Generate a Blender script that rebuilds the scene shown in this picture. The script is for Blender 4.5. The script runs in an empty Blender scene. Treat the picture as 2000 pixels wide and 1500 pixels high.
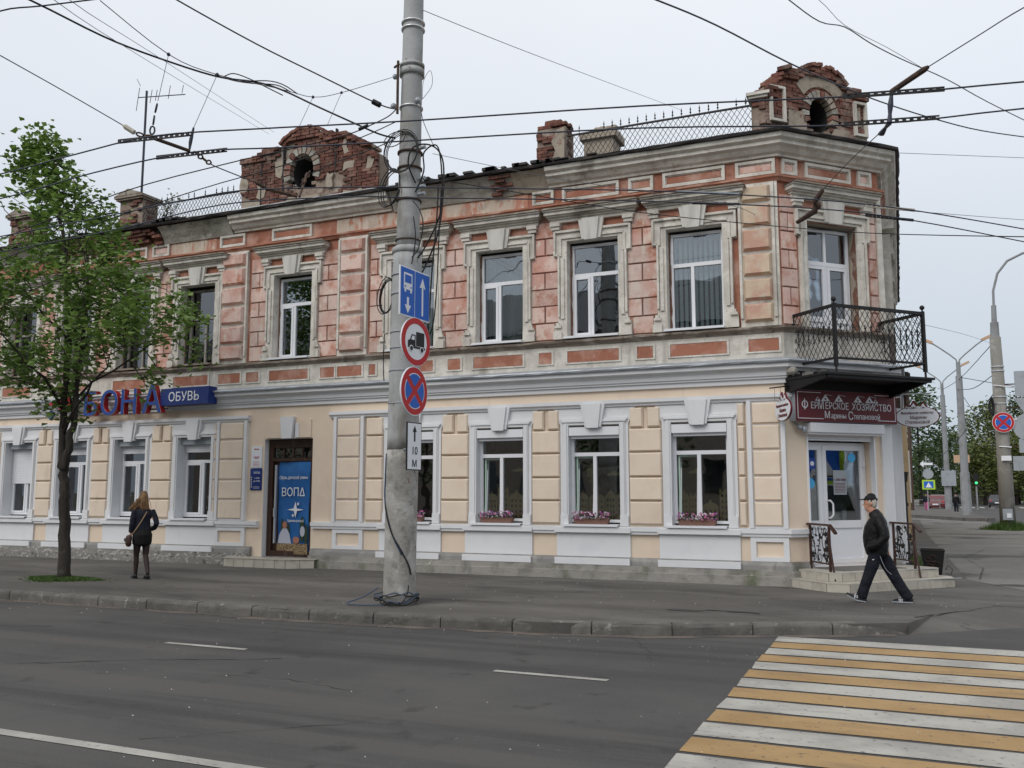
import bpy, bmesh, math, random
from mathutils import Vector, Matrix, noise
import numpy as np
R = math.radians
sc = bpy.context.scene
col = sc.collection
random.seed(7)
rnd = random.uniform

# ------------------------------------------------------------------ camera
cam_d = bpy.data.cameras.new('camera')
cam = bpy.data.objects.new('camera', cam_d)
col.objects.link(cam)
cam.location = (0, 0, 1.65)
cam.rotation_euler = (R(90) + math.atan(213 / 1750), 0, R(23.3))
cam_d.sensor_width = 36
cam_d.lens = 36 * 1750 / 2000
cam_d.clip_end = 2000
cam_d.clip_start = 0.05
sc.camera = cam
# ------------------------------------------------------------------ world, sun, exposure
w = bpy.data.worlds.new('World')
sc.world = w
w.use_nodes = True
nt = w.node_tree
nt.nodes.clear()
N = nt.nodes.new
out = N('ShaderNodeOutputWorld')
bg = N('ShaderNodeBackground')
sky = N('ShaderNodeTexSky')
sky.sky_type = 'NISHITA'
sky.sun_disc = False
sky.sun_elevation = R(40)
sky.sun_rotation = R(200)
sky.air_density = 1.2
sky.dust_density = 3.0
tc = N('ShaderNodeTexCoord')
sep = N('ShaderNodeSeparateXYZ')
nt.links.new(tc.outputs['Generated'], sep.inputs[0])
ramp = N('ShaderNodeValToRGB')          # overcast dome, brighter overhead
cr = ramp.color_ramp
cr.elements[0].position = 0.0
cr.elements[0].color = (0.50, 0.59, 0.68, 1)
cr.elements[1].position = 1.0
cr.elements[1].color = (1.0, 1.0, 1.0, 1)
for p, c in ((0.16, (0.65, 0.715, 0.79)), (0.36, (0.80, 0.845, 0.915)), (0.62, (0.94, 0.97, 1.02))):
    e = cr.elements.new(p)
    e.color = (*c, 1)
nt.links.new(sep.outputs['Z'], ramp.inputs[0])
cl = N('ShaderNodeTexNoise')
cl.inputs['Scale'].default_value = 1.6
cl.inputs['Detail'].default_value = 4
nt.links.new(tc.outputs['Generated'], cl.inputs['Vector'])
mr = N('ShaderNodeMapRange')
mr.inputs['From Min'].default_value = 0.3
mr.inputs['From Max'].default_value = 0.7
mr.inputs['To Min'].default_value = 0.965
mr.inputs['To Max'].default_value = 1.03
nt.links.new(cl.outputs[0], mr.inputs['Value'])
vm = N('ShaderNodeVectorMath')
vm.operation = 'SCALE'
nt.links.new(ramp.outputs[0], vm.inputs[0])
nt.links.new(mr.outputs[0], vm.inputs['Scale'])
sc10 = N('ShaderNodeVectorMath')        # overcast layer on the scale of the Nishita sky
sc10.operation = 'SCALE'
sc10.inputs['Scale'].default_value = 10.0
nt.links.new(vm.outputs[0], sc10.inputs[0])
mix = N('ShaderNodeMix')
mix.data_type = 'RGBA'
mix.inputs['Factor'].default_value = 0.94
nt.links.new(sky.outputs[0], mix.inputs['A'])
nt.links.new(sc10.outputs[0], mix.inputs['B'])
nt.links.new(mix.outputs['Result'], bg.inputs['Color'])
bg.inputs['Strength'].default_value = 0.1
nt.links.new(bg.outputs[0], out.inputs[0])
sun_d = bpy.data.lights.new('sun', 'SUN')
sun_d.energy = 1.5
sun_d.angle = R(40)
sun_d.color = (1.0, 0.97, 0.93)
sun = bpy.data.objects.new('sun', sun_d)
col.objects.link(sun)
az = R(200)
sd = Vector((math.sin(az) * math.cos(R(40)), math.cos(az) * math.cos(R(40)), math.sin(R(40))))
sun.rotation_euler = sd.to_track_quat('Z', 'Y').to_euler()
sun.location = (0, 0, 40)
vs = sc.view_settings
vs.view_transform = 'Standard'
vs.look = 'None'
vs.exposure = 0.0
vs.gamma = 1
vs.use_curve_mapping = False
sc.cycles.max_bounces = 6
sc.cycles.transparent_max_bounces = 10
sc.cycles.use_denoising = True

# ------------------------------------------------------------------ materials
def mat(name, base, rough=0.85, layers=(), bump=(), rv=0.0, metallic=0.0, spec=0.3):
    """layers: (colour, noise scale, lo, hi, (sx,sy,sz) stretch, optional max); bump: (scale, strength, distance)"""
    m = bpy.data.materials.new(name)
    m.use_nodes = True
    t = m.node_tree
    t.nodes.clear()
    o = t.nodes.new('ShaderNodeOutputMaterial')
    b = t.nodes.new('ShaderNodeBsdfPrincipled')
    t.links.new(b.outputs[0], o.inputs[0])
    b.inputs['Roughness'].default_value = rough
    b.inputs['Metallic'].default_value = metallic
    b.inputs['Specular IOR Level'].default_value = spec
    g = t.nodes.new('ShaderNodeNewGeometry')
    cur = t.nodes.new('ShaderNodeRGB')
    cur.outputs[0].default_value = (*base, 1)
    cur = cur.outputs[0]
    for i, L in enumerate(layers):
        c, s, lo, hi = L[:4]
        st = L[4] if len(L) > 4 else (1, 1, 1)
        mp = t.nodes.new('ShaderNodeMapping')
        mp.inputs['Scale'].default_value = st
        mp.inputs['Location'].default_value = (i * 7.3, i * 3.1, i * 5.7)
        t.links.new(g.outputs['Position'], mp.inputs[0])
        n = t.nodes.new('ShaderNodeTexNoise')
        n.inputs['Scale'].default_value = s
        n.inputs['Detail'].default_value = 6
        n.inputs['Roughness'].default_value = 0.6
        t.links.new(mp.outputs[0], n.inputs['Vector'])
        r_ = t.nodes.new('ShaderNodeMapRange')
        r_.inputs['From Min'].default_value = lo
        r_.inputs['From Max'].default_value = hi
        r_.inputs['To Max'].default_value = L[5] if len(L) > 5 else 1.0
        t.links.new(n.outputs[0], r_.inputs['Value'])
        x = t.nodes.new('ShaderNodeMix')
        x.data_type = 'RGBA'
        x.inputs['B'].default_value = (*c, 1)
        t.links.new(r_.outputs[0], x.inputs['Factor'])
        t.links.new(cur, x.inputs['A'])
        cur = x.outputs['Result']
    if rv:
        oi = t.nodes.new('ShaderNodeObjectInfo')
        r_ = t.nodes.new('ShaderNodeMapRange')
        r_.inputs['To Min'].default_value = 1 - rv
        r_.inputs['To Max'].default_value = 1 + rv
        t.links.new(oi.outputs['Random'], r_.inputs['Value'])
        h = t.nodes.new('ShaderNodeHueSaturation')
        t.links.new(r_.outputs[0], h.inputs['Value'])
        t.links.new(cur, h.inputs['Color'])
        cur = h.outputs[0]
    t.links.new(cur, b.inputs['Base Color'])
    prev = None
    for s, st, d in bump:
        n = t.nodes.new('ShaderNodeTexNoise')
        n.inputs['Scale'].default_value = s
        n.inputs['Detail'].default_value = 5
        t.links.new(g.outputs['Position'], n.inputs['Vector'])
        bp = t.nodes.new('ShaderNodeBump')
        bp.inputs['Strength'].default_value = st
        bp.inputs['Distance'].default_value = d
        t.links.new(n.outputs[0], bp.inputs['Height'])
        if prev:
            t.links.new(prev, bp.inputs['Normal'])
        prev = bp.outputs[0]
    if prev:
        t.links.new(prev, b.inputs['Normal'])
    return m

V = (1, 1, 0.18)   # vertical streaks
M = {}
M['cream'] = mat('cream_paint', (.75, .625, .495), .85, [((.66, .52, .41), 1.3, .45, .7, (1, 1, 1), .6), ((.46, .40, .33), 3, .58, .75, V, .5)], [(30, .15, .01), (3, .2, .02)])
M['creamb'] = mat('cream_block_paint', (.75, .635, .515), .85, [((.66, .53, .42), 2.2, .45, .7, (1, 1, 1), .6), ((.42, .38, .33), 5, .60, .75, V, .4)], [(40, .15, .006), (4, .25, .02)], rv=.035)
M['white'] = mat('white_paint', (.70, .705, .72), .8, [((.58, .59, .62), 2, .5, .8, (1, 1, 1), .6), ((.42, .42, .42), 6, .66, .82, V, .5)], [(30, .12, .008), (3, .25, .02)])
M['oldwhite'] = mat('weathered_limewash', (.56, .53, .475), .9, [((.68, .65, .59), 4, .45, .6), ((.28, .255, .22), 2.2, .54, .72, V), ((.36, .27, .21), 7, .60, .72, (1, 1, 1), .8), ((.12, .11, .095), 14, .68, .78, (1, 1, 1), .8)], [(45, .5, .012), (6, .6, .03)])
M['pink'] = mat('peeling_salmon_plaster', (.55, .325, .27), .9, [((.65, .48, .42), 1.7, .42, .56), ((.43, .19, .125), 3.1, .52, .66), ((.64, .54, .46), 5.5, .57, .66, (1, 1, .6), .9), ((.34, .16, .11), 11, .62, .74, (1, 1, 1), .7), ((.55, .50, .45), .9, .52, .66, (1, 1, .5), .55), ((.27, .22, .185), 1.9, .58, .72, V, .75)], [(40, .4, .008), (7, .4, .02)], rv=.11)
M['orange'] = mat('rust_orange_plaster', (.35, .148, .098), .9, [((.50, .31, .245), 1.6, .48, .64), ((.26, .115, .07), 4, .56, .72), ((.55, .42, .34), 6, .66, .76, (1, 1, .5), .8), ((.22, .15, .12), 3, .66, .8, V, .8)], [(40, .4, .008), (8, .4, .02)], rv=.08)
M['peeled'] = mat('pale_peeling_frieze', (.50, .42, .34), .9, [((.46, .22, .155), 2.2, .47, .56, (1, 1, .35)), ((.58, .50, .42), 5, .54, .64, (1, 1, .5)), ((.30, .27, .23), 1.3, .58, .68), ((.40, .17, .11), 6, .60, .68, (1, 1, .4))], [(30, .5, .015)])
M['joint'] = mat('shade_dark_joint', (.17, .085, .065), .95, [((.25, .15, .12), 3, .5, .65)])  # dark colour stands in for the shadow lines between wall blocks
M['tar'] = mat('tarry_crack', (.035, .033, .032), .9)
M['pave_patch'] = mat('darker_pavement_patch', (.07, .066, .062), .95, (), [(60, .5, .01)])
M['oldcream'] = mat('faded_cream_plaster', (.62, .50, .37), .9, [((.56, .34, .26), 1.7, .48, .62), ((.60, .52, .44), 4, .56, .7), ((.25, .18, .13), 9, .66, .78, (1, 1, 1), .7)], [(40, .4, .008), (7, .4, .02)], rv=.06)
M['greyplaster'] = mat('grey_render', (.30, .285, .25), .95, [((.42, .40, .36), 1.6, .45, .6), ((.13, .12, .10), 2.8, .54, .72), ((.17, .10, .07), 6, .64, .74)], [(25, .6, .02), (5, .7, .05)])
M['dirtyledge'] = mat('sooty_ledge', (.26, .215, .175), .95, [((.42, .38, .33), 3, .5, .68), ((.10, .075, .06), 6, .55, .7)], [(30, .7, .02)])
M['brick'] = mat('old_red_brick', (.16, .068, .052), .95, [((.24, .12, .09), 5, .48, .62), ((.30, .265, .225), 1.4, .53, .66, (1, 1, 1), .65), ((.10, .05, .04), 3, .50, .66), ((.40, .34, .29), 6, .64, .74, (1, 1, 1), .7), ((.07, .055, .05), 9, .64, .76)], [(50, .5, .008), (14, .6, .02)], rv=.28)
M['mortar'] = mat('crumbling_mortar', (.27, .21, .17), .98, [((.38, .33, .28), 3, .5, .65), ((.13, .08, .06), 5, .55, .7)], [(30, .8, .02)])
M['beigepatch'] = mat('old_beige_plaster', (.36, .31, .25), .95, [((.22, .18, .145), 4, .5, .68), ((.20, .09, .06), 6, .64, .74)], [(20, .6, .02)])
M['roof'] = mat('dark_roof_sheet', (.035, .032, .032), .7, [((.09, .075, .065), 3, .55, .7)], [(15, .4, .02)])
M['flash'] = mat('galvanised_flashing', (.42, .45, .49), .45, [((.26, .27, .28), 3, .5, .7)], [(6, .3, .02)], metallic=.4)
M['plinth'] = mat('grey_plinth_cement', (.30, .285, .26), .95, [((.20, .19, .17), 2.5, .5, .66), ((.09, .11, .05), 1.4, .57, .68, (1, 1, .6), .8), ((.50, .49, .47), 9, .67, .72)], [(25, .6, .02), (5, .5, .03)])
M['plinthpaint'] = mat('grey_plinth_paint', (.23, .225, .215), .9, [((.32, .31, .29), 3, .5, .66), ((.13, .13, .11), 2, .58, .7, V)], [(25, .4, .01)])
M['peel'] = mat('peeling_plinth_whitewash', (.22, .21, .195), .95, [((.46, .45, .43), 9, .54, .60, (1, 1, 1.8), .85), ((.10, .095, .085), 7, .56, .66)], [(25, .6, .02)])
M['asphalt'] = mat('road_asphalt', (.068, .066, .065), .9, [((.088, .085, .082), .35, .45, .62), ((.044, .043, .044), .9, .50, .66, (.06, 1, 1)), ((.092, .088, .083), 1.3, .54, .62, (.05, 1, 1), .7), ((.040, .038, .037), 2.2, .62, .70, (1, 1, 1), .7), ((.14, .135, .13), 60, .60, .70, (1, 1, 1), .55), ((.34, .33, .31), 15, .72, .73, (1, 1, 1), .8)], [(120, .5, .006), (3, .2, .01)])
M['walk'] = mat('pavement_asphalt', (.100, .093, .086), .93, [((.138, .130, .120), .8, .45, .62, (.3, 1, 1)), ((.066, .061, .057), 1.1, .52, .68, (.35, 1, 1)), ((.20, .19, .175), 80, .62, .74, (1, 1, 1), .6), ((.34, .33, .30), 13, .70, .71, (1, 1, 1), .8), ((.055, .05, .047), 3.5, .62, .68, (1, 1, 1), .6)], [(110, .5, .006), (4, .25, .012)])
M['lane'] = mat('side_lane_asphalt', (.165, .156, .143), .93, [((.205, .195, .18), .6, .45, .62), ((.085, .081, .076), .35, .54, .6), ((.075, .07, .065), 1.4, .64, .69)], [(110, .5, .006)])
M['kerb'] = mat('kerb_concrete', (.135, .127, .117), .95, [((.10, .095, .087), 2.3, .46, .62, (1, 1, .5)), ((.26, .25, .235), 9, .6, .72), ((.06, .057, .052), 5, .64, .76)], [(40, .6, .01), (9, .6, .03)], rv=.15)
M['stripew'] = mat('white_road_paint', (.42, .41, .375), .8, [((.31, .30, .275), 1.3, .44, .62, (1, 1, 1)), ((.10, .095, .09), 18, .60, .68, (1, 1, 1), .75), ((.22, .21, .195), 3.2, .55, .68, (.25, 1, 1), .8)], [(80, .3, .004)])
M['stripey'] = mat('yellow_road_paint', (.37, .245, .115), .8, [((.31, .20, .09), 1.3, .44, .62, (1, 1, 1)), ((.12, .095, .075), 18, .60, .68, (1, 1, 1), .75), ((.24, .165, .09), 3.2, .55, .68, (.25, 1, 1), .8)], [(80, .3, .004)])
M['dirt'] = mat('roadside_dirt', (.15, .125, .105), .97, [((.09, .08, .075), 1.8, .45, .6)], [(60, .5, .01)])
M['ground'] = mat('outlying_ground', (.11, .11, .085), .97, [((.07, .09, .04), .1, .45, .6)])
M['concrete'] = mat('pole_concrete', (.33, .335, .33), .9, [((.40, .41, .41), 1.2, .45, .6), ((.23, .22, .20), 2.4, .52, .66, (1, 1, .4)), ((.13, .075, .05), 7, .64, .70, (1, 1, .6), .8), ((.06, .055, .05), 16, .68, .76)], [(35, .5, .008), (8, .4, .02)])
M['concretebase'] = mat('flaking_pole_concrete', (.31, .30, .275), .95, [((.42, .41, .39), 3, .5, .6), ((.17, .16, .14), 4, .52, .68, (1, 1, .6)), ((.17, .075, .045), 5, .66, .74, (1, 1, .7), .9), ((.05, .045, .04), 13, .63, .74)], [(35, .7, .012), (8, .6, .03)])
M['pvc'] = mat('white_window_plastic', (.74, .75, .78), .35, [((.62, .62, .63), 4, .6, .8)], spec=.5)
M['pvcgreen'] = mat('pale_green_sash_edge', (.50, .66, .55), .4)
M['oldwood'] = mat('bare_grey_window_wood', (.33, .31, .28), .85, [((.16, .14, .12), 6, .5, .7, V)])
M['brownwood'] = mat('dark_brown_door_wood', (.05, .025, .017), .55, [((.10, .065, .045), 5, .56, .72, V)], [(30, .3, .006)])
M['black'] = mat('black_ironwork', (.013, .012, .013), .5, [((.05, .025, .015), 12, .62, .75)])
M['rail'] = mat('handrail_brown', (.045, .02, .015), .4)
M['blackcable'] = mat('black_cable', (.012, .012, .014), .55)
M['bluecable'] = mat('blue_grey_cable', (.05, .08, .13), .6)
M['wire'] = mat('copper_oxide_wire', (.035, .04, .06), .5)
M['thinwire'] = mat('steel_wire', (.14, .15, .17), .5)
M['steelband'] = mat('steel_band', (.62, .63, .64), .35, metallic=.7)
M['rust'] = mat('rusty_fitting', (.06, .04, .032), .8, [((.17, .09, .05), 12, .5, .7)])
M['porcelain'] = mat('dirty_porcelain', (.42, .39, .33), .4)
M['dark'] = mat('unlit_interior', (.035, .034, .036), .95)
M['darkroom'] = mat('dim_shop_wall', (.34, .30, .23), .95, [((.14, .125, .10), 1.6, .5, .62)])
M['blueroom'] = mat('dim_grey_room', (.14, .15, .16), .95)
M['blind'] = mat('pale_vertical_blind', (.78, .82, .84), .8, rv=.06)
M['curtain'] = mat('grey_net_curtain', (.40, .43, .43), .9, [((.25, .28, .29), 7, .45, .6, (1, 1, .05))])
M['paper'] = mat('yellow_cut_paper', (.66, .55, .30), .8)
M['bark'] = mat('dark_lime_bark', (.05, .042, .036), .95, [((.028, .023, .02), 9, .45, .6, V), ((.09, .085, .07), 6, .62, .74)], [(40, .8, .02), (10, .6, .03)])
M['red'] = mat('sign_red', (.46, .025, .03), .4)
M['letterred'] = mat('letter_side_red', (.40, .02, .03), .45)
M['blue'] = mat('sign_blue', (.015, .06, .32), .4)
M['darkblue'] = mat('deep_blue_panel', (.012, .03, .16), .4, [((.02, .05, .24), 3, .5, .7)])
M['signwhite'] = mat('sign_white', (.74, .76, .80), .4)
M['signblack'] = mat('sign_black', (.015, .015, .017), .45)
M['burgundy'] = mat('burgundy_panel', (.12, .012, .018), .4)
M['greyback'] = mat('grey_sign_back', (.34, .37, .40), .5, [((.27, .29, .31), 3, .5, .7)], metallic=.3)
M['tile'] = mat('beige_step_tile', (.45, .42, .36), .5, [((.34, .31, .26), 5, .5, .7)], rv=.07)
M['grout'] = mat('step_grout', (.16, .145, .125), .95)
M['steptop'] = mat('dark_step_mat', (.16, .15, .14), .9)
M['skin'] = mat('skin', (.48, .25, .17), .6)
M['leather'] = mat('black_leather', (.008, .008, .009), .46, [((.016, .016, .016), 9, .55, .7)], [(9, .5, .05), (60, .15, .01)], spec=.2)
M['navytrouser'] = mat('navy_track_fabric', (.008, .010, .017), .85, (), [(9, .8, .06)])
M['jacketnavy'] = mat('navy_jacket_fabric', (.010, .012, .022), .75, (), [(11, .6, .04)])
M['skirt'] = mat('black_skirt_fabric', (.008, .008, .009), .85, (), [(14, .4, .03)])
M['tights'] = mat('sheer_dark_tights', (.035, .021, .02), .6)
M['shoe'] = mat('black_shoe', (.012, .012, .013), .45)
M['hairw'] = mat('dark_blonde_hair', (.24, .135, .06), .6, [((.10, .055, .03), 30, .45, .6, (1, 1, .12))])
M['hairm'] = mat('grey_hair', (.42, .39, .34), .8)
M['cap'] = mat('black_cap_cloth', (.010, .010, .012), .8)
M['tan'] = mat('tan_strap', (.33, .22, .13), .7)
M['bag'] = mat('dark_brown_bag', (.05, .025, .02), .5)
M['soil'] = mat('planter_brown', (.20, .11, .085), .8)
M['fpink'] = mat('pink_petal', (.55, .16, .32), .7, rv=.2)
M['fpale'] = mat('pale_petal', (.62, .48, .56), .7)
M['fpurple'] = mat('purple_petal', (.20, .11, .36), .7)
M['plastgreen'] = mat('dull_leaf', (.035, .07, .03), .8)
M['lampglass'] = mat('amber_lamp_cover', (.52, .34, .22), .4)
M['hvi'] = mat('fluorescent_yellow_green', (.42, .62, .05), .5)
M['carblack'] = mat('dark_car_paint', (.02, .022, .028), .25, spec=.6)
M['carred'] = mat('dark_red_car_paint', (.12, .02, .025), .3, spec=.6)
M['carwhite'] = mat('white_van_paint', (.68, .69, .69), .3, spec=.6)
M['carglass'] = mat('car_window_glass', (.02, .025, .03), .1, spec=.8)
M['tyre'] = mat('tyre_rubber', (.02, .02, .02), .9)
M['sidewall'] = mat('yellow_ochre_render', (.62, .45, .26), .9, [((.5, .37, .22), 2, .5, .7)])
M['oppwall'] = mat('opposite_house_render', (.34, .29, .24), .9)
M['opproof'] = mat('opposite_house_roof', (.10, .10, .105), .7)
M['litred'] = mat('red_shop_display', (.5, .05, .06), .6)
M['stickerblue'] = mat('sky_blue_sticker', (.08, .42, .78), .4)
M['posterblue'] = mat('poster_blue', (.018, .11, .33), .45, [((.03, .16, .42), 2, .45, .65)])
M['posterleaf'] = mat('poster_autumn_ground', (.20, .13, .06), .6, [((.42, .32, .20), 40, .5, .56), ((.05, .03, .02), 30, .54, .6)])
M['blue2'] = mat('letter_face_blue', (.018, .06, .26), .4)
M['blue3'] = mat('road_sign_blue', (.02, .12, .50), .4)
M['pole2'] = mat('pale_lamp_column', (.27, .28, .29), .8, [((.20, .20, .20), 2, .5, .7)])
M['walkpole'] = mat('grey_brown_concrete', (.22, .21, .19), .9, [((.28, .27, .25), 2, .5, .62), ((.13, .12, .11), 4, .6, .7, V)])
M['keyold'] = mat('old_white_keystone', (.60, .58, .54), .85, [((.45, .43, .40), 5, .5, .7, V)], [(20, .3, .01)])
M['brokenbrick'] = mat('broken_reveal_brick', (.20, .10, .07), .95, [((.30, .24, .2), 5, .5, .65), ((.08, .05, .04), 8, .55, .7)], [(25, 1, .03)])
M['redb'] = mat('reddish_render', (.32, .12, .08), .9)

def leafmat(name, c, c2):
    m = bpy.data.materials.new(name)
    m.use_nodes = True
    t = m.node_tree
    t.nodes.clear()
    o = t.nodes.new('ShaderNodeOutputMaterial')
    d = t.nodes.new('ShaderNodeBsdfPrincipled')
    d.inputs['Roughness'].default_value = .55
    tr = t.nodes.new('ShaderNodeBsdfTranslucent')
    mx = t.nodes.new('ShaderNodeMixShader')
    mx.inputs[0].default_value = .32
    g = t.nodes.new('ShaderNodeNewGeometry')
    x = t.nodes.new('ShaderNodeMix')
    x.data_type = 'RGBA'
    x.inputs['A'].default_value = (*c, 1)
    x.inputs['B'].default_value = (*c2, 1)
    t.links.new(g.outputs['Random Per Island'], x.inputs['Factor'])
    t.links.new(x.outputs['Result'], d.inputs['Base Color'])
    t.links.new(x.outputs['Result'], tr.inputs['Color'])
    t.links.new(d.outputs[0], mx.inputs[1])
    t.links.new(tr.outputs[0], mx.inputs[2])
    t.links.new(mx.outputs[0], o.inputs[0])
    return m
M['leaf'] = leafmat('young_lime_leaf', (.08, .155, .03), (.21, .32, .07))
M['leafdark'] = leafmat('dark_tree_leaf', (.045, .08, .028), (.10, .15, .05))
M['leafyellow'] = leafmat('spring_yellow_leaf', (.10, .13, .03), (.16, .18, .05))
M['grass'] = leafmat('grass_blade', (.04, .09, .015), (.10, .17, .03))

def glassmat(name, base=.10, tint=(.75, .8, .8)):
    m = bpy.data.materials.new(name)
    m.use_nodes = True
    t = m.node_tree
    t.nodes.clear()
    o = t.nodes.new('ShaderNodeOutputMaterial')
    tr = t.nodes.new('ShaderNodeBsdfTransparent')
    tr.inputs[0].default_value = (*tint, 1)
    gl = t.nodes.new('ShaderNodeBsdfGlossy')
    gl.inputs['Roughness'].default_value = .01
    gl.inputs['Color'].default_value = (.92, .95, 1, 1)
    fr = t.nodes.new('ShaderNodeFresnel')
    fr.inputs[0].default_value = 1.5
    ad = t.nodes.new('ShaderNodeMath')
    ad.operation = 'ADD'
    ad.use_clamp = True
    ad.inputs[1].default_value = base
    g = t.nodes.new('ShaderNodeNewGeometry')
    n = t.nodes.new('ShaderNodeTexNoise')
    n.inputs['Scale'].default_value = 1.2
    t.links.new(g.outputs['Position'], n.inputs['Vector'])
    bp = t.nodes.new('ShaderNodeBump')
    bp.inputs['Strength'].default_value = .06
    bp.inputs['Distance'].default_value = .06
    t.links.new(n.outputs[0], bp.inputs['Height'])
    t.links.new(bp.outputs[0], gl.inputs['Normal'])
    mx = t.nodes.new('ShaderNodeMixShader')
    t.links.new(fr.outputs[0], ad.inputs[0])
    t.links.new(ad.outputs[0], mx.inputs[0])
    t.links.new(tr.outputs[0], mx.inputs[1])
    t.links.new(gl.outputs[0], mx.inputs[2])
    t.links.new(mx.outputs[0], o.inputs[0])
    return m
M['glass'] = glassmat('window_glass', .13)
M['glassdark'] = glassmat('shop_window_glass', .12, (.7, .72, .7))

# ------------------------------------------------------------------ frames and mesh building
class Fr:
    """vertical facade frame: t runs to the right seen from outside, n points out"""
    def __init__(s, x, y, ang, z=0.0):
        a = R(ang)
        s.o = Vector((x, y, z)); s.ang = a
        s.t = Vector((math.cos(a), math.sin(a), 0)); s.n = Vector((math.sin(a), -math.cos(a), 0))
    def p(s, a, n, z):
        return s.o + s.t * a + s.n * n + Vector((0, 0, z))
MAIN = Fr(0, 17.0, 0)
CHAM = Fr(-1.87, 17.0, 45)
SIDE = Fr(-0.138, 18.732, 90)
W0 = Fr(0, 0, 0)
C1 = (-1.87, 17.0)
C2 = (-0.138, 18.732)

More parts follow.
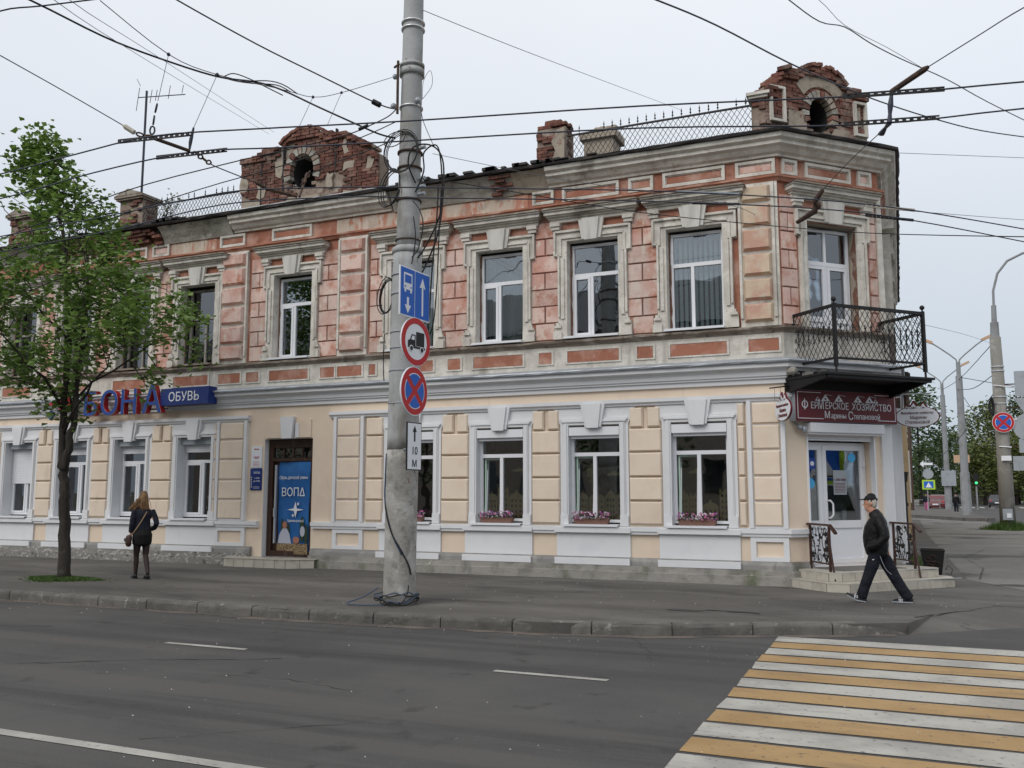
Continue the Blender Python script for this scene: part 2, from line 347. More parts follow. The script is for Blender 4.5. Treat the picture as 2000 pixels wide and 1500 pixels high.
class MB:
    def __init__(s):
        s.v = []; s.f = []; s.mi = []; s.m = 0
    def add(s, vs, fs):
        b = len(s.v)
        s.v += [tuple(v) for v in vs]
        s.f += [tuple(b + i for i in f) for f in fs]
        s.mi += [s.m] * len(fs)
    def box(s, fr, a0, a1, n0, n1, z0, z1):
        P = [fr.p(a, n, z) for z in (z0, z1) for n in (n0, n1) for a in (a0, a1)]
        s.add(P, [(0, 1, 3, 2), (4, 6, 7, 5), (0, 4, 5, 1), (2, 3, 7, 6), (0, 2, 6, 4), (1, 5, 7, 3)])
    def wbox(s, x0, x1, y0, y1, z0, z1):
        s.box(W0, x0, x1, -y1, -y0, z0, z1)
    def frus(s, fr, a0, a1, z0, z1, n0, n1, b):
        P = [fr.p(a, n0, z) for a, z in ((a0, z0), (a1, z0), (a1, z1), (a0, z1))] + [fr.p(a, n1, z) for a, z in ((a0 + b, z0 + b), (a1 - b, z0 + b), (a1 - b, z1 - b), (a0 + b, z1 - b))]
        s.add(P, [(4, 5, 6, 7), (0, 1, 5, 4), (1, 2, 6, 5), (2, 3, 7, 6), (3, 0, 4, 7)])
    def poly(s, fr, pts, n0, n1):
        k = len(pts)
        P = [fr.p(a, n0, z) for a, z in pts] + [fr.p(a, n1, z) for a, z in pts]
        s.add(P, [tuple(range(k)), tuple(range(2 * k - 1, k - 1, -1))] + [(i, (i + 1) % k, k + (i + 1) % k, k + i) for i in range(k)])
    def plan(s, pts, z0, z1):
        k = len(pts)
        P = [(x, y, z0) for x, y in pts] + [(x, y, z1) for x, y in pts]
        s.add(P, [tuple(range(k)), tuple(range(2 * k - 1, k - 1, -1))] + [(i, (i + 1) % k, k + (i + 1) % k, k + i) for i in range(k)])
    def tube(s, pts, r, seg=6, cap=True):
        pts = [Vector(p) for p in pts]
        k = len(pts)
        rr = r if isinstance(r, (list, tuple)) else [r] * k
        prev = None; P = []
        for i, p in enumerate(pts):
            d = (pts[min(i + 1, k - 1)] - pts[max(i - 1, 0)])
            if d.length < 1e-9: d = Vector((0, 0, 1))
            d.normalize()
            if prev is None:
                u = d.orthogonal().normalized()
            else:
                u = prev - d * prev.dot(d)
                u = u.normalized() if u.length > 1e-6 else d.orthogonal().normalized()
            prev = u
            q = d.cross(u)
            for j in range(seg):
                a = 2 * math.pi * j / seg
                P.append(p + (u * math.cos(a) + q * math.sin(a)) * rr[i])
        F = [(i * seg + j, i * seg + (j + 1) % seg, (i + 1) * seg + (j + 1) % seg, (i + 1) * seg + j) for i in range(k - 1) for j in range(seg)]
        if cap:
            F += [tuple(range(seg)), tuple(range((k - 1) * seg, k * seg))]
        s.add(P, F)
    def ball(s, c, rx, ry=None, rz=None, seg=10, rings=7):
        ry = ry or rx; rz = rz or rx
        P = [(c[0], c[1], c[2] - rz)]
        for i in range(1, rings):
            a = math.pi * i / rings - math.pi / 2
            for j in range(seg):
                b = 2 * math.pi * j / seg
                P.append((c[0] + rx * math.cos(a) * math.cos(b), c[1] + ry * math.cos(a) * math.sin(b), c[2] + rz * math.sin(a)))
        P.append((c[0], c[1], c[2] + rz))
        n = len(P) - 1
        F = [(0, 1 + (j + 1) % seg, 1 + j) for j in range(seg)]
        for i in range(rings - 2):
            for j in range(seg):
                F.append((1 + i * seg + j, 1 + i * seg + (j + 1) % seg, 1 + (i + 1) * seg + (j + 1) % seg, 1 + (i + 1) * seg + j))
        F += [(n, 1 + (rings - 2) * seg + j, 1 + (rings - 2) * seg + (j + 1) % seg) for j in range(seg)]
        s.add(P, F)
    def sweep(s, path, prof, rag=0.0):
        """profile (n,z) swept along plan path with mitred corners, outside = right of travel"""
        pts = [Vector((x, y)) for x, y in path]
        rings = []
        fine = []
        for i in range(len(pts)):
            if i and rag:
                L = (pts[i] - pts[i - 1]).length
                kk = max(1, int(L / .25))
                for j in range(1, kk):
                    fine.append((pts[i - 1].lerp(pts[i], j / kk), i - 1, True))
            fine.append((pts[i], i, False))
        k = len(prof); P = []
        for q, i, mid in fine:
            if mid:
                d = (pts[i + 1] - pts[i]).normalized(); m = Vector((d.y, -d.x))
            else:
                ds = []
                if i: ds.append((pts[i] - pts[i - 1]).normalized())
                if i < len(pts) - 1: ds.append((pts[i + 1] - pts[i]).normalized())
                ns = [Vector((d.y, -d.x)) for d in ds]
                if len(ns) == 2:
                    m = (ns[0] + ns[1]); m = m / (m.dot(ns[0]))
                else: m = ns[0]
            for n, z in prof:
                nn = n + (rnd(-rag, rag) if rag and n > .06 else 0)
                zz = z + (rnd(-rag, rag) * .5 if rag else 0)
                P.append((q.x + m.x * nn, q.y + m.y * nn, zz))
        F = []
        for a in range(len(fine) - 1):
            for j in range(k):
                F.append((a * k + j, a * k + (j + 1) % k, (a + 1) * k + (j + 1) % k, (a + 1) * k + j))
        F += [tuple(range(k)), tuple(range((len(fine) - 1) * k, len(fine) * k))]
        s.add(P, F)
    def mesh(s, name, mats):
        me = bpy.data.meshes.new(name)
        me.from_pydata(s.v, [], s.f)
        bm = bmesh.new(); bm.from_mesh(me)
        bmesh.ops.recalc_face_normals(bm, faces=bm.faces)
        bm.to_mesh(me); bm.free()
        for m in (mats if isinstance(mats, (list, tuple)) else [mats]):
            me.materials.append(M[m] if isinstance(m, str) else m)
        if max(s.mi, default=0):
            me.polygons.foreach_set('material_index', s.mi)
        return me
    def obj(s, name, mats, parent=None, smooth=False, **kw):
        me = s.mesh(name, mats)
        if smooth:
            me.polygons.foreach_set('use_smooth', [True] * len(me.polygons))
        return place(me, name, parent, **kw)

def place(me, name, parent=None, loc=None, rotz=None, **kw):
    o = bpy.data.objects.new(name, me)
    col.objects.link(o)
    if loc is not None: o.location = loc
    if rotz is not None: o.rotation_euler = (0, 0, rotz)
    if parent is not None:
        o.parent = parent
        if not parent.get('_local'):
            o.matrix_parent_inverse = Matrix.Translation(-Vector(root_loc(parent)))
    for k, v in kw.items(): o[k] = v
    return o
def root_loc(o):
    # world location of an object whose own frame is a pure translation
    t = Vector(o.get('_w', (0, 0, 0)))
    return t
def thing(name, label, cat, loc=(0, 0, 0), group=None, local=False, rotz=0):
    o = bpy.data.objects.new(name, None)
    col.objects.link(o)
    o.location = loc
    o.empty_display_size = .2
    o['_w'] = tuple(loc)
    if local:
        o['_local'] = 1
        o.rotation_euler = (0, 0, rotz)
    o['label'] = label; o['category'] = cat
    if group: o['group'] = group
    return o
def tag(o, label, cat, group=None):
    o['label'] = label; o['category'] = cat
    if group: o['group'] = group
    return o
def copy_tree(o, parent=None):
    c = o.copy(); col.objects.link(c)
    if parent is not None: c.parent = parent
    for ch in list(o.children): copy_tree(ch, c)
    return c

def text_verts(s, size, ext=0.0, offset=0.0, shear=0.0, align='CENTER'):
    """outlines of the built-in font, each outer loop filled on its own (its glyphs have overlapping contours)"""
    cu = bpy.data.curves.new('lettering', 'FONT')
    cu.body = s; cu.size = size; cu.offset = offset; cu.shear = shear
    cu.align_x = align; cu.resolution_u = 3; cu.fill_mode = 'NONE'
    o = bpy.data.objects.new('lettering', cu)
    col.objects.link(o)
    dg = bpy.context.evaluated_depsgraph_get()
    me = bpy.data.meshes.new_from_object(o.evaluated_get(dg))
    P = [v.co.copy() for v in me.vertices]
    nb_ = {}
    for e in me.edges:
        a, b = e.vertices; nb_.setdefault(a, []).append(b); nb_.setdefault(b, []).append(a)
    bpy.data.objects.remove(o); bpy.data.meshes.remove(me)
    seen = set(); loops = []
    for st in sorted(nb_):
        if st in seen: continue
        lp = [st]; seen.add(st); cur = st
        while True:
            nx = [q for q in sorted(nb_[cur]) if q not in seen]
            if len(lp) == 1 and st + 1 in nx: nx = [st + 1]
            if not nx: break
            cur = nx[0]; seen.add(cur); lp.append(cur)
        if len(lp) > 2: loops.append([P[q] for q in lp])
    def area(L): return sum(L[k].x * L[(k + 1) % len(L)].y - L[(k + 1) % len(L)].x * L[k].y for k in range(len(L))) / 2
    def inside(p, L):
        c = False
        for k in range(len(L)):
            a, b = L[k], L[(k + 1) % len(L)]
            if (a.y > p.y) != (b.y > p.y) and p.x < (b.x - a.x) * (p.y - a.y) / (b.y - a.y) + a.x: c = not c
        return c
    ar = [area(L) for L in loops]
    if not ar: return [], []
    outs = []; holes = []
    for i, L in enumerate(loops):
        hole = any(k != i and ar[k] * ar[i] < 0 and abs(ar[k]) > abs(ar[i]) and inside(L[0], loops[k]) for k in range(len(loops)))
        (holes if hole else outs).append(L)
    V_ = []; F_ = []
    from mathutils.geometry import tessellate_polygon
    for k, L in enumerate(outs):
        hs = [h for h in holes if inside(h[0], L)]
        polys = [L] + hs
        flat = [p for q in polys for p in q]
        z = max(ext, .0006) + .0004 * (k % 4)
        b0 = len(V_); n_ = len(flat)
        V_ += [(p.x, p.y, z) for p in flat] + [(p.x, p.y, -ext) for p in flat]
        F_ += [tuple(b0 + q for q in t) for t in tessellate_polygon([[Vector((p.x, p.y, 0)) for p in q] for q in polys])]
        c = 0
        for q in polys:
            m_ = len(q)
            F_ += [(b0 + c + i, b0 + c + (i + 1) % m_, b0 + n_ + c + (i + 1) % m_, b0 + n_ + c + i) for i in range(m_)]
            c += m_
    return V_, F_
def text(mb, s, fr, a, z, n, h, ext=.002, sx=1.0, offset=0.0, shear=0.0, align='CENTER', rise=0.0):
    V_, F_ = text_verts(s, h / .70, ext, offset, shear, align)
    mb.add([fr.p(a + v[0] * sx, n + v[2], z + v[1] + rise * v[0]) for v in V_], F_)

def disc(mb, fr, a, z, r, n0, n1, k=28, rz=None):
    rz = rz or r
    mb.poly(fr, [(a + r * math.cos(2 * math.pi * i / k), z + rz * math.sin(2 * math.pi * i / k)) for i in range(k)], n0, n1)

# ================================================================== THE SETTING
def sheet(name, pts, z, m, **kw):
    me = bpy.data.meshes.new(name)
    me.from_pydata([(x, y, z) for x, y in pts], [], [tuple(range(len(pts)))])
    me.materials.append(M[m])
    return place(me, name, None, **kw)
sheet('ground', [(-600, -600), (600, -600), (600, 600), (-600, 600)], -.155, 'ground', kind='structure')
KERB = [(-60, 10.85), (-30, 10.85), (-14.2, 10.86), (-8.2, 10.8), (-4.2, 11.02), (-2.8, 11.42), (-1.4, 12.13), (-.5, 12.52), (.02, 12.82)]
road = sheet('road', [(-90, -10), (90, -10), (90, 14.5), (3, 14.4), (1.3, 14.1), (.3, 13.5)] + [(x, y + .05) for x, y in KERB[::-1]] + [(-90, 11)], -.14, 'asphalt', kind='structure')
sheet('far_pavement', [(-90, -14), (90, -14), (90, -1.2), (-90, -1.2)], -.13, 'walk', kind='structure')
# pavement with a dropped edge to the right of the kerb
mb = MB()
edge = [(x, y) for x, y in KERB]
inner = [(-60, 18), (-1.6, 18), (-.3, 40), (-.3, 60), (1.3, 60)]
me_pts = edge + [(.35, 13.9), (1.5, 14.9), (3.4, 15.3), (90, 15.5), (90, 60)] + [(-60, 60)]
mb.add([(x, y, 0) for x, y in me_pts], [tuple(range(len(me_pts)))])
pav = mb.obj('pavement', 'walk', kind='structure')
mb = MB()
for (xa, ya), (xb, yb) in zip(KERB[:-1], KERB[1:]): mb.add([(xa, ya - .004, -.15), (xb, yb - .004, -.15), (xb, yb - .004, 0), (xa, ya - .004, 0)], [(0, 1, 2, 3)])
mb.obj('pavement_edge', 'walk', pav)
mb = MB()   # the sloping strip where the kerb is dropped
lo = [(.0, 12.70), (.50, 13.2), (1.4, 13.95), (3.2, 14.3), (90, 14.4)]
hi = [(.02, 12.82), (.35, 13.9), (1.5, 14.9), (3.4, 15.3), (90, 15.5)]
mb.add([(x, y, -.145) for x, y in lo] + [(x, y, .0) for x, y in hi], [(i, i + 1, i + 6, i + 5) for i in range(4)])
mb.obj('dropped_kerb_slope', 'walk', kind='structure')
# side street and lane beyond the corner
sheet('side_street', [(1.1, 19.5), (2.0, 17.4), (4.0, 16.6), (90, 17), (90, 58), (5.5, 58), (4.6, 90), (4.6, 300), (30, 300), (30, 58.1), (90, 58.1), (90, 400), (-40, 400), (-40, 60.5), (1.0, 60.5), (.9, 40)], .004, 'lane', kind='structure')
sheet('far_carriageway', [(4.4, 55), (16, 55), (22, 330), (7.6, 330)], .008, 'asphalt', kind='structure')
# cracks along the dropped edge and in the asphalt
def crack(pts, wd, z, name='asphalt_crack'):
    mb = MB()
    P = []; F = []
    q = []
    for i in range(len(pts) - 1):
        a, b = Vector(pts[i]), Vector(pts[i + 1])
        kk = max(2, int((b - a).length / .12))
        for j in range(kk):
            c = a.lerp(b, j / kk)
            q.append(c + Vector((rnd(-.03, .03), rnd(-.03, .03))))
    for i, c in enumerate(q):
        ww = wd * rnd(.2, 1)
        P += [(c.x, c.y - ww, z), (c.x, c.y + ww, z)]
    F = [(2 * i, 2 * i + 1, 2 * i + 3, 2 * i + 2) for i in range(len(q) - 1)]
    mb.add(P, F)
    return mb
for pts, wd, par, z in (([(.1, 13.4), (.9, 14.6), (1.2, 15.2), (2.0, 15.1), (3.2, 15.5)], .035, pav, .006),
                        ([(-2.6, 13.05), (-2.1, 13.0), (-1.75, 12.85)], .05, pav, .006),
                        ([(-9.2, 6.5), (-7.6, 7.6), (-6.6, 8.0), (-6.2, 8.3)], .012, road, -.136),
                        ([(-3.2, 11.2), (-2.7, 10.2), (-2.5, 9.4)], .010, road, -.136),
                        ([(-12.5, 8.2), (-11.4, 8.7), (-10.5, 9.0)], .014, road, -.136),
                        ([(1.3, 19.5), (1.6, 22.5), (1.4, 26), (2.2, 30)], .05, pav, .01)):
    crack(pts, wd, z).obj('crack', 'tar', par)
for pts, wd in (([(-5.2, 5.2), (-4.0, 6.2), (-3.6, 7.4)], .007), ([(-9.5, 9.8), (-8.3, 9.6), (-7.6, 10.3)], .008), ([(-6.3, 7.3), (-5.4, 7.35), (-4.4, 7.1)], .006)):
    crack(pts, wd, -.136).obj('crack', 'tar', road)
for cx_, cy_, a_, b_ in ((-2.9, 12.9, .28, .10), (1.9, 18.6, .4, .2)):
    mb = MB(); mb.add([(cx_ + a_ * math.cos(t) * rnd(.8, 1.2), cy_ + b_ * math.sin(t) * rnd(.8, 1.2), .007) for t in np.linspace(0, 5.9, 18)], [tuple(range(18))]); mb.obj('pothole_patch', 'pave_patch', pav)
rs = random.Random(12)
mb = MB()
for i in range(260):
    x_ = rs.uniform(-14, 1.5); y_ = rs.choice((rs.uniform(4, 10.6), rs.gauss(10.7, .12), rs.uniform(11.3, 16.6)))
    if y_ > 10.85 and y_ < 13.2 and x_ > -4.5: continue
    z_ = -.139 if y_ < 10.85 else .0
    q_ = rs.uniform(.006, .017)
    mb.add([(x_, y_, z_), (x_ + q_, y_ + q_ * .3, z_), (x_ + q_ * .4, y_ + q_, z_), (x_ + q_ * .4, y_ + q_ * .4, z_ + q_ * .6)], [(0, 1, 3), (1, 2, 3), (2, 0, 3)])
tag(mb.obj('grit', 'oldwhite', kind='stuff'), 'pale grit and petals scattered over the road and pavement', 'grit')
# kerb stones
def kpoint(d):
    for i in range(len(KERB) - 1):
        a, b = Vector(KERB[i]), Vector(KERB[i + 1])
        L = (b - a).length
        if d <= L: return a + (b - a) * (d / L)
        d -= L
    return Vector(KERB[-1])
total = sum((Vector(KERB[i + 1]) - Vector(KERB[i])).length for i in range(len(KERB) - 1))
d = total - .001
first = True
while d > 26:
    L = 1.02 + rnd(-.02, .02)
    a = kpoint(d - L + .018); b = kpoint(d)
    ang = math.atan2(b.y - a.y, b.x - a.x)
    t = Vector((math.cos(ang), math.sin(ang))); n = Vector((t.y, -t.x))
    ln = (b - a).length
    mb = MB()
    kk = 7
    P = []; F = []
    for i in range(kk + 1):
        c = a + t * (ln * i / kk)
        top = .012 + rnd(-.006, .004)
        if first: top = .012 - .15 * max(0, (i - 2) / (kk - 2))
        e = rnd(-.006, .008)
        prof = [(0.02, -.16), (.03, -.16 + .0), (.03 + e, -.04 + rnd(-.01, .01)), (.022 + e, top - .025 + rnd(-.01, .006)), (-.0 + e, top), (-.13, top), (-.13, -.16)]
        prof = [(x, min(z, top)) for x, z in prof]
        P += [(c.x + n.x * q, c.y + n.y * q, z) for q, z in prof]
    K = 7
    for i in range(kk):
        for j in range(K):
            F.append((i * K + j, i * K + (j + 1) % K, (i + 1) * K + (j + 1) % K, (i + 1) * K + j))
    F += [tuple(range(K)), tuple(range(kk * K, kk * K + K))]
    mb.add(P, F)
    mb.obj('kerb_stone', 'kerb', pav)
    first = False
    d -= L
# sandy gutter strip
mb = MB()
q = [kpoint(x) for x in np.linspace(20, total - .2, 90)]
P = []
for c in q:
    P += [(c.x, c.y - .02, -.136), (c.x + .03, c.y - .02 - rnd(.10, .24), -.136)]
mb.add(P, [(2 * i, 2 * i + 1, 2 * i + 3, 2 * i + 2) for i in range(len(q) - 1)])
mb.obj('gutter_dirt', 'dirt', kind='structure')
# crossing stripes
y = 11.93
k = 0
rows = []
while y > 3.6:
    rows.append((y - .40, y)); y -= .462
for k, (y0, y1) in enumerate(rows):
    me = bpy.data.meshes.new('stripe')
    n_ = 26
    top = [(-1.5 + 5.6 * i / n_ + (rnd(-.012, .012)), y1 + rnd(-.006, .006)) for i in range(n_ + 1)]
    bot = [(-1.5 + 5.6 * i / n_ + (rnd(-.012, .012)), y0 + rnd(-.006, .006)) for i in range(n_ + 1)]
    me.from_pydata([(x, y, -.135) for x, y in top + bot], [], [(i, i + 1, n_ + 2 + i, n_ + 1 + i) for i in range(n_)])
    me.materials.append(M['stripew' if k % 2 == 0 else 'stripey'])
    place(me, 'stripe', road, label=('white' if k % 2 == 0 else 'yellow') + ' crossing stripe')
def mark(x0, x1, y, wd, curve=0):
    mb = MB(); n_ = 8 if not curve else 40
    P = []
    for i in range(n_ + 1):
        u = i / n_; x = x0 + (x1 - x0) * u
        yy = y + (curve * (x + 6) ** 2 if curve else 0)
        P += [(x, yy - wd / 2 + rnd(-.004, .004), -.135), (x, yy + wd / 2 + rnd(-.004, .004), -.135)]
    mb.add(P, [(2 * i, 2 * i + 1, 2 * i + 3, 2 * i + 2) for i in range(n_)])
    return mb.obj('lane_marking', 'stripew', road)
for i in range(-7, 1):
    mark(-3.87 + i * 4.34, -2.67 + i * 4.34, 8.53, .09)
mark(-40, -2.4, 4.93, .12)
# far crossing marks and island kerb
for i in range(12):
    sheet('far_crossing_stripe', [(4.0 + i * 1.0, 112), (4.5 + i * 1.0, 112), (4.9 + i * 1.0, 120), (4.4 + i * 1.0, 120)], .014, 'stripew', kind='structure')
mb = MB()
mb.plan([(-3, 69.3), (.2, 68.4), (3.6, 60.2), (4.6, 59.6), (4.9, 61), (5.2, 110), (-6, 110), (-6, 69.3)], 0, .15)
mb.obj('far_pavement_island', 'walk', kind='structure')
kl = [(-3, 69.1), (-1.2, 68.7), (.2, 68.2), (1.9, 64.2), (3.5, 60.1), (4.6, 59.4), (4.95, 60.8)]
for a, b in zip(kl[:-1], kl[1:]):
    mb = MB()
    A_, B_ = Vector(a), Vector(b)
    t = (B_ - A_).normalized(); n = Vector((t.y, -t.x)) * .15
    mb.plan([tuple(A_), tuple(B_), tuple(B_ + n), tuple(A_ + n)], 0, .2)
    mb.obj('far_kerb', 'kerb', kind='structure')

# ================================================================== CORNER BUILDING
B = thing('corner_building', 'two-storey corner house, peeling salmon upper floor over a cream and white painted ground floor', 'building', (-12, 17, 0))
PATH = [(-27, 17.0), C1, C2, (-.138, 34)]
def cut(x0, x1=None):
    if x1 is None: return [(x0, 17.0), C1, C2, (-.138, 34)]
    return [(x0, 17.0), (x1, 17.0)]
def wall(fr, a0, a1, z0, z1, holes, depth, m, name='wall'):
    xs = sorted({a0, a1, *[h[0] for h in holes], *[h[1] for h in holes]})
    zs = sorted({z0, z1, *[h[2] for h in holes], *[h[3] for h in holes]})
    mb = MB()
    for i in range(len(xs) - 1):
        for j in range(len(zs) - 1):
            cx, cz = (xs[i] + xs[i + 1]) / 2, (zs[j] + zs[j + 1]) / 2
            if any(h[0] < cx < h[1] and h[2] < cz < h[3] for h in holes): continue
            mb.add([fr.p(xs[i], 0, zs[j]), fr.p(xs[i + 1], 0, zs[j]), fr.p(xs[i + 1], 0, zs[j + 1]), fr.p(xs[i], 0, zs[j + 1])], [(0, 1, 2, 3)])
    return mb.obj(name, m, B)
def reveal(fr, h, depth, m):
    mb = MB(); a, b, c, d = h
    P = [fr.p(x, n, z) for n in (0, -depth) for x, z in ((a, c), (b, c), (b, d), (a, d))]
    mb.add(P, [(0, 1, 5, 4), (1, 2, 6, 5), (2, 3, 7, 6), (3, 0, 4, 7)])
    return mb.obj('window_reveal', m, B)
def room(fr, h, depth, m, back=1.5):
    mb = MB(); a, b, c, d = h
    a -= .3; b += .3; d += .15; c -= .25
    n0 = -depth - .01
    P = [fr.p(x, n, z) for n in (n0, -depth - back) for x, z in ((a, c), (b, c), (b, d), (a, d))]
    mb.add(P, [(0, 1, 5, 4), (1, 2, 6, 5), (2, 3, 7, 6), (3, 0, 4, 7), (4, 5, 6, 7)])
    # front strip closes the gap between room and reveal
    hh = h
    for (x0, x1, z0, z1) in ((a, hh[0], c, d), (hh[1], b, c, d), (hh[0], hh[1], c, hh[2]), (hh[0], hh[1], hh[3], d)):
        mb.add([fr.p(x0, n0, z0), fr.p(x1, n0, z0), fr.p(x1, n0, z1), fr.p(x0, n0, z1)], [(0, 1, 2, 3)])
    return mb.obj('room_behind_window', m, B)

LR = [-9.66, -7.58, -5.54, -3.46]
LL = [-15.7, -17.78, -19.78, -21.76, -23.8]
UP = [-3.46, -5.53, -7.6, -9.70, -12.93]
UL = [-15.80, -17.87, -19.9, -21.95, -24.0]
hl = [(c - .53, c + .53, 1.04, 2.99) for c in LR] + [(c - .52, c + .52, 1.04, 3.0) for c in LL] + [(-13.62, -12.27, .2, 2.9)]
hu = [(c - .545, c + .545, 4.76, 6.80) for c in UP + UL]
wall(MAIN, -27, -1.87, 0, 3.7, hl, .3, 'cream')
wall(MAIN, -27, -1.87, 3.7, 8.3, hu, .2, 'orange')
DOORC = (.46, 2.04, .28, 2.72)
DOORU = (.62, 1.83, 3.95, 6.78)
wall(CHAM, 0, 2.45, 0, 3.7, [DOORC], .3, 'cream')
wall(CHAM, 0, 2.45, 3.7, 8.3, [DOORU], .3, 'orange')
mb = MB()
mb.box(SIDE, 0, 14, -.3, 0, 0, 3.7); mb.m = 1; mb.box(SIDE, 0, 14, -.3, 0, 3.7, 8.3)
mb.obj('side_wall', ['white', 'greyplaster'], B)

# ---- mouldings
mb = MB()
mb.sweep(cut(-27), [(0, 3.66), (.055, 3.66), (.06, 3.745), (.10, 3.75), (.10, 3.785), (.13, 3.79), (.145, 3.86), (.19, 3.915), (.25, 3.93), (.26, 3.94), (.26, 4.035), (0, 4.06)])
mb.obj('white_cornice', 'white', B)
mb = MB()
mb.sweep(cut(-27), [(0, 4.065), (.30, 4.045), (.315, 4.02), (.325, 4.05), (.31, 4.07), (0, 4.16)], rag=.006)
mb.obj('cornice_flashing', 'flash', B)
for a, b in ((-27, -14.05), (-11.78, None)):
    mb = MB()
    prof = [(0, 3.34), (.06, 3.34), (.07, 3.37), (.11, 3.40), (.11, 3.47), (0, 3.48)]
    mb.sweep(cut(a, b) if b else [(a, 17), C1, (C1[0] + .18, C1[1] + .18)], prof)
    mb.obj('string_course', 'white', B)
for a, b in ((-27, -13.72), (-12.22, None)):
    mb = MB()
    prof = [(0, .86), (.07, .86), (.075, .90), (.10, .92), (.10, 1.0), (0, 1.01)]
    mb.sweep(cut(a, b) if b else [(a, 17), C1, (C1[0] + .30, C1[1] + .30)], prof)
    mb.obj('sill_course', 'white', B)
mb = MB()
mb.sweep(cut(-27), [(0, 4.60), (.07, 4.60), (.10, 4.64), (.17, 4.67), (.18, 4.71), (0, 4.75)], rag=.012)
mb.obj('upper_sill_ledge', 'dirtyledge', B)
mb = MB()
mb.sweep(cut(-27), [(0, 4.14), (.055, 4.14), (.06, 4.60), (0, 4.60)])
mb.obj('panel_band', 'oldwhite', B)
mb = MB()
mb.sweep(cut(-27), [(0, 7.50), (.05, 7.50), (.08, 7.55), (.12, 7.57), (.12, 7.61), (0, 7.63)], rag=.008)
mb.obj('frieze_ledge', 'orange', B)
good = [(0, 7.98), (.07, 7.98), (.08, 8.02), (.14, 8.05), (.20, 8.12), (.27, 8.16), (.27, 8.22), (.34, 8.26), (.36, 8.34), (0, 8.36)]
cove = [(0, 7.94), (.05, 7.94), (.10, 8.05), (.22, 8.22), (.33, 8.33), (0, 8.35)]
for a, b, p, m in ((-27, -20.6, cove, 'greyplaster'), (-16.95, -14.75, cove, 'greyplaster'), (-14.7, -10.25, good, 'oldwhite'), (-10.2, -7.25, cove, 'greyplaster'), (-7.25, -6.45, cove, 'beigepatch')):
    mb = MB(); mb.sweep(cut(a, b), p, rag=.012 if p is cove else .004)
    mb.obj('top_cornice', m, B)
mb = MB(); mb.sweep(cut(-6.45), good, rag=.004); mb.obj('top_cornice', 'oldwhite', B)
# exposed corbelled bricks where the cornice has fallen off
bm_brick = MB(); bm_brick.box(Fr(0, 0, 0), -.122, .122, -.06, .06, -.034, .034)
brick_me = bm_brick.mesh('brick', 'brick')
def brick(p, ang, s=1.0, par=None):
    o = place(brick_me, 'brick', par, loc=p, rotz=ang)
    o.scale = (rnd(.94, 1.02) * s, rnd(.9, 1.1), rnd(.93, 1.03))
    o.rotation_euler = (rnd(-.015, .015), rnd(-.015, .015), ang + rnd(-.03, .03))
    return o
for (a0, a1) in ((-20.5, -17.0), (-7.62, -7.3)):
    for r_ in range(5):
        a = a0 + (r_ % 2) * .13
        while a < a1:
            if random.random() > .12:
                brick(MAIN.p(a, .06 + .05 * r_ + rnd(-.02, .02), 7.99 + r_ * .076), 0, par=B)
            a += .262
# frieze panels
def framed(fr, a0, a1, z0, z1, m, n=.03):
    mb = MB()
    w_ = .055
    for k_, (off, nn) in enumerate(((0, .04), (.022, .022))):
        for (x0, x1, y0, y1) in ((a0 + off, a1 - off, z1 - off - w_ + off, z1 - off), (a0 + off, a1 - off, z0 + off, z0 + w_), (a0 + off, a0 + w_, z0 + w_, z1 - w_), (a1 - w_, a1 - off, z0 + w_, z1 - w_)):
            mb.box(fr, x0, x1, 0, nn + .012 * (1 - k_), y0, y1)
        break
    for (x0, x1, y0, y1) in ((a0 + w_, a1 - w_, z1 - w_ - .02, z1 - w_), (a0 + w_, a1 - w_, z0 + w_, z0 + w_ + .02), (a0 + w_, a0 + w_ + .02, z0 + w_, z1 - w_), (a1 - w_ - .02, a1 - w_, z0 + w_, z1 - w_)):
        mb.box(fr, x0, x1, 0, .022, y0, y1)
    f = mb.obj('frieze_panel', 'oldwhite', B)
    mb = MB(); mb.frus(fr, a0 + w_ + .025, a1 - w_ - .025, z0 + w_ + .025, z1 - w_ - .025, .002, .014, .008)
    mb.obj('panel_field', m, f)
for i, (a, b) in enumerate([(-18.75, -17.54), (-17.36, -16.8), (-15.16, -14.39), (-13.58, -12.43), (-6.84, -6.36), (-6.17, -4.95), (-4.75, -4.24), (-4.05, -2.83), (-2.63, -1.89), (-20.7, -19.5), (-19.3, -18.95)]):
    framed(MAIN, a, b, 7.65, 7.95, 'pink' if i in (8, 1) else 'orange')
for a, b, m in ((.10, .45, 'pink'), (.64, 1.74, 'orange'), (1.92, 2.26, 'pink')):
    framed(CHAM, a, b, 7.65, 7.95, m)
for a, b in ((-11.75, -6.95), (-16.75, -15.3)):
    mb = MB(); mb.box(MAIN, a, b, 0, .012, 7.63, 7.96); mb.obj('peeled_frieze', 'peeled', B)
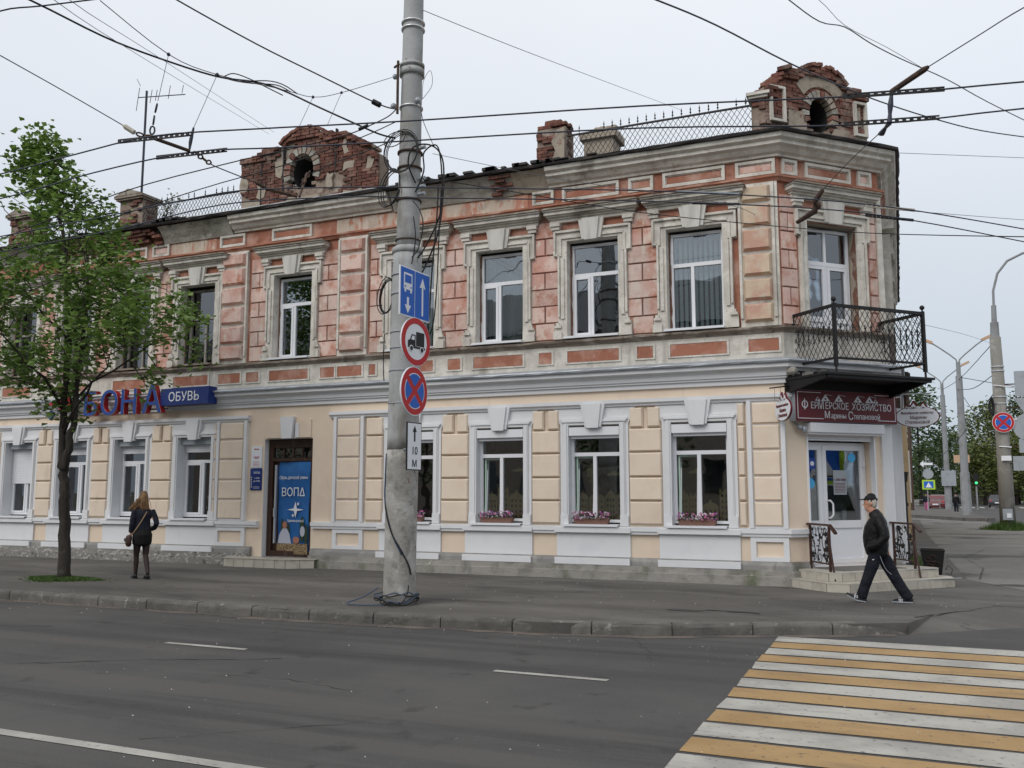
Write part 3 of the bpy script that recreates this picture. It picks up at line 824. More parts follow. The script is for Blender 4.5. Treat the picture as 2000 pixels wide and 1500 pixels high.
# panels below the upper sill ledge
for (a, b) in [(-22.52, -21.44), (-20.4, -19.4), (-18.45, -17.35), (-16.44, -15.35), (-15.03, -14.37), (-14.19, -13.82), (-13.51, -12.41), (-12.07, -11.69), (-11.61, -10.96), (-10.77, -10.6), (-10.2, -9.15), (-8.79, -8.49), (-8.18, -7.05), (-6.69, -6.41), (-6.07, -4.99), (-4.62, -4.3), (-3.96, -2.88), (-2.48, -1.93)]:
    mb = MB()
    for (x0, x1, y0, y1) in ((a - .045, b + .045, 4.50, 4.54), (a - .045, b + .045, 4.235, 4.265), (a - .045, a, 4.265, 4.50), (b, b + .045, 4.265, 4.50)):
        mb.box(MAIN, x0, x1, .058, .078, y0, y1)
    f = mb.obj('sill_panel', 'oldwhite', B)
    mb = MB(); mb.frus(MAIN, a, b, 4.265, 4.5, .058, .07, .006); mb.obj('panel_field', 'orange', f)

# ---- pillow blocks, shared meshes
bcache = {}
def block(fr, a0, a1, z0, z1, dep, bev, m, name, base=0.0, par=None):
    key = (round(a1 - a0, 2), round(z1 - z0, 2), dep, bev, m)
    if key not in bcache:
        mb = MB(); mb.frus(Fr(0, 0, 0), 0, key[0], 0, key[1], 0, dep, bev)
        bcache[key] = mb.mesh(name, m)
    return place(bcache[key], name, par or B, loc=fr.p(a0, base + rnd(-.002, .004), z0), rotz=fr.ang)
UR = [4.76, 5.12, 5.475, 5.83, 6.19, 6.55, 6.91, 7.27]
def ashlar(fr, a0, a1, m='pink', rows=UR, top=True, low=None):
    mb = MB(); mb.box(fr, a0 + (low or 0), a1 - (low or 0), .0, .004, rows[0] + .01, rows[-1] - .01); mb.obj('joint_shade_backing', 'joint', B)  # dark sheet behind the blocks, paints shade into their gaps
    for i in range(len(rows) - 1):
        z0, z1 = rows[i] + .008, rows[i + 1] - .008
        x0, x1 = a0, a1
        if i == 0 and low: x0, x1 = a0 + low, a1 - low
        if i >= 5 and low: x0, x1 = a0 + low, a1 - low
        if i % 2 == 0:
            block(fr, x0, x1, z0, z1, .03, .009, m, 'wall_block')
        else:
            c = (x0 + x1) / 2 + rnd(-.01, .01)
            block(fr, x0, c - .01, z0, z1, .03, .009, m, 'wall_block')
            block(fr, c + .01, x1, z0, z1, .03, .009, m, 'wall_block')
H = .735
spans = [(-9.70 + H, -7.6 - H), (-7.6 + H, -5.53 - H), (-5.53 + H, -3.46 - H)]
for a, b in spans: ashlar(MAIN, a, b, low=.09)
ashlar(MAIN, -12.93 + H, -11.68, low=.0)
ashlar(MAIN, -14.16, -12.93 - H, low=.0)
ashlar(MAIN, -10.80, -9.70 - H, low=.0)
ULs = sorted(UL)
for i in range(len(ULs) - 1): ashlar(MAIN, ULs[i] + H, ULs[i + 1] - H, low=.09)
# pilasters of the upper floor
PR = [4.79, 5.20, 5.67, 6.15, 6.63, 7.10, 7.47]
def upilaster(fr, a0, a1, m, sides=True, n=.06):
    mb = MB(); mb.box(fr, a0, a1, 0, n, 4.74, 7.5)
    if sides:
        mb.box(fr, a0, a0 + .05, n, n + .035, 4.9, 7.45); mb.box(fr, a1 - .05, a1, n, n + .035, 4.9, 7.45)
    pl = mb.obj('pilaster', 'oldwhite', B)
    for i in range(len(PR) - 1):
        block(fr, a0 + .07, a1 - .07, PR[i] + .03, PR[i + 1] - .03, .09, .045, m, 'pilaster_block', base=n, par=pl)
upilaster(MAIN, -2.60, -1.93, 'oldcream')
upilaster(MAIN, -11.64, -10.86, 'pink')
upilaster(MAIN, -15.06, -14.24, 'pink')
mb = MB(); mb.box(MAIN, -1.925, -1.87, 0, .05, 4.74, 7.5); mb.obj('corner_strip', 'oldwhite', B)
# chamfer rustication
for a, b in ((.03, .30), ):
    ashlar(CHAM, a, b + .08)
for i in range(len(UR) - 1):
    block(CHAM, 2.13, 2.31, UR[i] + .012, UR[i + 1] - .012, .03, .009, 'pink', 'wall_block')
mb = MB(); mb.box(CHAM, 2.33, 2.45, 0, .06, 4.74, 7.5); mb.obj('corner_strip', 'oldwhite', B)

# ---- ground floor blocks
LRW = [1.04, 1.50, 1.96, 2.44, 2.91, 3.32]
def lblocks(fr, a0, a1, split_top=False, rows=LRW, base=.02, par=None):
    for i in range(len(rows) - 1):
        z0, z1 = rows[i] + .008, rows[i + 1] - .008
        if i == len(rows) - 2 and split_top:
            c = (a0 + a1) / 2
            block(fr, a0 + .02, c - .04, z0, z1, .048, .028, 'creamb', 'wall_block', base=base, par=par)
            block(fr, c + .04, a1 - .02, z0, z1, .048, .028, 'creamb', 'wall_block', base=base, par=par)
        else:
            block(fr, a0, a1, z0, z1, .048, .028, 'creamb', 'wall_block', base=base, par=par)
for i in range(3): lblocks(MAIN, LR[i] + .715, LR[i + 1] - .715, True)
LLs = sorted(LL)
for i in range(len(LLs) - 1): lblocks(MAIN, LLs[i] + .71, LLs[i + 1] - .71, True)
lblocks(MAIN, -2.74, -2.60)
lblocks(MAIN, -10.82, -10.38)
lblocks(MAIN, -14.98 - .12, -14.98 - .02)
def lpil(fr, a0, a1, s0=True, s1=True):
    mb = MB()
    mb.box(fr, a0, a1, 0, .035, 1.01, 3.34)
    if s0: mb.box(fr, a0, a0 + .075, .035, .09, 1.01, 3.34)
    if s1: mb.box(fr, a1 - .075, a1, .035, .09, 1.01, 3.34)
    pl = mb.obj('pilaster', 'white', B)
    lblocks(fr, a0 + .09, a1 - .09, base=.036, par=pl)
    # framed recess in the base
    mb = MB(); w_ = .10
    for (x0, x1, y0, y1) in ((a0, a1, .77, .86), (a0, a1, .42, .50), (a0, a0 + w_, .50, .77), (a1 - w_, a1, .50, .77)):
        mb.box(fr, x0, x1, 0, .05, y0, y1)
    mb.obj('base_frame', 'white', pl)
lpil(MAIN, -2.56, -1.88)
lpil(MAIN, -11.66, -10.87)
lpil(MAIN, -14.99, -14.10)
mb = MB(); mb.box(CHAM, 2.20, 2.45, 0, .05, .40, 3.66); mb.obj('corner_strip', 'white', B)
mb = MB()
for i in range(4): mb.box(SIDE, .03 + i * .12, .10 + i * .12, 0, .05 + i * .055, .3, 3.3)
mb.obj('corner_fluting', 'white', B)

# ---- plinth
for a, b in ((-27, -13.9), (-12.22, None)):
    pth = cut(a, b) if b else [(a, 17), C1, (C1[0] + .32, C1[1] + .32)]
    mb = MB(); mb.sweep(pth, [(0, .27), (.11, .27), (.10, .35), (.055, .415), (0, .42)]); mb.obj('plinth_cap', 'plinthpaint', B)
    mb = MB(); mb.sweep(pth, [(0, 0), (.22, 0), (.215, .16), (.16, .17), (.155, .27), (0, .27)], rag=.008); mb.obj('plinth', 'plinth' if not b else 'peel', B)
pth = [(C2[0] - .25, C2[1] - .25), C2, (-.138, 34)]
mb = MB(); mb.sweep(pth, [(0, 0), (.12, 0), (.10, .35), (.05, .42), (0, .42)]); mb.obj('plinth', 'plinth', B)

# ---- windows
def arch_lower(fr, c, hw, right):
    """flat painted surround with stepped architrave and keystone"""
    mb = MB()
    o_ = .705
    for s_ in (-1, 1):
        x0, x1 = sorted((c + s_ * hw, c + s_ * o_))
        mb.box(fr, x0, x1, 0, .035, 1.01, 3.0)
        xa, xb = sorted((c + s_ * (hw + .0), c + s_ * (hw + .11)))
        mb.box(fr, xa, xb, .035, .06, 1.22, 3.0)
        xa, xb = sorted((c + s_ * (hw + .03), c + s_ * (hw + .09)))
        mb.box(fr, xa, xb, .06, .08, 1.22, 3.02)
        xa, xb = sorted((c + s_ * hw, c + s_ * (o_ - .01)))
        mb.box(fr, xa, xb, .035, .085, 1.01, 1.22)
    mb.poly(fr, [(c - o_, 3.0), (c + o_, 3.0), (c + o_ + .14, 3.335), (c - o_ - .14, 3.335)], 0, .033)
    mb.box(fr, c - hw - .11, c + hw + .11, .033, .06, 3.0, 3.055)
    mb.box(fr, c - hw - .14, c + hw + .14, .033, .085, 3.055, 3.09)
    mb.box(fr, c - hw - .17, c + hw + .17, .033, .07, 3.09, 3.13)
    return mb
def key_lower(fr, c):
    mb = MB()
    mb.poly(fr, [(c - .165, 2.95), (c + .165, 2.95), (c + .25, 3.40), (c - .25, 3.40)], .03, .11)
    mb.poly(fr, [(c - .12, 2.93), (c + .12, 2.93), (c + .18, 3.41), (c - .18, 3.41)], .11, .15)
    return mb
def frame_rects(fr, a0, a1, z0, z1, n0, n1, bars, t_=.055):
    """outer frame + bars: ('v',a,z0,z1,width) or ('h',z,a0,a1,width)"""
    mb = MB()
    mb.box(fr, a0, a0 + t_, n0, n1, z0, z1); mb.box(fr, a1 - t_, a1, n0, n1, z0, z1)
    mb.box(fr, a0 + t_, a1 - t_, n0, n1, z0, z0 + t_); mb.box(fr, a0 + t_, a1 - t_, n0, n1, z1 - t_, z1)
    for b in bars:
        if b[0] == 'h': mb.box(fr, b[2] + .001, b[3] - .001, n0 + .002, n1 + .004, b[1] - b[4] / 2, b[1] + b[4] / 2)
        else: mb.box(fr, b[1] - b[4] / 2, b[1] + b[4] / 2, n0 + .003, n1 + .002, b[2], b[3])
    return mb
def pane(fr, a0, a1, z0, z1, n, par, m='glass'):
    mb = MB(); mb.box(fr, a0, a1, n - .006, n, z0, z1)
    return mb.obj('pane', m, par)
def sash(fr, a0, a1, z0, z1, n, par, m='pvc', tilt=0.0, t_=.05):
    mb = frame_rects(fr, a0, a1, z0, z1, n - .02, n + .02, [], t_)
    if tilt:
        for i, v in enumerate(mb.v):
            v = Vector(v); k = (v.z - z0) * tilt
            v -= fr.n * k
            v += fr.t * (k * .35)
            mb.v[i] = tuple(v)
    o = mb.obj('sash', m, par)
    return o
def flower_box(fr, c, z, label):
    t = thing('flower_box', label, 'flower box', tuple(fr.p(c, .06, z)), 'flower boxes on the shop window sills')
    mb = MB(); mb.poly(fr, [(c - .33, z), (c + .33, z), (c + .36, z + .11), (c - .36, z + .11)], -.04, .11)
    mb.obj('trough', 'soil', t)
    mb = MB()
    for i in range(170):
        a = c + rnd(-.38, .38); n = rnd(-.05, .16); zz = z + .09 + rnd(0, .06)
        p = fr.p(a, n, zz); q = p + Vector((rnd(-.05, .05), rnd(-.05, .03), rnd(-.03, .07)))
        u = Vector((rnd(-1, 1), rnd(-1, 1), rnd(-1, 1))).normalized() * .014
        mb.add([p - u, p + u, q + u * .3, q - u * .3], [(0, 1, 2, 3)])
    mb.obj('foliage', 'plastgreen', t)
    mb = MB()
    for i in range(95):
        mb.m = random.choice((0, 0, 1, 1, 2))
        p = fr.p(c + rnd(-.37, .37), rnd(-.03, .17), z + .10 + rnd(0, .13))
        for k_ in range(4):
            u = Vector((rnd(-1, 1), rnd(-1, 1), rnd(-.6, 1))).normalized() * .028
            v2 = u.cross(Vector((rnd(-1, 1), rnd(-1, 1), rnd(-1, 1)))).normalized() * .017
            mb.add([p, p + u * .6 + v2, p + u * 1.2, p + u * .6 - v2], [(0, 1, 2, 3)])
    mb.obj('blossom', ['fpink', 'fpale', 'fpurple'], t)
    return t
def paper_town(fr, c, seed, label):
    rs = random.Random(seed)
    t = thing('paper_town', label, 'decoration', tuple(fr.p(c, -.27, 1.1)), 'cut-out paper towns in the shop windows')
    a = c - .48
    while a < c + .42:
        w_ = rs.uniform(.17, .36); h_ = rs.uniform(.18, .64)
        z0 = 1.08
        mb = MB()
        # facade strips leaving window holes
        nw = 2 if w_ < .2 else 3; nr = max(2, int(h_ / .11))
        gw = w_ / (nw * 2 + 1); gh = h_ / (nr * 2 + 1)
        for i in range(nw + 1): mb.box(fr, a + i * 2 * gw, a + (i * 2 + 1) * gw, -.345, -.335, z0, z0 + h_)
        for j in range(nr + 1): mb.box(fr, a, a + w_, -.344, -.336, z0 + j * 2 * gh, z0 + (j * 2 + 1) * gh)
        st = rs.choice((0, 1, 2))
        if st == 0: mb.poly(fr, [(a, z0 + h_), (a + w_, z0 + h_), (a + w_ / 2, z0 + h_ + .12)], -.345, -.335)
        elif st == 1:
            for j in range(3): mb.box(fr, a + j * w_ / 2.6, a + j * w_ / 2.6 + w_ / 6, -.345, -.335, z0 + h_, z0 + h_ + .05)
        else: mb.poly(fr, [(a, z0 + h_), (a + w_, z0 + h_), (a + w_ * .8, z0 + h_ + .06), (a + w_ * .65, z0 + h_ + .06), (a + w_ * .5, z0 + h_ + .14), (a + w_ * .35, z0 + h_ + .06), (a + w_ * .2, z0 + h_ + .06)], -.345, -.335)
        mb.obj('paper_house', 'paper', t)
        a += w_ + rs.uniform(.005, .03)
    return t

def lower_window(i, c, right):
    hw = .53 if right else .52
    dep = .16 if right else .24
    fr = MAIN
    h = (c - hw, c + hw, 1.04, 2.99 if right else 3.0)
    reveal(fr, h, dep, 'white')
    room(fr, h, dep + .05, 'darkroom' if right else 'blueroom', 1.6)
    n1 = -dep + .02; n0 = -dep - .05
    zt = 2.72
    top = 2.99
    a0, a1 = c - hw, c + hw
    mid = c - .04 if right else c + .06
    zb = 1.075
    tr = 2.42
    mb = frame_rects(fr, a0, a1, zb, top, n0, n1, [('h', tr, a0 + .055, a1 - .055, .075), ('v', mid, zb + .055, tr - .0375, .07)])
    win = mb.obj('window', 'pvc', B)
    gm = 'glassdark'
    pane(fr, a0 + .05, a1 - .05, tr + .03, top - .05, n1 - .04, win, gm)
    pane(fr, mid + .03, a1 - .05, zb + .05, tr - .03, n1 - .04, win, gm)
    if right:
        sash(fr, a0 + .06, mid - .035, zb + .06, tr - .04, n0 - .03, win, 'pvc', tilt=.05)
        s_ = MB(); s_.box(fr, a0 + .075, a0 + .105, n0 - .05, n0 - .01, zb + .1, tr - .04)
        s_.box(fr, a0 + .105, mid - .04, n0 - .05, n0 - .02, tr - .075, tr - .045)
        s_.obj('sash_edge', 'pvcgreen', win)
        pane(fr, a0 + .10, mid - .03, zb + .08, tr - .06, n0 - .06, win, gm)
    else:
        sash(fr, a0 + .055, mid - .035, zb + .055, tr - .04, n1 - .005, win, 'pvc')
        pane(fr, a0 + .08, mid - .06, zb + .09, tr - .07, n1 - .02, win, gm)
        mb = MB()
        # net curtain folds
        P = []; k_ = 40
        for j in range(k_ + 1):
            a = a0 + .05 + (hw * 2 - .1) * j / k_
            P += [fr.p(a, n0 - .28 + .02 * math.sin(j * 1.3), 1.05), fr.p(a, n0 - .28 + .02 * math.sin(j * 1.3), 2.9)]
        mb.add(P, [(2 * j, 2 * j + 1, 2 * j + 3, 2 * j + 2) for j in range(k_)])
        mb.obj('curtain', 'curtain', win)
        mb = MB(); mb.box(fr, a0 + .15, a0 + .75, n0 - .24, n0 - .14, 1.09, 1.22); mb.obj('display', 'litred' if i == 1 else 'stickerblue', win)
    # roller shutter box
    if right:
        mb = MB()
        mb.poly(Fr(*fr.p(c, 0, 0)[:2], 0), [(-hw + .01, 2.79), (hw - .01, 2.79), (hw - .01, 2.955), (-hw + .01, 2.955)], -dep + .03, .05)
        mb.poly(Fr(*fr.p(c, 0, 0)[:2], 0), [(-hw + .02, 2.73), (hw - .02, 2.73), (hw - .02, 2.79), (-hw + .02, 2.79)], -dep + .03, -.02)
        mb.obj('shutter_box', 'pvc', win)
    else:
        mb = MB(); mb.box(fr, a0 + .002, a1 - .002, -dep + .03, -.06, 2.83, 2.998); mb.obj('shutter_box', 'greyback', win)
        nslat = 20 if i == 3 else 4
        for j in range(nslat):
            z = 2.825 - j * .046
            mb = MB(); mb.poly(Fr(c, 17 + dep - .045, 0), [(-hw + .01, z - .043), (hw - .01, z - .043), (hw - .01, z), (-hw + .01, z)], -.012, .004)
            mb.obj('shutter_slat', 'pvc', win)
    # sill
    mb = MB(); mb.box(fr, a0 - .10, a1 - .03, -dep, .16, 1.025, 1.045); mb.box(fr, a0 - .10, a1 - .03, .145, .16, 1.0, 1.025)
    mb.obj('sill', 'pvc', win)
    arch_lower(fr, c, hw, right).obj('architrave', 'white', win)
    key_lower(fr, c).obj('keystone', 'white', win)
    # white apron under the window
    mb = MB(); mb.box(fr, c - .79, c + .72, 0, .045, .42, .86); mb.obj('apron', 'white', win)
    mb = MB(); mb.box(fr, c - .81, c + .74, .098, .125, .885, .985); mb.box(fr, c - .80, c + .73, .11, .16, .275, .40)
    mb.obj('apron_ledge', 'white' if False else ['white'], win)
for i, c in enumerate(LR): lower_window(i, c, True)
for i, c in enumerate(LL): lower_window(i, c, False)
for i, c in enumerate(LR):
    flower_box(MAIN, c - .06, 1.047, ['wooden trough of pink flowers on the sill half hidden behind the concrete pole', 'trough of pink and violet flowers in the shop window just right of the concrete pole', 'wooden trough of pale pink flowers on the middle of the shop window sills', 'wooden trough of flowers on the sill of the shop window nearest the corner door'][i])
    if i: paper_town(MAIN, c, 11 + i, ['', 'yellow paper houses with a fir tree inside the window right of the concrete pole', 'brown paper house fronts inside the middle shop window, below a paper balloon', 'yellow paper castle and low house inside the shop window nearest the door'][i])
# a paper balloon and two paper clouds hanging in the windows
mb = MB(); mb.ball(MAIN.p(-5.72, -.45, 2.08), .14, .05, .18); mb.poly(MAIN, [(-5.80, 1.92), (-5.64, 1.92), (-5.69, 1.78), (-5.75, 1.78)], -.47, -.43); mb.box(MAIN, -5.75, -5.69, -.47, -.43, 1.70, 1.77)
tag(mb.obj('paper_balloon', mat('green_paper', (.34, .36, .14), .8)), 'green paper hot-air balloon hanging in the middle shop window', 'decoration')
for c_, z_, l_ in ((-7.36, 2.12, 'small yellow paper cloud hanging in the window right of the concrete pole'), (-5.28, 2.02, 'yellow paper cloud hanging beside the paper balloon'), (-3.62, 2.05, 'yellow paper cloud hanging in the window nearest the corner door')):
    mb = MB(); mb.poly(MAIN, [(c_ - .16, z_ - .02), (c_ + .18, z_ - .02), (c_ + .12, z_ + .03), (c_ + .04, z_ + .04), (c_, z_ + .08), (c_ - .05, z_ + .04), (c_ - .12, z_ + .02)], -.45, -.44)
    tag(mb.obj('paper_cloud', 'paper'), l_, 'decoration', 'paper clouds in the shop windows')

def upper_surround(fr, c, hw, win, z0=4.76, z1=6.80, feet=True, m='oldwhite'):
    mb = MB()
    for s_ in (-1, 1):
        def bx(x0, x1, n0, n1, za, zb):
            p, q = sorted((c + s_ * x0, c + s_ * x1)); mb.box(fr, p, q, n0, n1, za, zb)
        bx(hw, hw + .19, 0, .05, z0 + (.25 if feet else 0), z1 - .32)
        bx(hw, hw + .28, 0, .052, z1 - .32, z1 + .22)
        bx(hw + .055, hw + .125, .05, .082, z0 + (.42 if feet else 0), z1 - .36)
        bx(hw + .145, hw + .185, .05, .10, z0 + (.46 if feet else 0), z1 - .30)
        bx(hw + .235, hw + .275, .052, .10, z1 - .30, z1 + .22)
        bx(hw + .185, hw + .235, .052, .098, z1 - .305, z1 - .262)
        bx(hw + .11, hw + .16, .052, .08, z1 - .31, z1 + .05)
        if feet:
            bx(hw + .0, hw + .27, 0, .06, z0, z0 + .25)
            bx(hw + .12, hw + .26, .06, .11, z0 + .23, z0 + .28)
            bx(hw + .16, hw + .23, .05, .10, z0 + .28, z0 + .34)
            bx(hw + .10, hw + .28, .06, .13, z0 - .01, z0 + .15)
    mb.box(fr, c - hw, c + hw, 0, .051, z1, z1 + .22)
    mb.box(fr, c - hw - .23, c + hw + .23, .052, .101, z1 + .18, z1 + .225)
    mb.box(fr, c - hw - .11, c + hw + .11, .052, .082, z1 + .05, z1 + .10)
    mb.obj('architrave', m, win)
    mb = MB()
    mb.poly(fr, [(c - .20, z1 - .01), (c + .20, z1 - .01), (c + .27, z1 + .40), (c - .27, z1 + .40)], .05, .12)
    mb.poly(fr, [(c - .13, z1 - .04), (c + .13, z1 - .04), (c + .18, z1 + .41), (c - .18, z1 + .41)], .12, .165)
    mb.obj('keystone', 'keyold', win)
    mb = MB()
    H_ = hw + .36
    zz = z1 + .42
    mb.box(fr, c - H_, c + H_, 0, .08, zz - .02, zz + .05)
    mb.box(fr, c - H_ - .02, c + H_ + .02, 0, .12, zz + .05, zz + .09)
    mb.box(fr, c - H_ - .05, c + H_ + .05, 0, .18, zz + .09, zz + .12)
    mb.box(fr, c - H_ - .08, c + H_ + .08, 0, .23, zz + .12, zz + .19)
    mb.box(fr, c - H_ - .10, c + H_ + .10, 0, .27, zz + .19, zz + .215)
    for s_ in (-1, 1):
        x0, x1 = sorted((c + s_ * (H_ - .02), c + s_ * (H_ - .24)))
        mb.box(fr, x0, x1, 0, .14, zz - .10, zz - .02); mb.box(fr, x0 + .02, x1 - .02, 0, .11, zz - .17, zz - .10)
    mb.obj('hood', m, win)
    mb = MB(); mb.poly(fr, [(c - H_ - .13, zz + .218), (c + H_ + .13, zz + .218), (c + H_ + .05, zz + .25), (c - H_ - .05, zz + .25)], 0, .30)
    mb.obj('hood_cap', 'dirtyledge', win)
def vslats(fr, a0, a1, z0, z1, n, par, pitch=.10, wd=.058):
    a = a0
    while a < a1 - .03:
        mb = MB(); mb.add([fr.p(a, n, z0), fr.p(a + wd, n - .035, z0), fr.p(a + wd, n - .035, z1), fr.p(a, n, z1)], [(0, 1, 2, 3)])
        mb.obj('blind_slat', 'blind', par)
        a += pitch
def upper_window(idx, c, style):
    fr = MAIN; hw = .545; dep = .20
    h = (c - hw, c + hw, 4.76, 6.80)
    reveal(fr, h, dep, 'oldwhite')
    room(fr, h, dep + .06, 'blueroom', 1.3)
    a0, a1, z0, z1 = c - hw + .035, c + hw - .01, 4.80, 6.74
    n0, n1 = -dep - .04, -dep + .03
    # ragged strips of missing plaster round the frame
    mb = MB()
    k_ = 14
    P = [fr.p(c - hw + .002, -dep + .032, 4.78 + (1.98) * j / k_) for j in range(k_ + 1)] + [fr.p(c - hw + .03 + rnd(.0, .03), -dep + .034, 4.78 + (1.98) * j / k_) for j in range(k_ + 1)]
    mb.add(P, [(j, j + 1, k_ + 2 + j, k_ + 1 + j) for j in range(k_)])
    mb.obj('broken_edge', 'brokenbrick', B)
    if style == 'wood':
        tr = 6.0; mid = c + .02
        mb = frame_rects(fr, a0, a1, z0, z1, n0 - .1, n1 - .1, [('h', tr, a0 + .06, a1 - .06, .06), ('v', mid, z0 + .06, tr - .03, .05)], .06)
        win = mb.obj('window', 'oldwood', B)
        pane(fr, a0 + .05, a1 - .05, tr + .02, z1 - .05, n1 - .14, win)
        pane(fr, mid + .02, a1 - .05, z0 + .05, tr - .02, n1 - .14, win)
        pane(fr, a0 + .05, mid - .02, z0 + .05, tr - .02, n1 - .141, win)
        mb = MB(); P = []; k_ = 30
        for j in range(k_ + 1):
            a = a0 + .05 + (a1 - a0 - .1) * j / k_
            P += [fr.p(a, n0 - .3 + .03 * math.sin(j * 1.1), 4.8), fr.p(a, n0 - .3 + .03 * math.sin(j * 1.1), 5.9)]
        mb.add(P, [(2 * j, 2 * j + 1, 2 * j + 3, 2 * j + 2) for j in range(k_)])
        mb.obj('curtain', 'curtain', win)
    else:
        tr = 6.10; mid = c - .10
        bars = [('h', tr, a0 + .055, a1 - .055, .075), ('v', mid + .02, z0 + .055, tr - .0375, .065)]
        mb = frame_rects(fr, a0, a1, z0, z1, n0, n1, bars)
        win = mb.obj('window', 'pvc', B)
        pane(fr, a0 + .05, a1 - .05, tr + .03, z1 - .05, n1 - .035, win)
        pane(fr, mid + .045, a1 - .05, z0 + .05, tr - .03, n1 - .035, win)
        if style != 'plain2':
            sash(fr, a0 + .05, mid - .01, z0 + .05, tr - .035, n1 - .002, win, 'pvc')
        pane(fr, a0 + .07, mid - .03, z0 + .08, tr - .06, n1 - .03, win)
        if style in ('slats', 'plain2'): vslats(fr, a0 + .03, a1 - .05, z0 + .02, z1 - .05, n0 - .10, win)
        elif style == 'sheer':
            mb = MB(); P = []; k_ = 34
            for j in range(k_ + 1):
                a = a0 + .05 + (a1 - a0 - .1) * j / k_
                P += [fr.p(a, n0 - .2 + .012 * math.sin(j * 1.7), 4.85), fr.p(a, n0 - .2 + .012 * math.sin(j * 1.7), 6.7)]
            mb.add(P, [(2 * j, 2 * j + 1, 2 * j + 3, 2 * j + 2) for j in range(k_)])
            mb.obj('curtain', 'curtain', win)
    mb = MB(); mb.poly(fr, [(c - hw - .06, 4.745), (c + hw + .02, 4.745), (c + hw + .02, 4.79), (c - hw - .02, 4.79)], -dep, .20)
    mb.obj('sill', 'pvc' if style != 'wood' else 'dirtyledge', win)
    upper_surround(fr, c, hw, win)
for i, (c, s_) in enumerate(zip(UP, ('plain2', 'dark', 'sheer', 'slats', 'dark'))): upper_window(i, c, s_)
for i, c in enumerate(UL): upper_window(i + 5, c, 'wood')

# ---- brown street door on the left
D = (-13.62, -12.27, .2, 2.9)
reveal(MAIN, D, .22, 'white'); room(MAIN, D, .34, 'dark', .6)
mb = frame_rects(MAIN, -13.60, -12.29, .21, 2.895, -.32, -.14, [('h', 2.42, -13.48, -12.41, .07)], .12)
mb.box(MAIN, -13.48, -12.41, -.30, -.16, 2.70, 2.78)
door = mb.obj('street_door', 'brownwood', B)
for j in range(4):
    a = -13.46 + j * .262
    pane(MAIN, a + .012, a + .25, 2.46, 2.69, -.20, door, 'glassdark')
    mb = MB(); mb.box(MAIN, a + .25, a + .274, -.24, -.17, 2.455, 2.70); mb.obj('glazing_bar', 'brownwood', door)
mb = MB(); mb.box(MAIN, -13.48, -12.41, -.27, -.22, .23, 2.385); mb.obj('leaf', 'brownwood', door)
mb = MB(); mb.box(MAIN, -13.40, -13.355, -.17, -.12, .5, 2.3); mb.box(MAIN, -13.405, -13.36, -.12, -.10, 1.1, 1.3); mb.obj('pull_bar', 'steelband', door)
mb = MB()
c = -12.93
mb.box(MAIN, c - .62, c - .20, 0, .035, 2.92, 3.33)
mb.obj('door_spandrel', 'cream', B)
mb = MB(); mb.box(MAIN, c + .20, c + .62, 0, .035, 2.92, 3.33); mb.obj('door_spandrel', 'cream', B)
mb = MB(); mb.poly(MAIN, [(c - .14, 2.90), (c + .14, 2.90), (c + .19, 3.40), (c - .19, 3.40)], 0, .12); mb.box(MAIN, c + .20, c + .30, 0, .06, 2.92, 3.25)
mb.obj('keystone', 'white', door)
# blue poster on the door
T = thing('door_poster', 'blue vertical shoe-shop poster hung on the brown street door', 'poster', (-12.88, 17.15, .3))
PF = Fr(-12.88, 17.17, -4)
mb = MB()
P = []; nx_, nz_ = 12, 26
for j in range(nz_ + 1):
    for i in range(nx_ + 1):
        a = -.46 + .92 * i / nx_; z = .25 + 2.12 * j / nz_
        P.append(PF.p(a, .012 * math.sin(a * 9 + z * 3) + .008 * math.sin(z * 7), z))
mb.add(P, [(j * (nx_ + 1) + i, j * (nx_ + 1) + i + 1, (j + 1) * (nx_ + 1) + i + 1, (j + 1) * (nx_ + 1) + i) for j in range(nz_) for i in range(nx_)])
mb.obj('banner', 'posterblue', T)
mb = MB()
text(mb, 'Обувь для всей семьи', PF, 0, 1.97, .032, .075, sx=.72, shear=.15)
text(mb, 'ВОПΔ', PF, 0, 1.58, .032, .19, sx=.92)
text(mb, 'Гармония для всей', PF, .08, .99, .025, .06, sx=.6, shear=.15)
def star(mb, fr, a, z, s, n):
    mb.poly(fr, [(a - s, z + .0), (a - .25 * s, z + .12 * s), (a, z + .75 * s), (a + .15 * s, z + .12 * s), (a + s, z), (a + .2 * s, z - .12 * s), (a, z - .75 * s), (a - .2 * s, z - .12 * s)], n, n + .004)
    for q in (-1, 1):
        x, y = a + q * .3 * s, z + q * .55 * s
        mb.poly(fr, [(x - .13 * s, y), (x, y + .18 * s), (x + .13 * s, y), (x, y - .18 * s)], n, n + .004)
star(mb, PF, .08, 1.27, .24, .025)
mb.obj('print', 'signwhite', T)
mb = MB(); mb.box(PF, -.45, .45, .022, .026, .26, .50); mb.obj('printed_ground', 'posterleaf', T)
mb = MB()
for x, y, r1, r2 in ((-.3, .95, .05, .22), (.28, .92, .07, .3), (-.12, .9, .04, .16), (.12, .62, .08, .12), (.40, .8, .05, .25)): disc(mb, PF, x, y - .1, r1, .021, .0235, 10, r2)
mb.obj('printed_trees', mat('print_dark_green', (.03, .05, .03), .6), T)
mb = MB(); mb.poly(PF, [(-.42, .50), (-.02, .50), (-.08, .72), (-.16, .84), (-.28, .84), (-.38, .70)], .027, .030); disc(mb, PF, .30, .78, .07, .027, .030, 12, .12)
mb.obj('printed_shirt', mat('print_pale_shirt', (.45, .47, .55), .6), T)
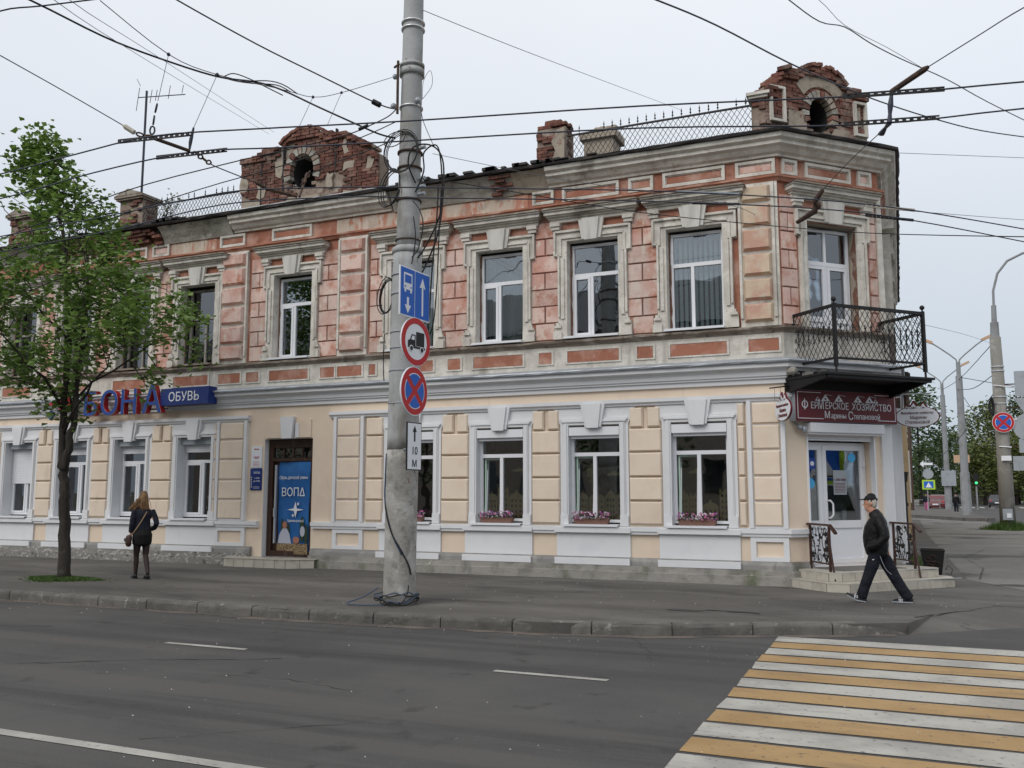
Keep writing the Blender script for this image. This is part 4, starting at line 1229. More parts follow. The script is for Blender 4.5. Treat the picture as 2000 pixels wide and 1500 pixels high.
mb = MB(); disc(mb, PF, -.22, .92, .07, .031, .034, 12, .085); disc(mb, PF, .12, .58, .10, .027, .030, 10, .08); mb.obj('printed_face', mat('print_skin', (.38, .17, .11), .6), T)

# ---- corner shop door
reveal(CHAM, DOORC, .30, 'cream'); room(CHAM, DOORC, .34, 'darkroom', 2.0)
a0, a1 = .47, 2.03
mb = frame_rects(CHAM, a0, a1, .29, 2.60, -.34, -.24, [('v', .98, .345, 2.545, .03)], .06)
sd_ = mb.obj('shop_door', 'pvc', B)
for x0, x1 in ((.53, .965), (.995, 1.97)):
    mb = frame_rects(CHAM, x0, x1, .35, 2.54, -.31, -.225, [('h', 1.07, x0 + .09, x1 - .09, .14)], .085)
    lf = mb.obj('leaf', 'pvc', sd_)
    mb = MB(); mb.box(CHAM, x0 + .08, x1 - .08, -.29, -.25, .43, 1.01); mb.obj('lower_panel', 'signwhite', sd_)
    pane(CHAM, x0 + .08, x1 - .08, 1.13, 2.46, -.26, sd_, 'glassdark')
mb = MB(); mb.tube([CHAM.p(1.08, -.22, 1.19), CHAM.p(1.08, -.15, 1.19), CHAM.p(1.10, -.15, 1.21), CHAM.p(1.13, -.14, 1.25), CHAM.p(1.13, -.14, 1.45), CHAM.p(1.10, -.15, 1.49), CHAM.p(1.08, -.15, 1.51), CHAM.p(1.08, -.22, 1.51)], .017, 8)
mb.obj('handle', 'pvc', sd_, smooth=True)
mb = MB()
for z in (2.15, 1.35, .55): mb.box(CHAM, 1.93, 1.99, -.23, -.19, z, z + .09)
mb.obj('hinge', 'pvc', sd_)
def sticker(lbl, a, z, w_, h_, m, marks=None, m2='signwhite'):
    mb = MB(); mb.poly(CHAM, [(a, z), (a + w_, z), (a + w_, z + h_), (a, z + h_)], -.257, -.255)
    t = mb.obj('sticker', m); tag(t, lbl, 'sticker', 'stickers on the shop door glass')
    if marks:
        mb = MB(); marks(mb); mb.obj('print', m2, t)
def hours(mb):
    text(mb, 'с 8.00-18.00', CHAM, 1.41, 1.88, -.253, .045, sx=.85, offset=.002)
    for j in range(7): mb.box(CHAM, 1.28, 1.54, -.254, -.253, 1.66 + j * .028, 1.67 + j * .028)
sticker('grey opening-hours sticker with lettering in the right door glass', 1.26, 1.62, .31, .46, 'greyback', hours, 'burgundy')
mb = MB(); disc(mb, CHAM, .72, 1.83, .10, -.257, -.255, 20); t = mb.obj('sticker', 'stickerblue'); tag(t, 'round sky-blue sticker low in the narrow left door glass', 'sticker', 'stickers on the shop door glass')
sticker('small dark blue square sticker high in the narrow left door glass', .70, 2.10, .15, .2, 'blue', lambda mb: disc(mb, CHAM, .775, 2.2, .045, -.253, -.252, 14))
mb = MB(); disc(mb, CHAM, 1.72, 2.32, .09, -.257, -.255, 18); t = mb.obj('sticker', 'stickerblue'); tag(t, 'blue speech-bubble sticker at the top right of the shop door', 'sticker', 'stickers on the shop door glass')
mb = MB()
mb.box(CHAM, .40, 2.13, .0, .20, 2.76, 2.93); mb.poly(CHAM, [(.42, 2.72), (2.11, 2.72), (2.13, 2.76), (.40, 2.76)], 0, .14)
sb = mb.obj('door_shutter_box', 'pvc', B)
for j in range(3):
    mb = MB(); mb.box(CHAM, .47, 2.03, -.06, -.045, 2.62 + j * .036, 2.652 + j * .036); mb.obj('shutter_slat', 'pvc', sb)
for x0_, x1_ in ((.44, .475), (2.025, 2.06)): mb = MB(); mb.box(CHAM, x0_, x1_, -.10, .02, .30, 2.72); mb.obj('shutter_guide', 'pvc', sb)

# ---- balcony door
reveal(CHAM, DOORU, .25, 'beigepatch'); room(CHAM, DOORU, .30, 'blueroom', 1.3)
mb = frame_rects(CHAM, .64, 1.80, 3.98, 6.74, -.27, -.18, [('h', 6.05, .70, 1.74, .08), ('v', 1.22, 4.04, 6.01, .05)], .06)
mb.box(CHAM, 1.195, 1.245, -.26, -.18, 6.09, 6.68)
bd = mb.obj('balcony_door', 'pvc', B)
for x0, x1 in ((.71, 1.19), (1.25, 1.73)):
    mb = frame_rects(CHAM, x0, x1, 4.05, 6.0, -.245, -.165, [('h', 4.95, x0 + .06, x1 - .06, .10)], .06); mb.obj('leaf', 'pvc', bd)
    mb = MB(); mb.box(CHAM, x0 + .05, x1 - .05, -.22, -.19, 4.11, 4.9); mb.obj('lower_panel', 'pvc', bd)
    pane(CHAM, x0 + .05, x1 - .05, 5.0, 5.95, -.20, bd)
    pane(CHAM, x0 - .01, x1 + .01, 6.09, 6.69, -.21, bd)
vslats(CHAM, .72, 1.75, 5.0, 6.7, -.46, bd, .11, .05)
upper_surround(CHAM, 1.225, .605, bd, 3.97, 6.80, feet=False)
mb = MB()
P = [CHAM.p(1.826, -.005 - .2 * (k / 12) * 0, 4.3 + .2 * k) for k in range(13)]
Q = [CHAM.p(1.826, -.02 - rnd(.02, .17), 4.3 + .2 * k) for k in range(13)]
mb.add(P + Q, [(k, k + 1, 14 + k, 13 + k) for k in range(12)])
mb.obj('broken_jamb', 'brokenbrick', B)

# ---- balcony (railing and slabs are parts of the house)
mb = MB()
mb.box(CHAM, -.02, 2.42, .0, 1.18, 3.69, 3.73); mb.box(CHAM, .02, 2.38, 1.10, 1.14, 3.64, 3.69); mb.poly(Fr(*CHAM.p(.05, 0, 0)[:2], -45), [(0, 3.45), (1.1, 3.64), (1.1, 3.69), (0, 3.69)], 0, .05); mb.poly(Fr(*CHAM.p(2.33, 0, 0)[:2], -45), [(0, 3.40), (1.1, 3.64), (1.1, 3.69), (0, 3.69)], 0, .05)
mb.poly(CHAM, [(.0, 3.50), (2.6, 3.50), (2.6, 3.9), (0, 3.9)], 0, .16)
balc = mb.obj('balcony', 'black', B)
mb = MB()
for j in range(26):
    mb.ball(CHAM.p(.02 + j * .096, .12 + rnd(-.06, .08), 3.83 + rnd(-.05, .09)), rnd(.06, .13), rnd(.06, .13), rnd(.05, .09), 7, 5)
mb.obj('crumbling_slab', 'greyplaster', balc)
def lattice(mb, p0, p1, z0, z1, cell=.13, r_=.0075):
    p0, p1 = Vector(p0), Vector(p1); L = (p1 - p0).length; Hh = z1 - z0
    sl = 1.55
    step = cell
    n_ = int((L + Hh / sl) / step) + 1
    for s_ in (1, -1):
        for i in range(-n_, n_ * 2):
            a = i * step
            # line u = a + s*(z)/sl
            pts = []
            for zz in (0, Hh):
                pts.append((a + s_ * zz / sl, zz))
            (u0, w0), (u1, w1) = pts
            # clip to 0..L
            def clip(u0, w0, u1, w1):
                t0, t1 = 0.0, 1.0; du = u1 - u0
                for q, r2 in ((-du, u0), (du, L - u0)):
                    if abs(q) < 1e-9:
                        if r2 < 0: return None
                    else:
                        t_ = r2 / q
                        if q < 0: t0 = max(t0, t_)
                        else: t1 = min(t1, t_)
                if t0 >= t1: return None
                return (u0 + du * t0, w0 + (w1 - w0) * t0, u0 + du * t1, w0 + (w1 - w0) * t1)
            c_ = clip(u0, w0, u1, w1)
            if not c_ or abs(c_[2] - c_[0]) < .01: continue
            A_ = p0.lerp(p1, c_[0] / L); B_ = p0.lerp(p1, c_[2] / L)
            mb.tube([(A_.x, A_.y, z0 + c_[1]), (B_.x, B_.y, z0 + c_[3])], r_, 4, False)
q00, q01, q10, q11 = CHAM.p(.24, .02, 0), CHAM.p(.24, 1.10, 0), CHAM.p(2.28, 1.10, 0), CHAM.p(2.28, .02, 0)
for A_, B_ in ((q00, q01), (q01, q10), (q10, q11)):
    mb = MB(); lattice(mb, A_, B_, 4.0, 4.90, .115, .007)
    L = (B_ - A_).length
    k_ = int(L / .13)
    for j in range(1, k_):
        c = A_.lerp(B_, j / k_); up = .03 * (j % 2)
        mb.tube([(c.x, c.y, 4.30), (c.x, c.y, 4.62)], .009, 5, False)
        mb.ball((c.x, c.y, 4.33 + up), .02, seg=6, rings=4); mb.ball((c.x, c.y, 4.58 - up), .02, seg=6, rings=4)
    mb.obj('lattice', 'black', balc, kind='stuff')
    mb = MB()
    for z, hh in ((4.92, .028), (3.99, .018)):
        d = (B_ - A_).normalized(); nn = Vector((d.y, -d.x, 0)) * .025
        P = [A_ - nn, A_ + nn, B_ + nn, B_ - nn]
        mb.plan([(p.x, p.y) for p in P], z - hh, z + hh)
    mb.obj('rail', 'black', balc)
for p in (q01, q10):
    mb = MB(); mb.plan([(p.x - .04, p.y), (p.x, p.y - .04), (p.x + .04, p.y), (p.x, p.y + .04)], 3.84, 4.96)
    mb.tube([(p.x, p.y, 4.95), (p.x, p.y, 4.99)], .015, 6); mb.ball((p.x, p.y, 5.03), .045); mb.tube([(p.x, p.y, 3.86), (p.x, p.y, 3.74)], .02, 6)
    mb.obj('post', 'black', balc)
for p in (q00, q11):
    mb = MB(); mb.tube([(p.x, p.y, 3.95), (p.x, p.y, 4.94)], .02, 6); mb.obj('post', 'black', balc)

# ---- roof
mb = MB()
ev = [(-27, 16.6), (-2.04, 16.6), (.28, 18.56), (.28, 34)]
rd = [(-27, 22.5), (-5.3, 22.5), (-5.3, 22.6), (-5.3, 34)]
P = [(x, y, 8.40) for x, y in ev] + [(x, y, 9.75) for x, y in rd]
mb.add(P, [(0, 1, 5, 4), (1, 2, 6, 5), (2, 3, 7, 6)])
mb.add([(-27, 22.5, 9.75), (-5.3, 22.5, 9.75), (-5.3, 34, 9.75), (-27, 34, 9.75), (-27, 16.52, 8.4), (-27, 16.52, 0), (-27, 34, 0), (-27, 34, 8.4)], [(0, 1, 2, 3), (4, 5, 6, 7)])
mb.obj('roof', 'roof', B)
mb = MB()
mb.sweep([(-27, 17.0), C1, C2, (-.138, 34)], [(0, 8.36), (.41, 8.35), (.43, 8.385), (.42, 8.41), (0, 8.46)], rag=.014)
mb.obj('roof_edge', 'roof', B)
mb = MB(); mb.sweep([(-16.2, 17.0), (-9.9, 17.0)], [(.25, 8.43), (.435, 8.415), (.44, 8.43), (.25, 8.455)], rag=.01); mb.obj('roof_flashing', 'signwhite', B)
mb = MB()
for i in range(34):
    a = rnd(-10.6, -5.2) if i % 3 else rnd(-20, -16)
    mb.box(MAIN, a, a + rnd(.08, .3), .25 - rnd(0, .3), .46, 8.42, 8.44 + rnd(.0, .05))
mb.obj('loose_slates', 'roof', B, kind='stuff')

# ---- ruined brick gables
def gable(name, fr, outline, hole, dep, zb, max_bricks, stuff_frac, nb=0.0):
    """outline(a)->top z ; hole=(a,z,ra,rz)"""
    a_lo, a_hi = outline[0][0], outline[-1][0]
    def top(a):
        for (x0, z0), (x1, z1) in zip(outline[:-1], outline[1:]):
            if x0 <= a <= x1: return z0 + (z1 - z0) * (a - x0) / (x1 - x0 + 1e-9)
        return zb
    g = MB(); ha, hz, ra, rz = hole
    z = zb; row = 0
    cells = []
    while z < max(q[1] for q in outline):
        a = a_lo + (0 if row % 2 else -.13)
        while a < a_hi:
            x0, x1 = max(a, a_lo), min(a + .252, a_hi)
            c = (x0 + x1) / 2
            ok = x1 - x0 > .05 and z + .05 < top(c)
            e = math.hypot((c - ha) / (ra + .12), (z + .035 - hz) / (rz + .12))
            if ok and e > 1: cells.append((c, z + .036, x1 - x0))
            # backing core
            e2 = max(math.hypot((x - ha) / ra, (z + .035 - hz) / rz) for x in (x0, c, x1)) if abs(c - ha) < ra + .2 else 9
            e3 = min(math.hypot((x - ha) / ra, (z + .035 - hz) / rz) for x in (x0, c, x1)) if abs(c - ha) < ra + .2 else 9
            if ok and e3 > 1: g.box(fr, x0, x1, -dep, -.045, z, z + .076)
            a += .26
        z += .0755; row += 1
    core = g.obj(name, 'mortar', B)
    random.shuffle(cells)
    st = MB()
    for i, (c, zz, wd) in enumerate(cells):
        out_ = .0 + rnd(-.012, .012) + (.07 if zz > top(c) - .22 else 0) + nb
        if noise.noise(Vector((c * 1.1 + fr.o.x, 3.3, zz * 1.3))) > .28 : continue
        if i < max_bricks:
            o = brick(fr.p(c, -.05 + out_, zz), fr.ang, wd / .252, core)
        else:
            st.box(fr, c - wd / 2 + .006, c + wd / 2 - .006, -.10 + out_, .008 + out_, zz - .033, zz + .033)
    if st.v: st.obj('brickwork', 'brick', core, kind='stuff')
    # voussoirs
    k_ = 22
    for j in range(k_):
        t_ = 2 * math.pi * j / k_
        if 3.6 < t_ < 5.8: continue
        mb = MB()
        P = []
        for rr_, tt in ((1.02, -.11), (1.02, .11), (1.55, .11), (1.55, -.11)):
            P.append((ha + ra * rr_ * math.cos(t_ + tt), hz + rz * (rr_ if rr_ < 1.3 else 1.42) * math.sin(t_ + tt)))
        mb.poly(fr, P, -.12, .035 + rnd(0, .015) + nb)
        mb.obj('arch_brick', random.choice(('beigepatch', 'mortar', 'greyplaster', 'brick')), core)
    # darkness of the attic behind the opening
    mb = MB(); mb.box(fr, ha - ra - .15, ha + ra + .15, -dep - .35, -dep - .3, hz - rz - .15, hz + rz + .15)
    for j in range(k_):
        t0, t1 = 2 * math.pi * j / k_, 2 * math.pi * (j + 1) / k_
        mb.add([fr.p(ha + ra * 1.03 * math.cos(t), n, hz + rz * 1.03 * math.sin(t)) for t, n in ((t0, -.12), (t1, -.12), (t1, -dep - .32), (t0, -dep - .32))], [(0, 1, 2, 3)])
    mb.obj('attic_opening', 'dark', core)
    return core
G1 = gable('attic_gable', Fr(0, 17.0, 0), [(-14.62, 9.87), (-14.55, 9.89), (-13.95, 9.95), (-13.93, 10.05), (-13.35, 10.03), (-13.05, 10.25), (-12.72, 10.34), (-12.35, 10.29), (-12.0, 10.12), (-11.62, 10.13), (-11.38, 9.99), (-11.05, 9.82), (-10.85, 9.59), (-10.72, 9.40), (-10.66, 9.30)], (-12.78, 9.30, .34, .42), .45, 8.42, 130, 0)
GF = Fr(-2.05, 17.1, 45)
G2 = gable('corner_gable', GF, [(.02, 9.47), (.18, 9.49), (.38, 9.82), (.62, 9.95), (.88, 9.99), (1.10, 10.06), (1.36, 10.09), (1.62, 10.03), (1.92, 9.91), (2.0, 9.85), (2.2, 9.79), (2.52, 9.71), (2.54, 9.55)], (1.32, 9.08, .28, .36), .45, 8.42, 165, 0)
# left return of the corner gable on the street side
def pier(par, fr, a0, a1, n0, n1, z0, z1, cap='oldwhite', nbr=True, frac=.6, name='parapet_pier', slope=False):
    mb = MB(); mb.box(fr, a0, a1, n0, n1 - .05, z0, z1)
    pr = mb.obj(name, 'mortar', par)
    z = z0; row = 0
    while z < z1 - .03:
        a = a0 + (.0 if row % 2 else -.13)
        while a < a1 - .02:
            x0, x1 = max(a, a0), min(a + .252, a1)
            if x1 - x0 > .06 and rnd(0, 1) < frac: brick(fr.p((x0 + x1) / 2, n1 - .055 + rnd(-.01, .01), z + .036), fr.ang, (x1 - x0) / .252, pr)
            a += .26
        # side bricks (right-hand face)
        if rnd(0, 1) < frac:
            brick(fr.p(a1 - .05, (n0 + n1) / 2 + rnd(-.05, .05), z + .036), fr.ang + math.pi / 2, 1, pr)
        z += .0755; row += 1
    if cap:
        mb = MB()
        mb.box(fr, a0 - .05, a1 + .05, n0 - .05, n1 + .05, z1, z1 + .05); mb.box(fr, a0 - .09, a1 + .09, n0 - .09, n1 + .09, z1 + .05, z1 + .11)
        if slope:
            c = (a0 + a1) / 2
            mb.poly(fr, [(a0 - .10, z1 + .11), (a1 + .10, z1 + .11), (c, z1 + .28)], n0 - .1, n1 + .1)
        mb.obj('cap', cap, pr)
    return pr
pier(B, MAIN, -2.30, -2.04, -.50, -.10, 8.42, 9.24, 'oldwhite', frac=.45)
mb = MB()
for i in range(20):
    z = 9.40 + i * .024
    brick(MAIN.p(-2.16 + i * .026 + rnd(-.02, .02), -.2 - rnd(0, .2), z), rnd(-.2, .2), 1, G2)
# raised piers on the chamfer gable
for a0, a1 in ((.04, .50), (2.10, 2.52)):
    mb = MB()
    for (x0, x1, y0, y1) in ((a0 + .05, a1 - .05, 9.45, 9.50), (a0 + .05, a1 - .05, 8.78, 8.83), (a0 + .05, a0 + .10, 8.83, 9.45), (a1 - .10, a1 - .05, 8.83, 9.45)):
        mb.box(GF, x0, x1, .01, .075, y0, y1)
    mb.obj('pier_frame', 'oldwhite', G2)
mb = MB()
k_ = 16; P0 = []; P1 = []
for j in range(k_ + 1):
    t_ = R(38) + R(104) * j / k_
    P0.append((1.32 + .50 * math.cos(t_), 9.10 + .56 * math.sin(t_))); P1.append((1.32 + .72 * math.cos(t_), 9.10 + .86 * math.sin(t_)))
mb.poly(GF, P0 + P1[::-1], -.02, .03)
mb.obj('tympanum_plaster', 'beigepatch', G2)
mb = MB()
for (a, z, w_, h_) in ((2.2, 9.0, .14, .4), (.85, 8.42, .9, .2), (.55, 8.55, .42, .55), (1.62, 8.5, .4, .38), (2.14, 8.45, .35, .42)):
    pts = [(a + w_ * x + rnd(-.04, .04), z + h_ * y + rnd(-.04, .04)) for x, y in ((0, 0), (.5, -.03), (1, 0), (1.02, .5), (.95, 1), (.5, .92), (.05, 1), (-.03, .5))]
    mb.poly(GF, pts, -.03, .022)
mb.obj('plaster_patch', 'beigepatch', G2, kind='stuff')
mb = MB()
for (a, z, w_, h_) in ((-10.95, 9.1, .15, .35), (-14.55, 8.5, .55, .25), (-13.55, 9.25, .22, .4), (-14.6, 9.0, .2, .35), (-11.62, 9.15, .3, .22), (-12.1, 8.8, .2, .35), (-13.2, 8.5, .9, .18), (-11.6, 8.45, .5, .2), (-11.62, 9.55, .12, .4), (-14.1, 8.8, .22, .3)):
    pts = [(a + w_ * x + rnd(-.04, .04), z + h_ * y + rnd(-.04, .04)) for x, y in ((0, 0), (.5, -.03), (1, 0), (1.02, .5), (.95, 1), (.5, .92), (.05, 1), (-.03, .5))]
    mb.poly(MAIN, pts, -.03, .022)
mb.obj('plaster_patch', 'beigepatch', G1, kind='stuff')
mb = MB()
for x, y0, y1 in ((-14.0, 8.45, 10.0), (-13.35, 8.8, 10.1), (-11.85, 9.2, 10.2)):
    mb.box(MAIN, x, x + .035, -.06, .024, y0, y1)
mb.obj('open_joint', 'dark', G1)
# row of loose bricks forming the arched rims
for (fr, cx, cz, rx_, rz_, t0, t1, par) in ((GF, 1.32, 9.24, .86, .86, 42, 138, G2), (MAIN, -12.72, 9.34, 1.0, 1.01, 48, 132, G1)):
    n_ = 17
    for ring in range(2):
        for j in range(n_):
            t_ = R(t0 + (t1 - t0) * j / (n_ - 1))
            k2 = 1 - .09 * ring
            if rnd(0, 1) < .13: continue
            o = brick(fr.p(cx + rnd(-.015, .015) + rx_ * k2 * math.cos(t_), .04 - .04 * ring, cz + rz_ * k2 * math.sin(t_) + rnd(-.02, .025)), fr.ang, .5, par)
            o.rotation_euler = (0, 0, fr.ang)
            o.rotation_mode = 'QUATERNION'
            o.rotation_quaternion = Matrix.Rotation(fr.ang, 3, 'Z').to_quaternion() @ Matrix.Rotation(math.pi / 2 - t_ + rnd(-.12, .12), 3, 'Y').to_quaternion()
# chimney-like roof piers
p1 = pier(B, MAIN, -6.78, -6.14, -.62, -.06, 8.42, 9.35, None, frac=.62, name='roof_pier')
for i in range(14):
    brick(MAIN.p(-6.46 + rnd(-.28, .28), -.3 + rnd(-.22, .2), 9.40 + rnd(0, .05)), rnd(-.1, .1), 1, p1)
for i in range(6): brick(MAIN.p(-6.42 + rnd(-.16, .16), -.3 + rnd(-.1, .1), 9.50 + rnd(0, .06)), rnd(-.1, .1), 1, p1)
mb = MB(); mb.poly(MAIN, [(-6.45, 8.5), (-6.14, 8.5), (-6.12, 9.3), (-6.3, 9.25), (-6.42, 9.0), (-6.33, 8.8)], -.07, .0); mb.obj('plaster_patch', 'beigepatch', p1)
mb = MB(); mb.box(MAIN, -6.20, -5.52, -2.1, -1.5, 8.7, 9.72)
for i in range(18): mb.ball(MAIN.p(-5.86 + rnd(-.32, .32), -1.8 + rnd(-.3, .3), 9.78 + rnd(-.05, .08)), rnd(.1, .17), rnd(.1, .15), .07, 7, 5)
mb.box(MAIN, -6.28, -5.44, -2.18, -1.42, 9.55, 9.72)
mb.obj('chimney', 'beigepatch', B)
p2 = pier(B, MAIN, -18.75, -17.95, -.65, -.08, 8.42, 9.35, 'dirtyledge', frac=.5, name='roof_pier', slope=True)
p3 = pier(B, MAIN, -22.9, -22.1, -.65, -.08, 8.42, 9.35, 'dirtyledge', frac=.4, name='roof_pier', slope=True)
# ---- roof railings (fences of their own)
def roof_fence(label, x0, x1, z0, z1, spikes, missing=()):
    t = thing('roof_railing', label, 'railing', ((x0 + x1) / 2, 17.1, z0), 'lattice railings on the roof edge')
    mb = MB(); lattice(mb, (x0, 17.1), (x1, 17.1), z0, z1, .105, .006); mb.obj('lattice', 'black', t, kind='stuff')
    for z in (z0, z1):
        mb = MB(); mb.box(W0, x0, x1, -17.12, -17.08, z - .016, z + .016); mb.obj('rail', 'black', t)
    k_ = int((x1 - x0) / .18)
    for j in range(k_):
        if j in missing: continue
        x = x0 + .09 + j * .18
        mb = MB(); mb.tube([(x, 17.1, z1), (x, 17.1, z1 + .13), (x, 17.1, z1 + .2)], [.007, .007, .003], 5); mb.ball((x, 17.1, z1 + .07), .022, seg=6, rings=4); mb.ball((x, 17.1, z1 + .13), .016, .016, .035, seg=6, rings=4)
        mb.obj('spike', 'black', t)
    return t
roof_fence('black lattice railing with spikes between the broken brick pier and the corner gable', -6.10, -2.31, 8.52, 9.12, True, (2, 3, 18))
roof_fence('black lattice railing on the roof left of the round-windowed gable', -17.9, -14.66, 8.52, 9.10, True, (7, 10, 12))
roof_fence('black lattice railing on the roof behind the street tree', -22.05, -18.8, 8.52, 9.08, True, (4, 8))

# ---- side street part of the building: projections seen edge-on
for k_, y in enumerate((2.2, 5.0, 7.8, 10.6)):
    mb = MB()
    mb.box(SIDE, y - .9, y + .9, 0, .27, 7.2, 7.42); mb.box(SIDE, y - .8, y - .6, 0, .19, 4.75, 7.1); mb.box(SIDE, y + .6, y + .8, 0, .19, 4.75, 7.1); mb.box(SIDE, y - .3, y + .3, 0, .24, 6.8, 7.2)
    mb.obj('side_window_surround', 'oldwhite', B)
mb = MB()
mb.box(SIDE, 0, 14, 0, .05, 1.0, 1.3)
mb.obj('side_band', 'white', B)
dp = MB(); dp.tube([(.03, 19.25, .35), (.03, 19.25, 1.9)], .085, 10); dp.tube([(.03, 19.25, 1.86), (.03, 19.25, 2.06)], [.10, .13], 10); dp.tube([(.03, 19.25, 1.40), (.03, 19.25, 1.46)], .105, 10)
dp.tube([(.03, 19.25, .35), (.10, 19.12, .18)], .085, 10)
dp.obj('downpipe', 'black', B, smooth=False)
mb = MB(); mb.tube([(.20, 20.4, 3.3), (.2, 20.4, 4.0)], .05, 8); mb.box(SIDE, 1.3, 1.6, 0, .22, 3.35, 3.6); mb.box(SIDE, 1.3, 1.6, .1, .28, 3.75, 3.9); mb.obj('gutter_elbow', 'rust', B)

# yellow house further down the side street
YH = thing('yellow_house', 'plain yellow plastered house just past the corner building on the side street', 'building', (-3, 44, 0))
mb = MB(); mb.wbox(-9, .30, 34.1, 54, 0, 5.6); mb.obj('wall', 'sidewall', YH)
mb = MB(); mb.wbox(-9.2, .5, 33.9, 54.2, 5.6, 5.8); mb.add([(-9.2, 33.9, 5.8), (.5, 33.9, 5.8), (.5, 54.2, 5.8), (-9.2, 54.2, 5.8), (-4.3, 33.9, 7.6), (-4.3, 54.2, 7.6)], [(0, 1, 4), (1, 2, 5, 4), (2, 3, 5), (3, 0, 4, 5)]); mb.obj('roof', 'roof', YH)
for k_ in range(5):
    mb = MB(); mb.wbox(.30, .36, 36 + k_ * 3.6, 37.2 + k_ * 3.6, 1.3, 3.2); mb.obj('window', 'pvc', YH)

# ---- entrance steps
ST = thing('entrance_steps', 'beige tiled double step wrapping the corner shop door', 'steps', tuple(CHAM.p(1.3, .6, 0)))
low = [CHAM.p(-.12, 0.02, 0), CHAM.p(-.12, 1.05, 0), CHAM.p(.12, 1.33, 0), CHAM.p(2.55, 1.22, 0), CHAM.p(2.80, .9, 0), CHAM.p(2.80, -.2, 0)]
upp = [CHAM.p(.10, 0.02, 0), CHAM.p(.06, .90, 0), CHAM.p(.24, 1.02, 0), CHAM.p(2.50, .92, 0), CHAM.p(2.65, .75, 0), CHAM.p(2.60, .02, 0)]
def steptiles(poly, z0, z1):
    mb = MB(); mb.plan([(p.x, p.y) for p in poly], z0, z1 - .012); mb.obj('step_core', 'grout', ST)
    mb = MB(); c = sum(poly, Vector()) / len(poly)
    mb.plan([(p.x + (p.x - c.x) * .012, p.y + (p.y - c.y) * .012) for p in poly], z1 - .012, z1 + .003); mb.obj('tread', 'tile', ST)
    for A_, B_ in zip(poly[:-1], poly[1:]):
        L = (B_ - A_).length; k_ = max(1, round(L / .30)); d = (B_ - A_).normalized(); nn = Vector((-d.y, d.x, 0))
        if nn.dot((A_ + B_) / 2 - c) < 0: nn = -nn
        for j in range(k_):
            a = A_ + d * (L * j / k_ + .004); b = A_ + d * (L * (j + 1) / k_ - .004)
            mb = MB(); mb.plan([(a.x, a.y), (b.x, b.y), (b.x + nn.x * .012, b.y + nn.y * .012), (a.x + nn.x * .012, a.y + nn.y * .012)], z0 + .002, z1 - .014)
            mb.obj('tile', 'tile', ST)
steptiles(low, 0, .15); steptiles(upp, .154, .30)
mb = MB(); mb.plan([(p.x, p.y) for p in [CHAM.p(.5, 0, 0), CHAM.p(.5, .78, 0), CHAM.p(2.0, .70, 0), CHAM.p(2.0, 0, 0)]], .304, .312); mb.obj('door_mat', 'steptop', ST)
mb = MB()
for u in (1.0, .99):
    pass
mb.box(CHAM, .3, 2.48, .935, .96, .300, .310); mb.box(CHAM, .9, 2.7, 1.235, 1.26, .151, .160)
mb.obj('nosing_strip', 'steelband', ST)
ST2 = thing('door_step', 'low tiled step in front of the brown street door', 'steps', (-13.0, 16.6, 0))
mb = MB(); mb.plan([(-14.25, 16.98), (-14.2, 16.42), (-12.45, 16.36), (-11.95, 16.72), (-11.95, 16.98)], 0, .185); mb.obj('step_core', 'grout', ST2)
mb = MB(); mb.plan([(-14.28, 17.1), (-14.23, 16.39), (-12.44, 16.33), (-11.92, 16.70), (-11.92, 17.1)], .186, .2); mb.obj('tread', 'tile', ST2)
pl_ = [Vector((-14.2, 16.42, 0)), Vector((-12.45, 16.36, 0)), Vector((-11.95, 16.72, 0))]
for A_, B_ in zip(pl_[:-1], pl_[1:]):
    L = (B_ - A_).length; k_ = round(L / .30); d = (B_ - A_).normalized(); nn = Vector((d.y, -d.x, 0))
    for j in range(k_):
        a = A_ + d * (L * j / k_ + .005); b = A_ + d * (L * (j + 1) / k_ - .005)
        mb = MB(); mb.plan([(a.x, a.y), (b.x, b.y), (b.x + nn.x * .014, b.y + nn.y * .014), (a.x + nn.x * .014, a.y + nn.y * .014)], .004, .183); mb.obj('tile', 'tile', ST2)

# ================================================================== SHOP SIGNS
T = thing('shoe_shop_letters', 'large blue and red standing letters with star logo above the left windows', 'sign', (-18, 16.5, 3.6))
LF = Fr(-17.66, 16.60, -1)
def letter(ch, a, z, h, sx=.95):
    mb = MB()
    V_, F_ = text_verts(ch, h / .70, .07, .006, 0, 'CENTER')
    fr = LF
    mb.add([fr.p(a + v[0] * sx, v[2] - .07, z + v[1]) for v in V_], F_)
    o = mb.obj('letter', 'letterred', T)
    mb = MB(); V2, F2 = text_verts(ch, h / .70, .006, .012, 0, 'CENTER'); mb.add([fr.p(a + v[0] * sx, v[2] + .012, z + v[1]) for v in V2], F2); mb.obj('letter_edge', 'signwhite', o)
    mb = MB(); V2, F2 = text_verts(ch, h / .70, .006, -.004, 0, 'CENTER'); mb.add([fr.p(a + v[0] * sx, v[2] + .022, z + v[1]) for v in V2], F2); mb.obj('letter_face', 'blue2', o)
for ch, a in (('Б', -1.18), ('О', -.52), ('Н', .15), ('А', .92)): letter(ch, a, 3.60, .60 if ch != 'А' else .66, 1.02)
mb = MB(); mb.poly(LF, [(-2.75, 3.95), (-2.2, 4.02), (-2.05, 4.35), (-1.95, 4.02), (-1.62, 3.95), (-1.98, 3.86), (-2.1, 3.6), (-2.25, 3.86)], 0, .08); mb.obj('star_emblem', 'letterred', T)
mb = MB(); mb.poly(LF, [(-2.66, 3.66), (-2.55, 3.78), (-2.44, 3.66), (-2.55, 3.54)], 0, .08); mb.obj('emblem_diamond', 'blue2', T)
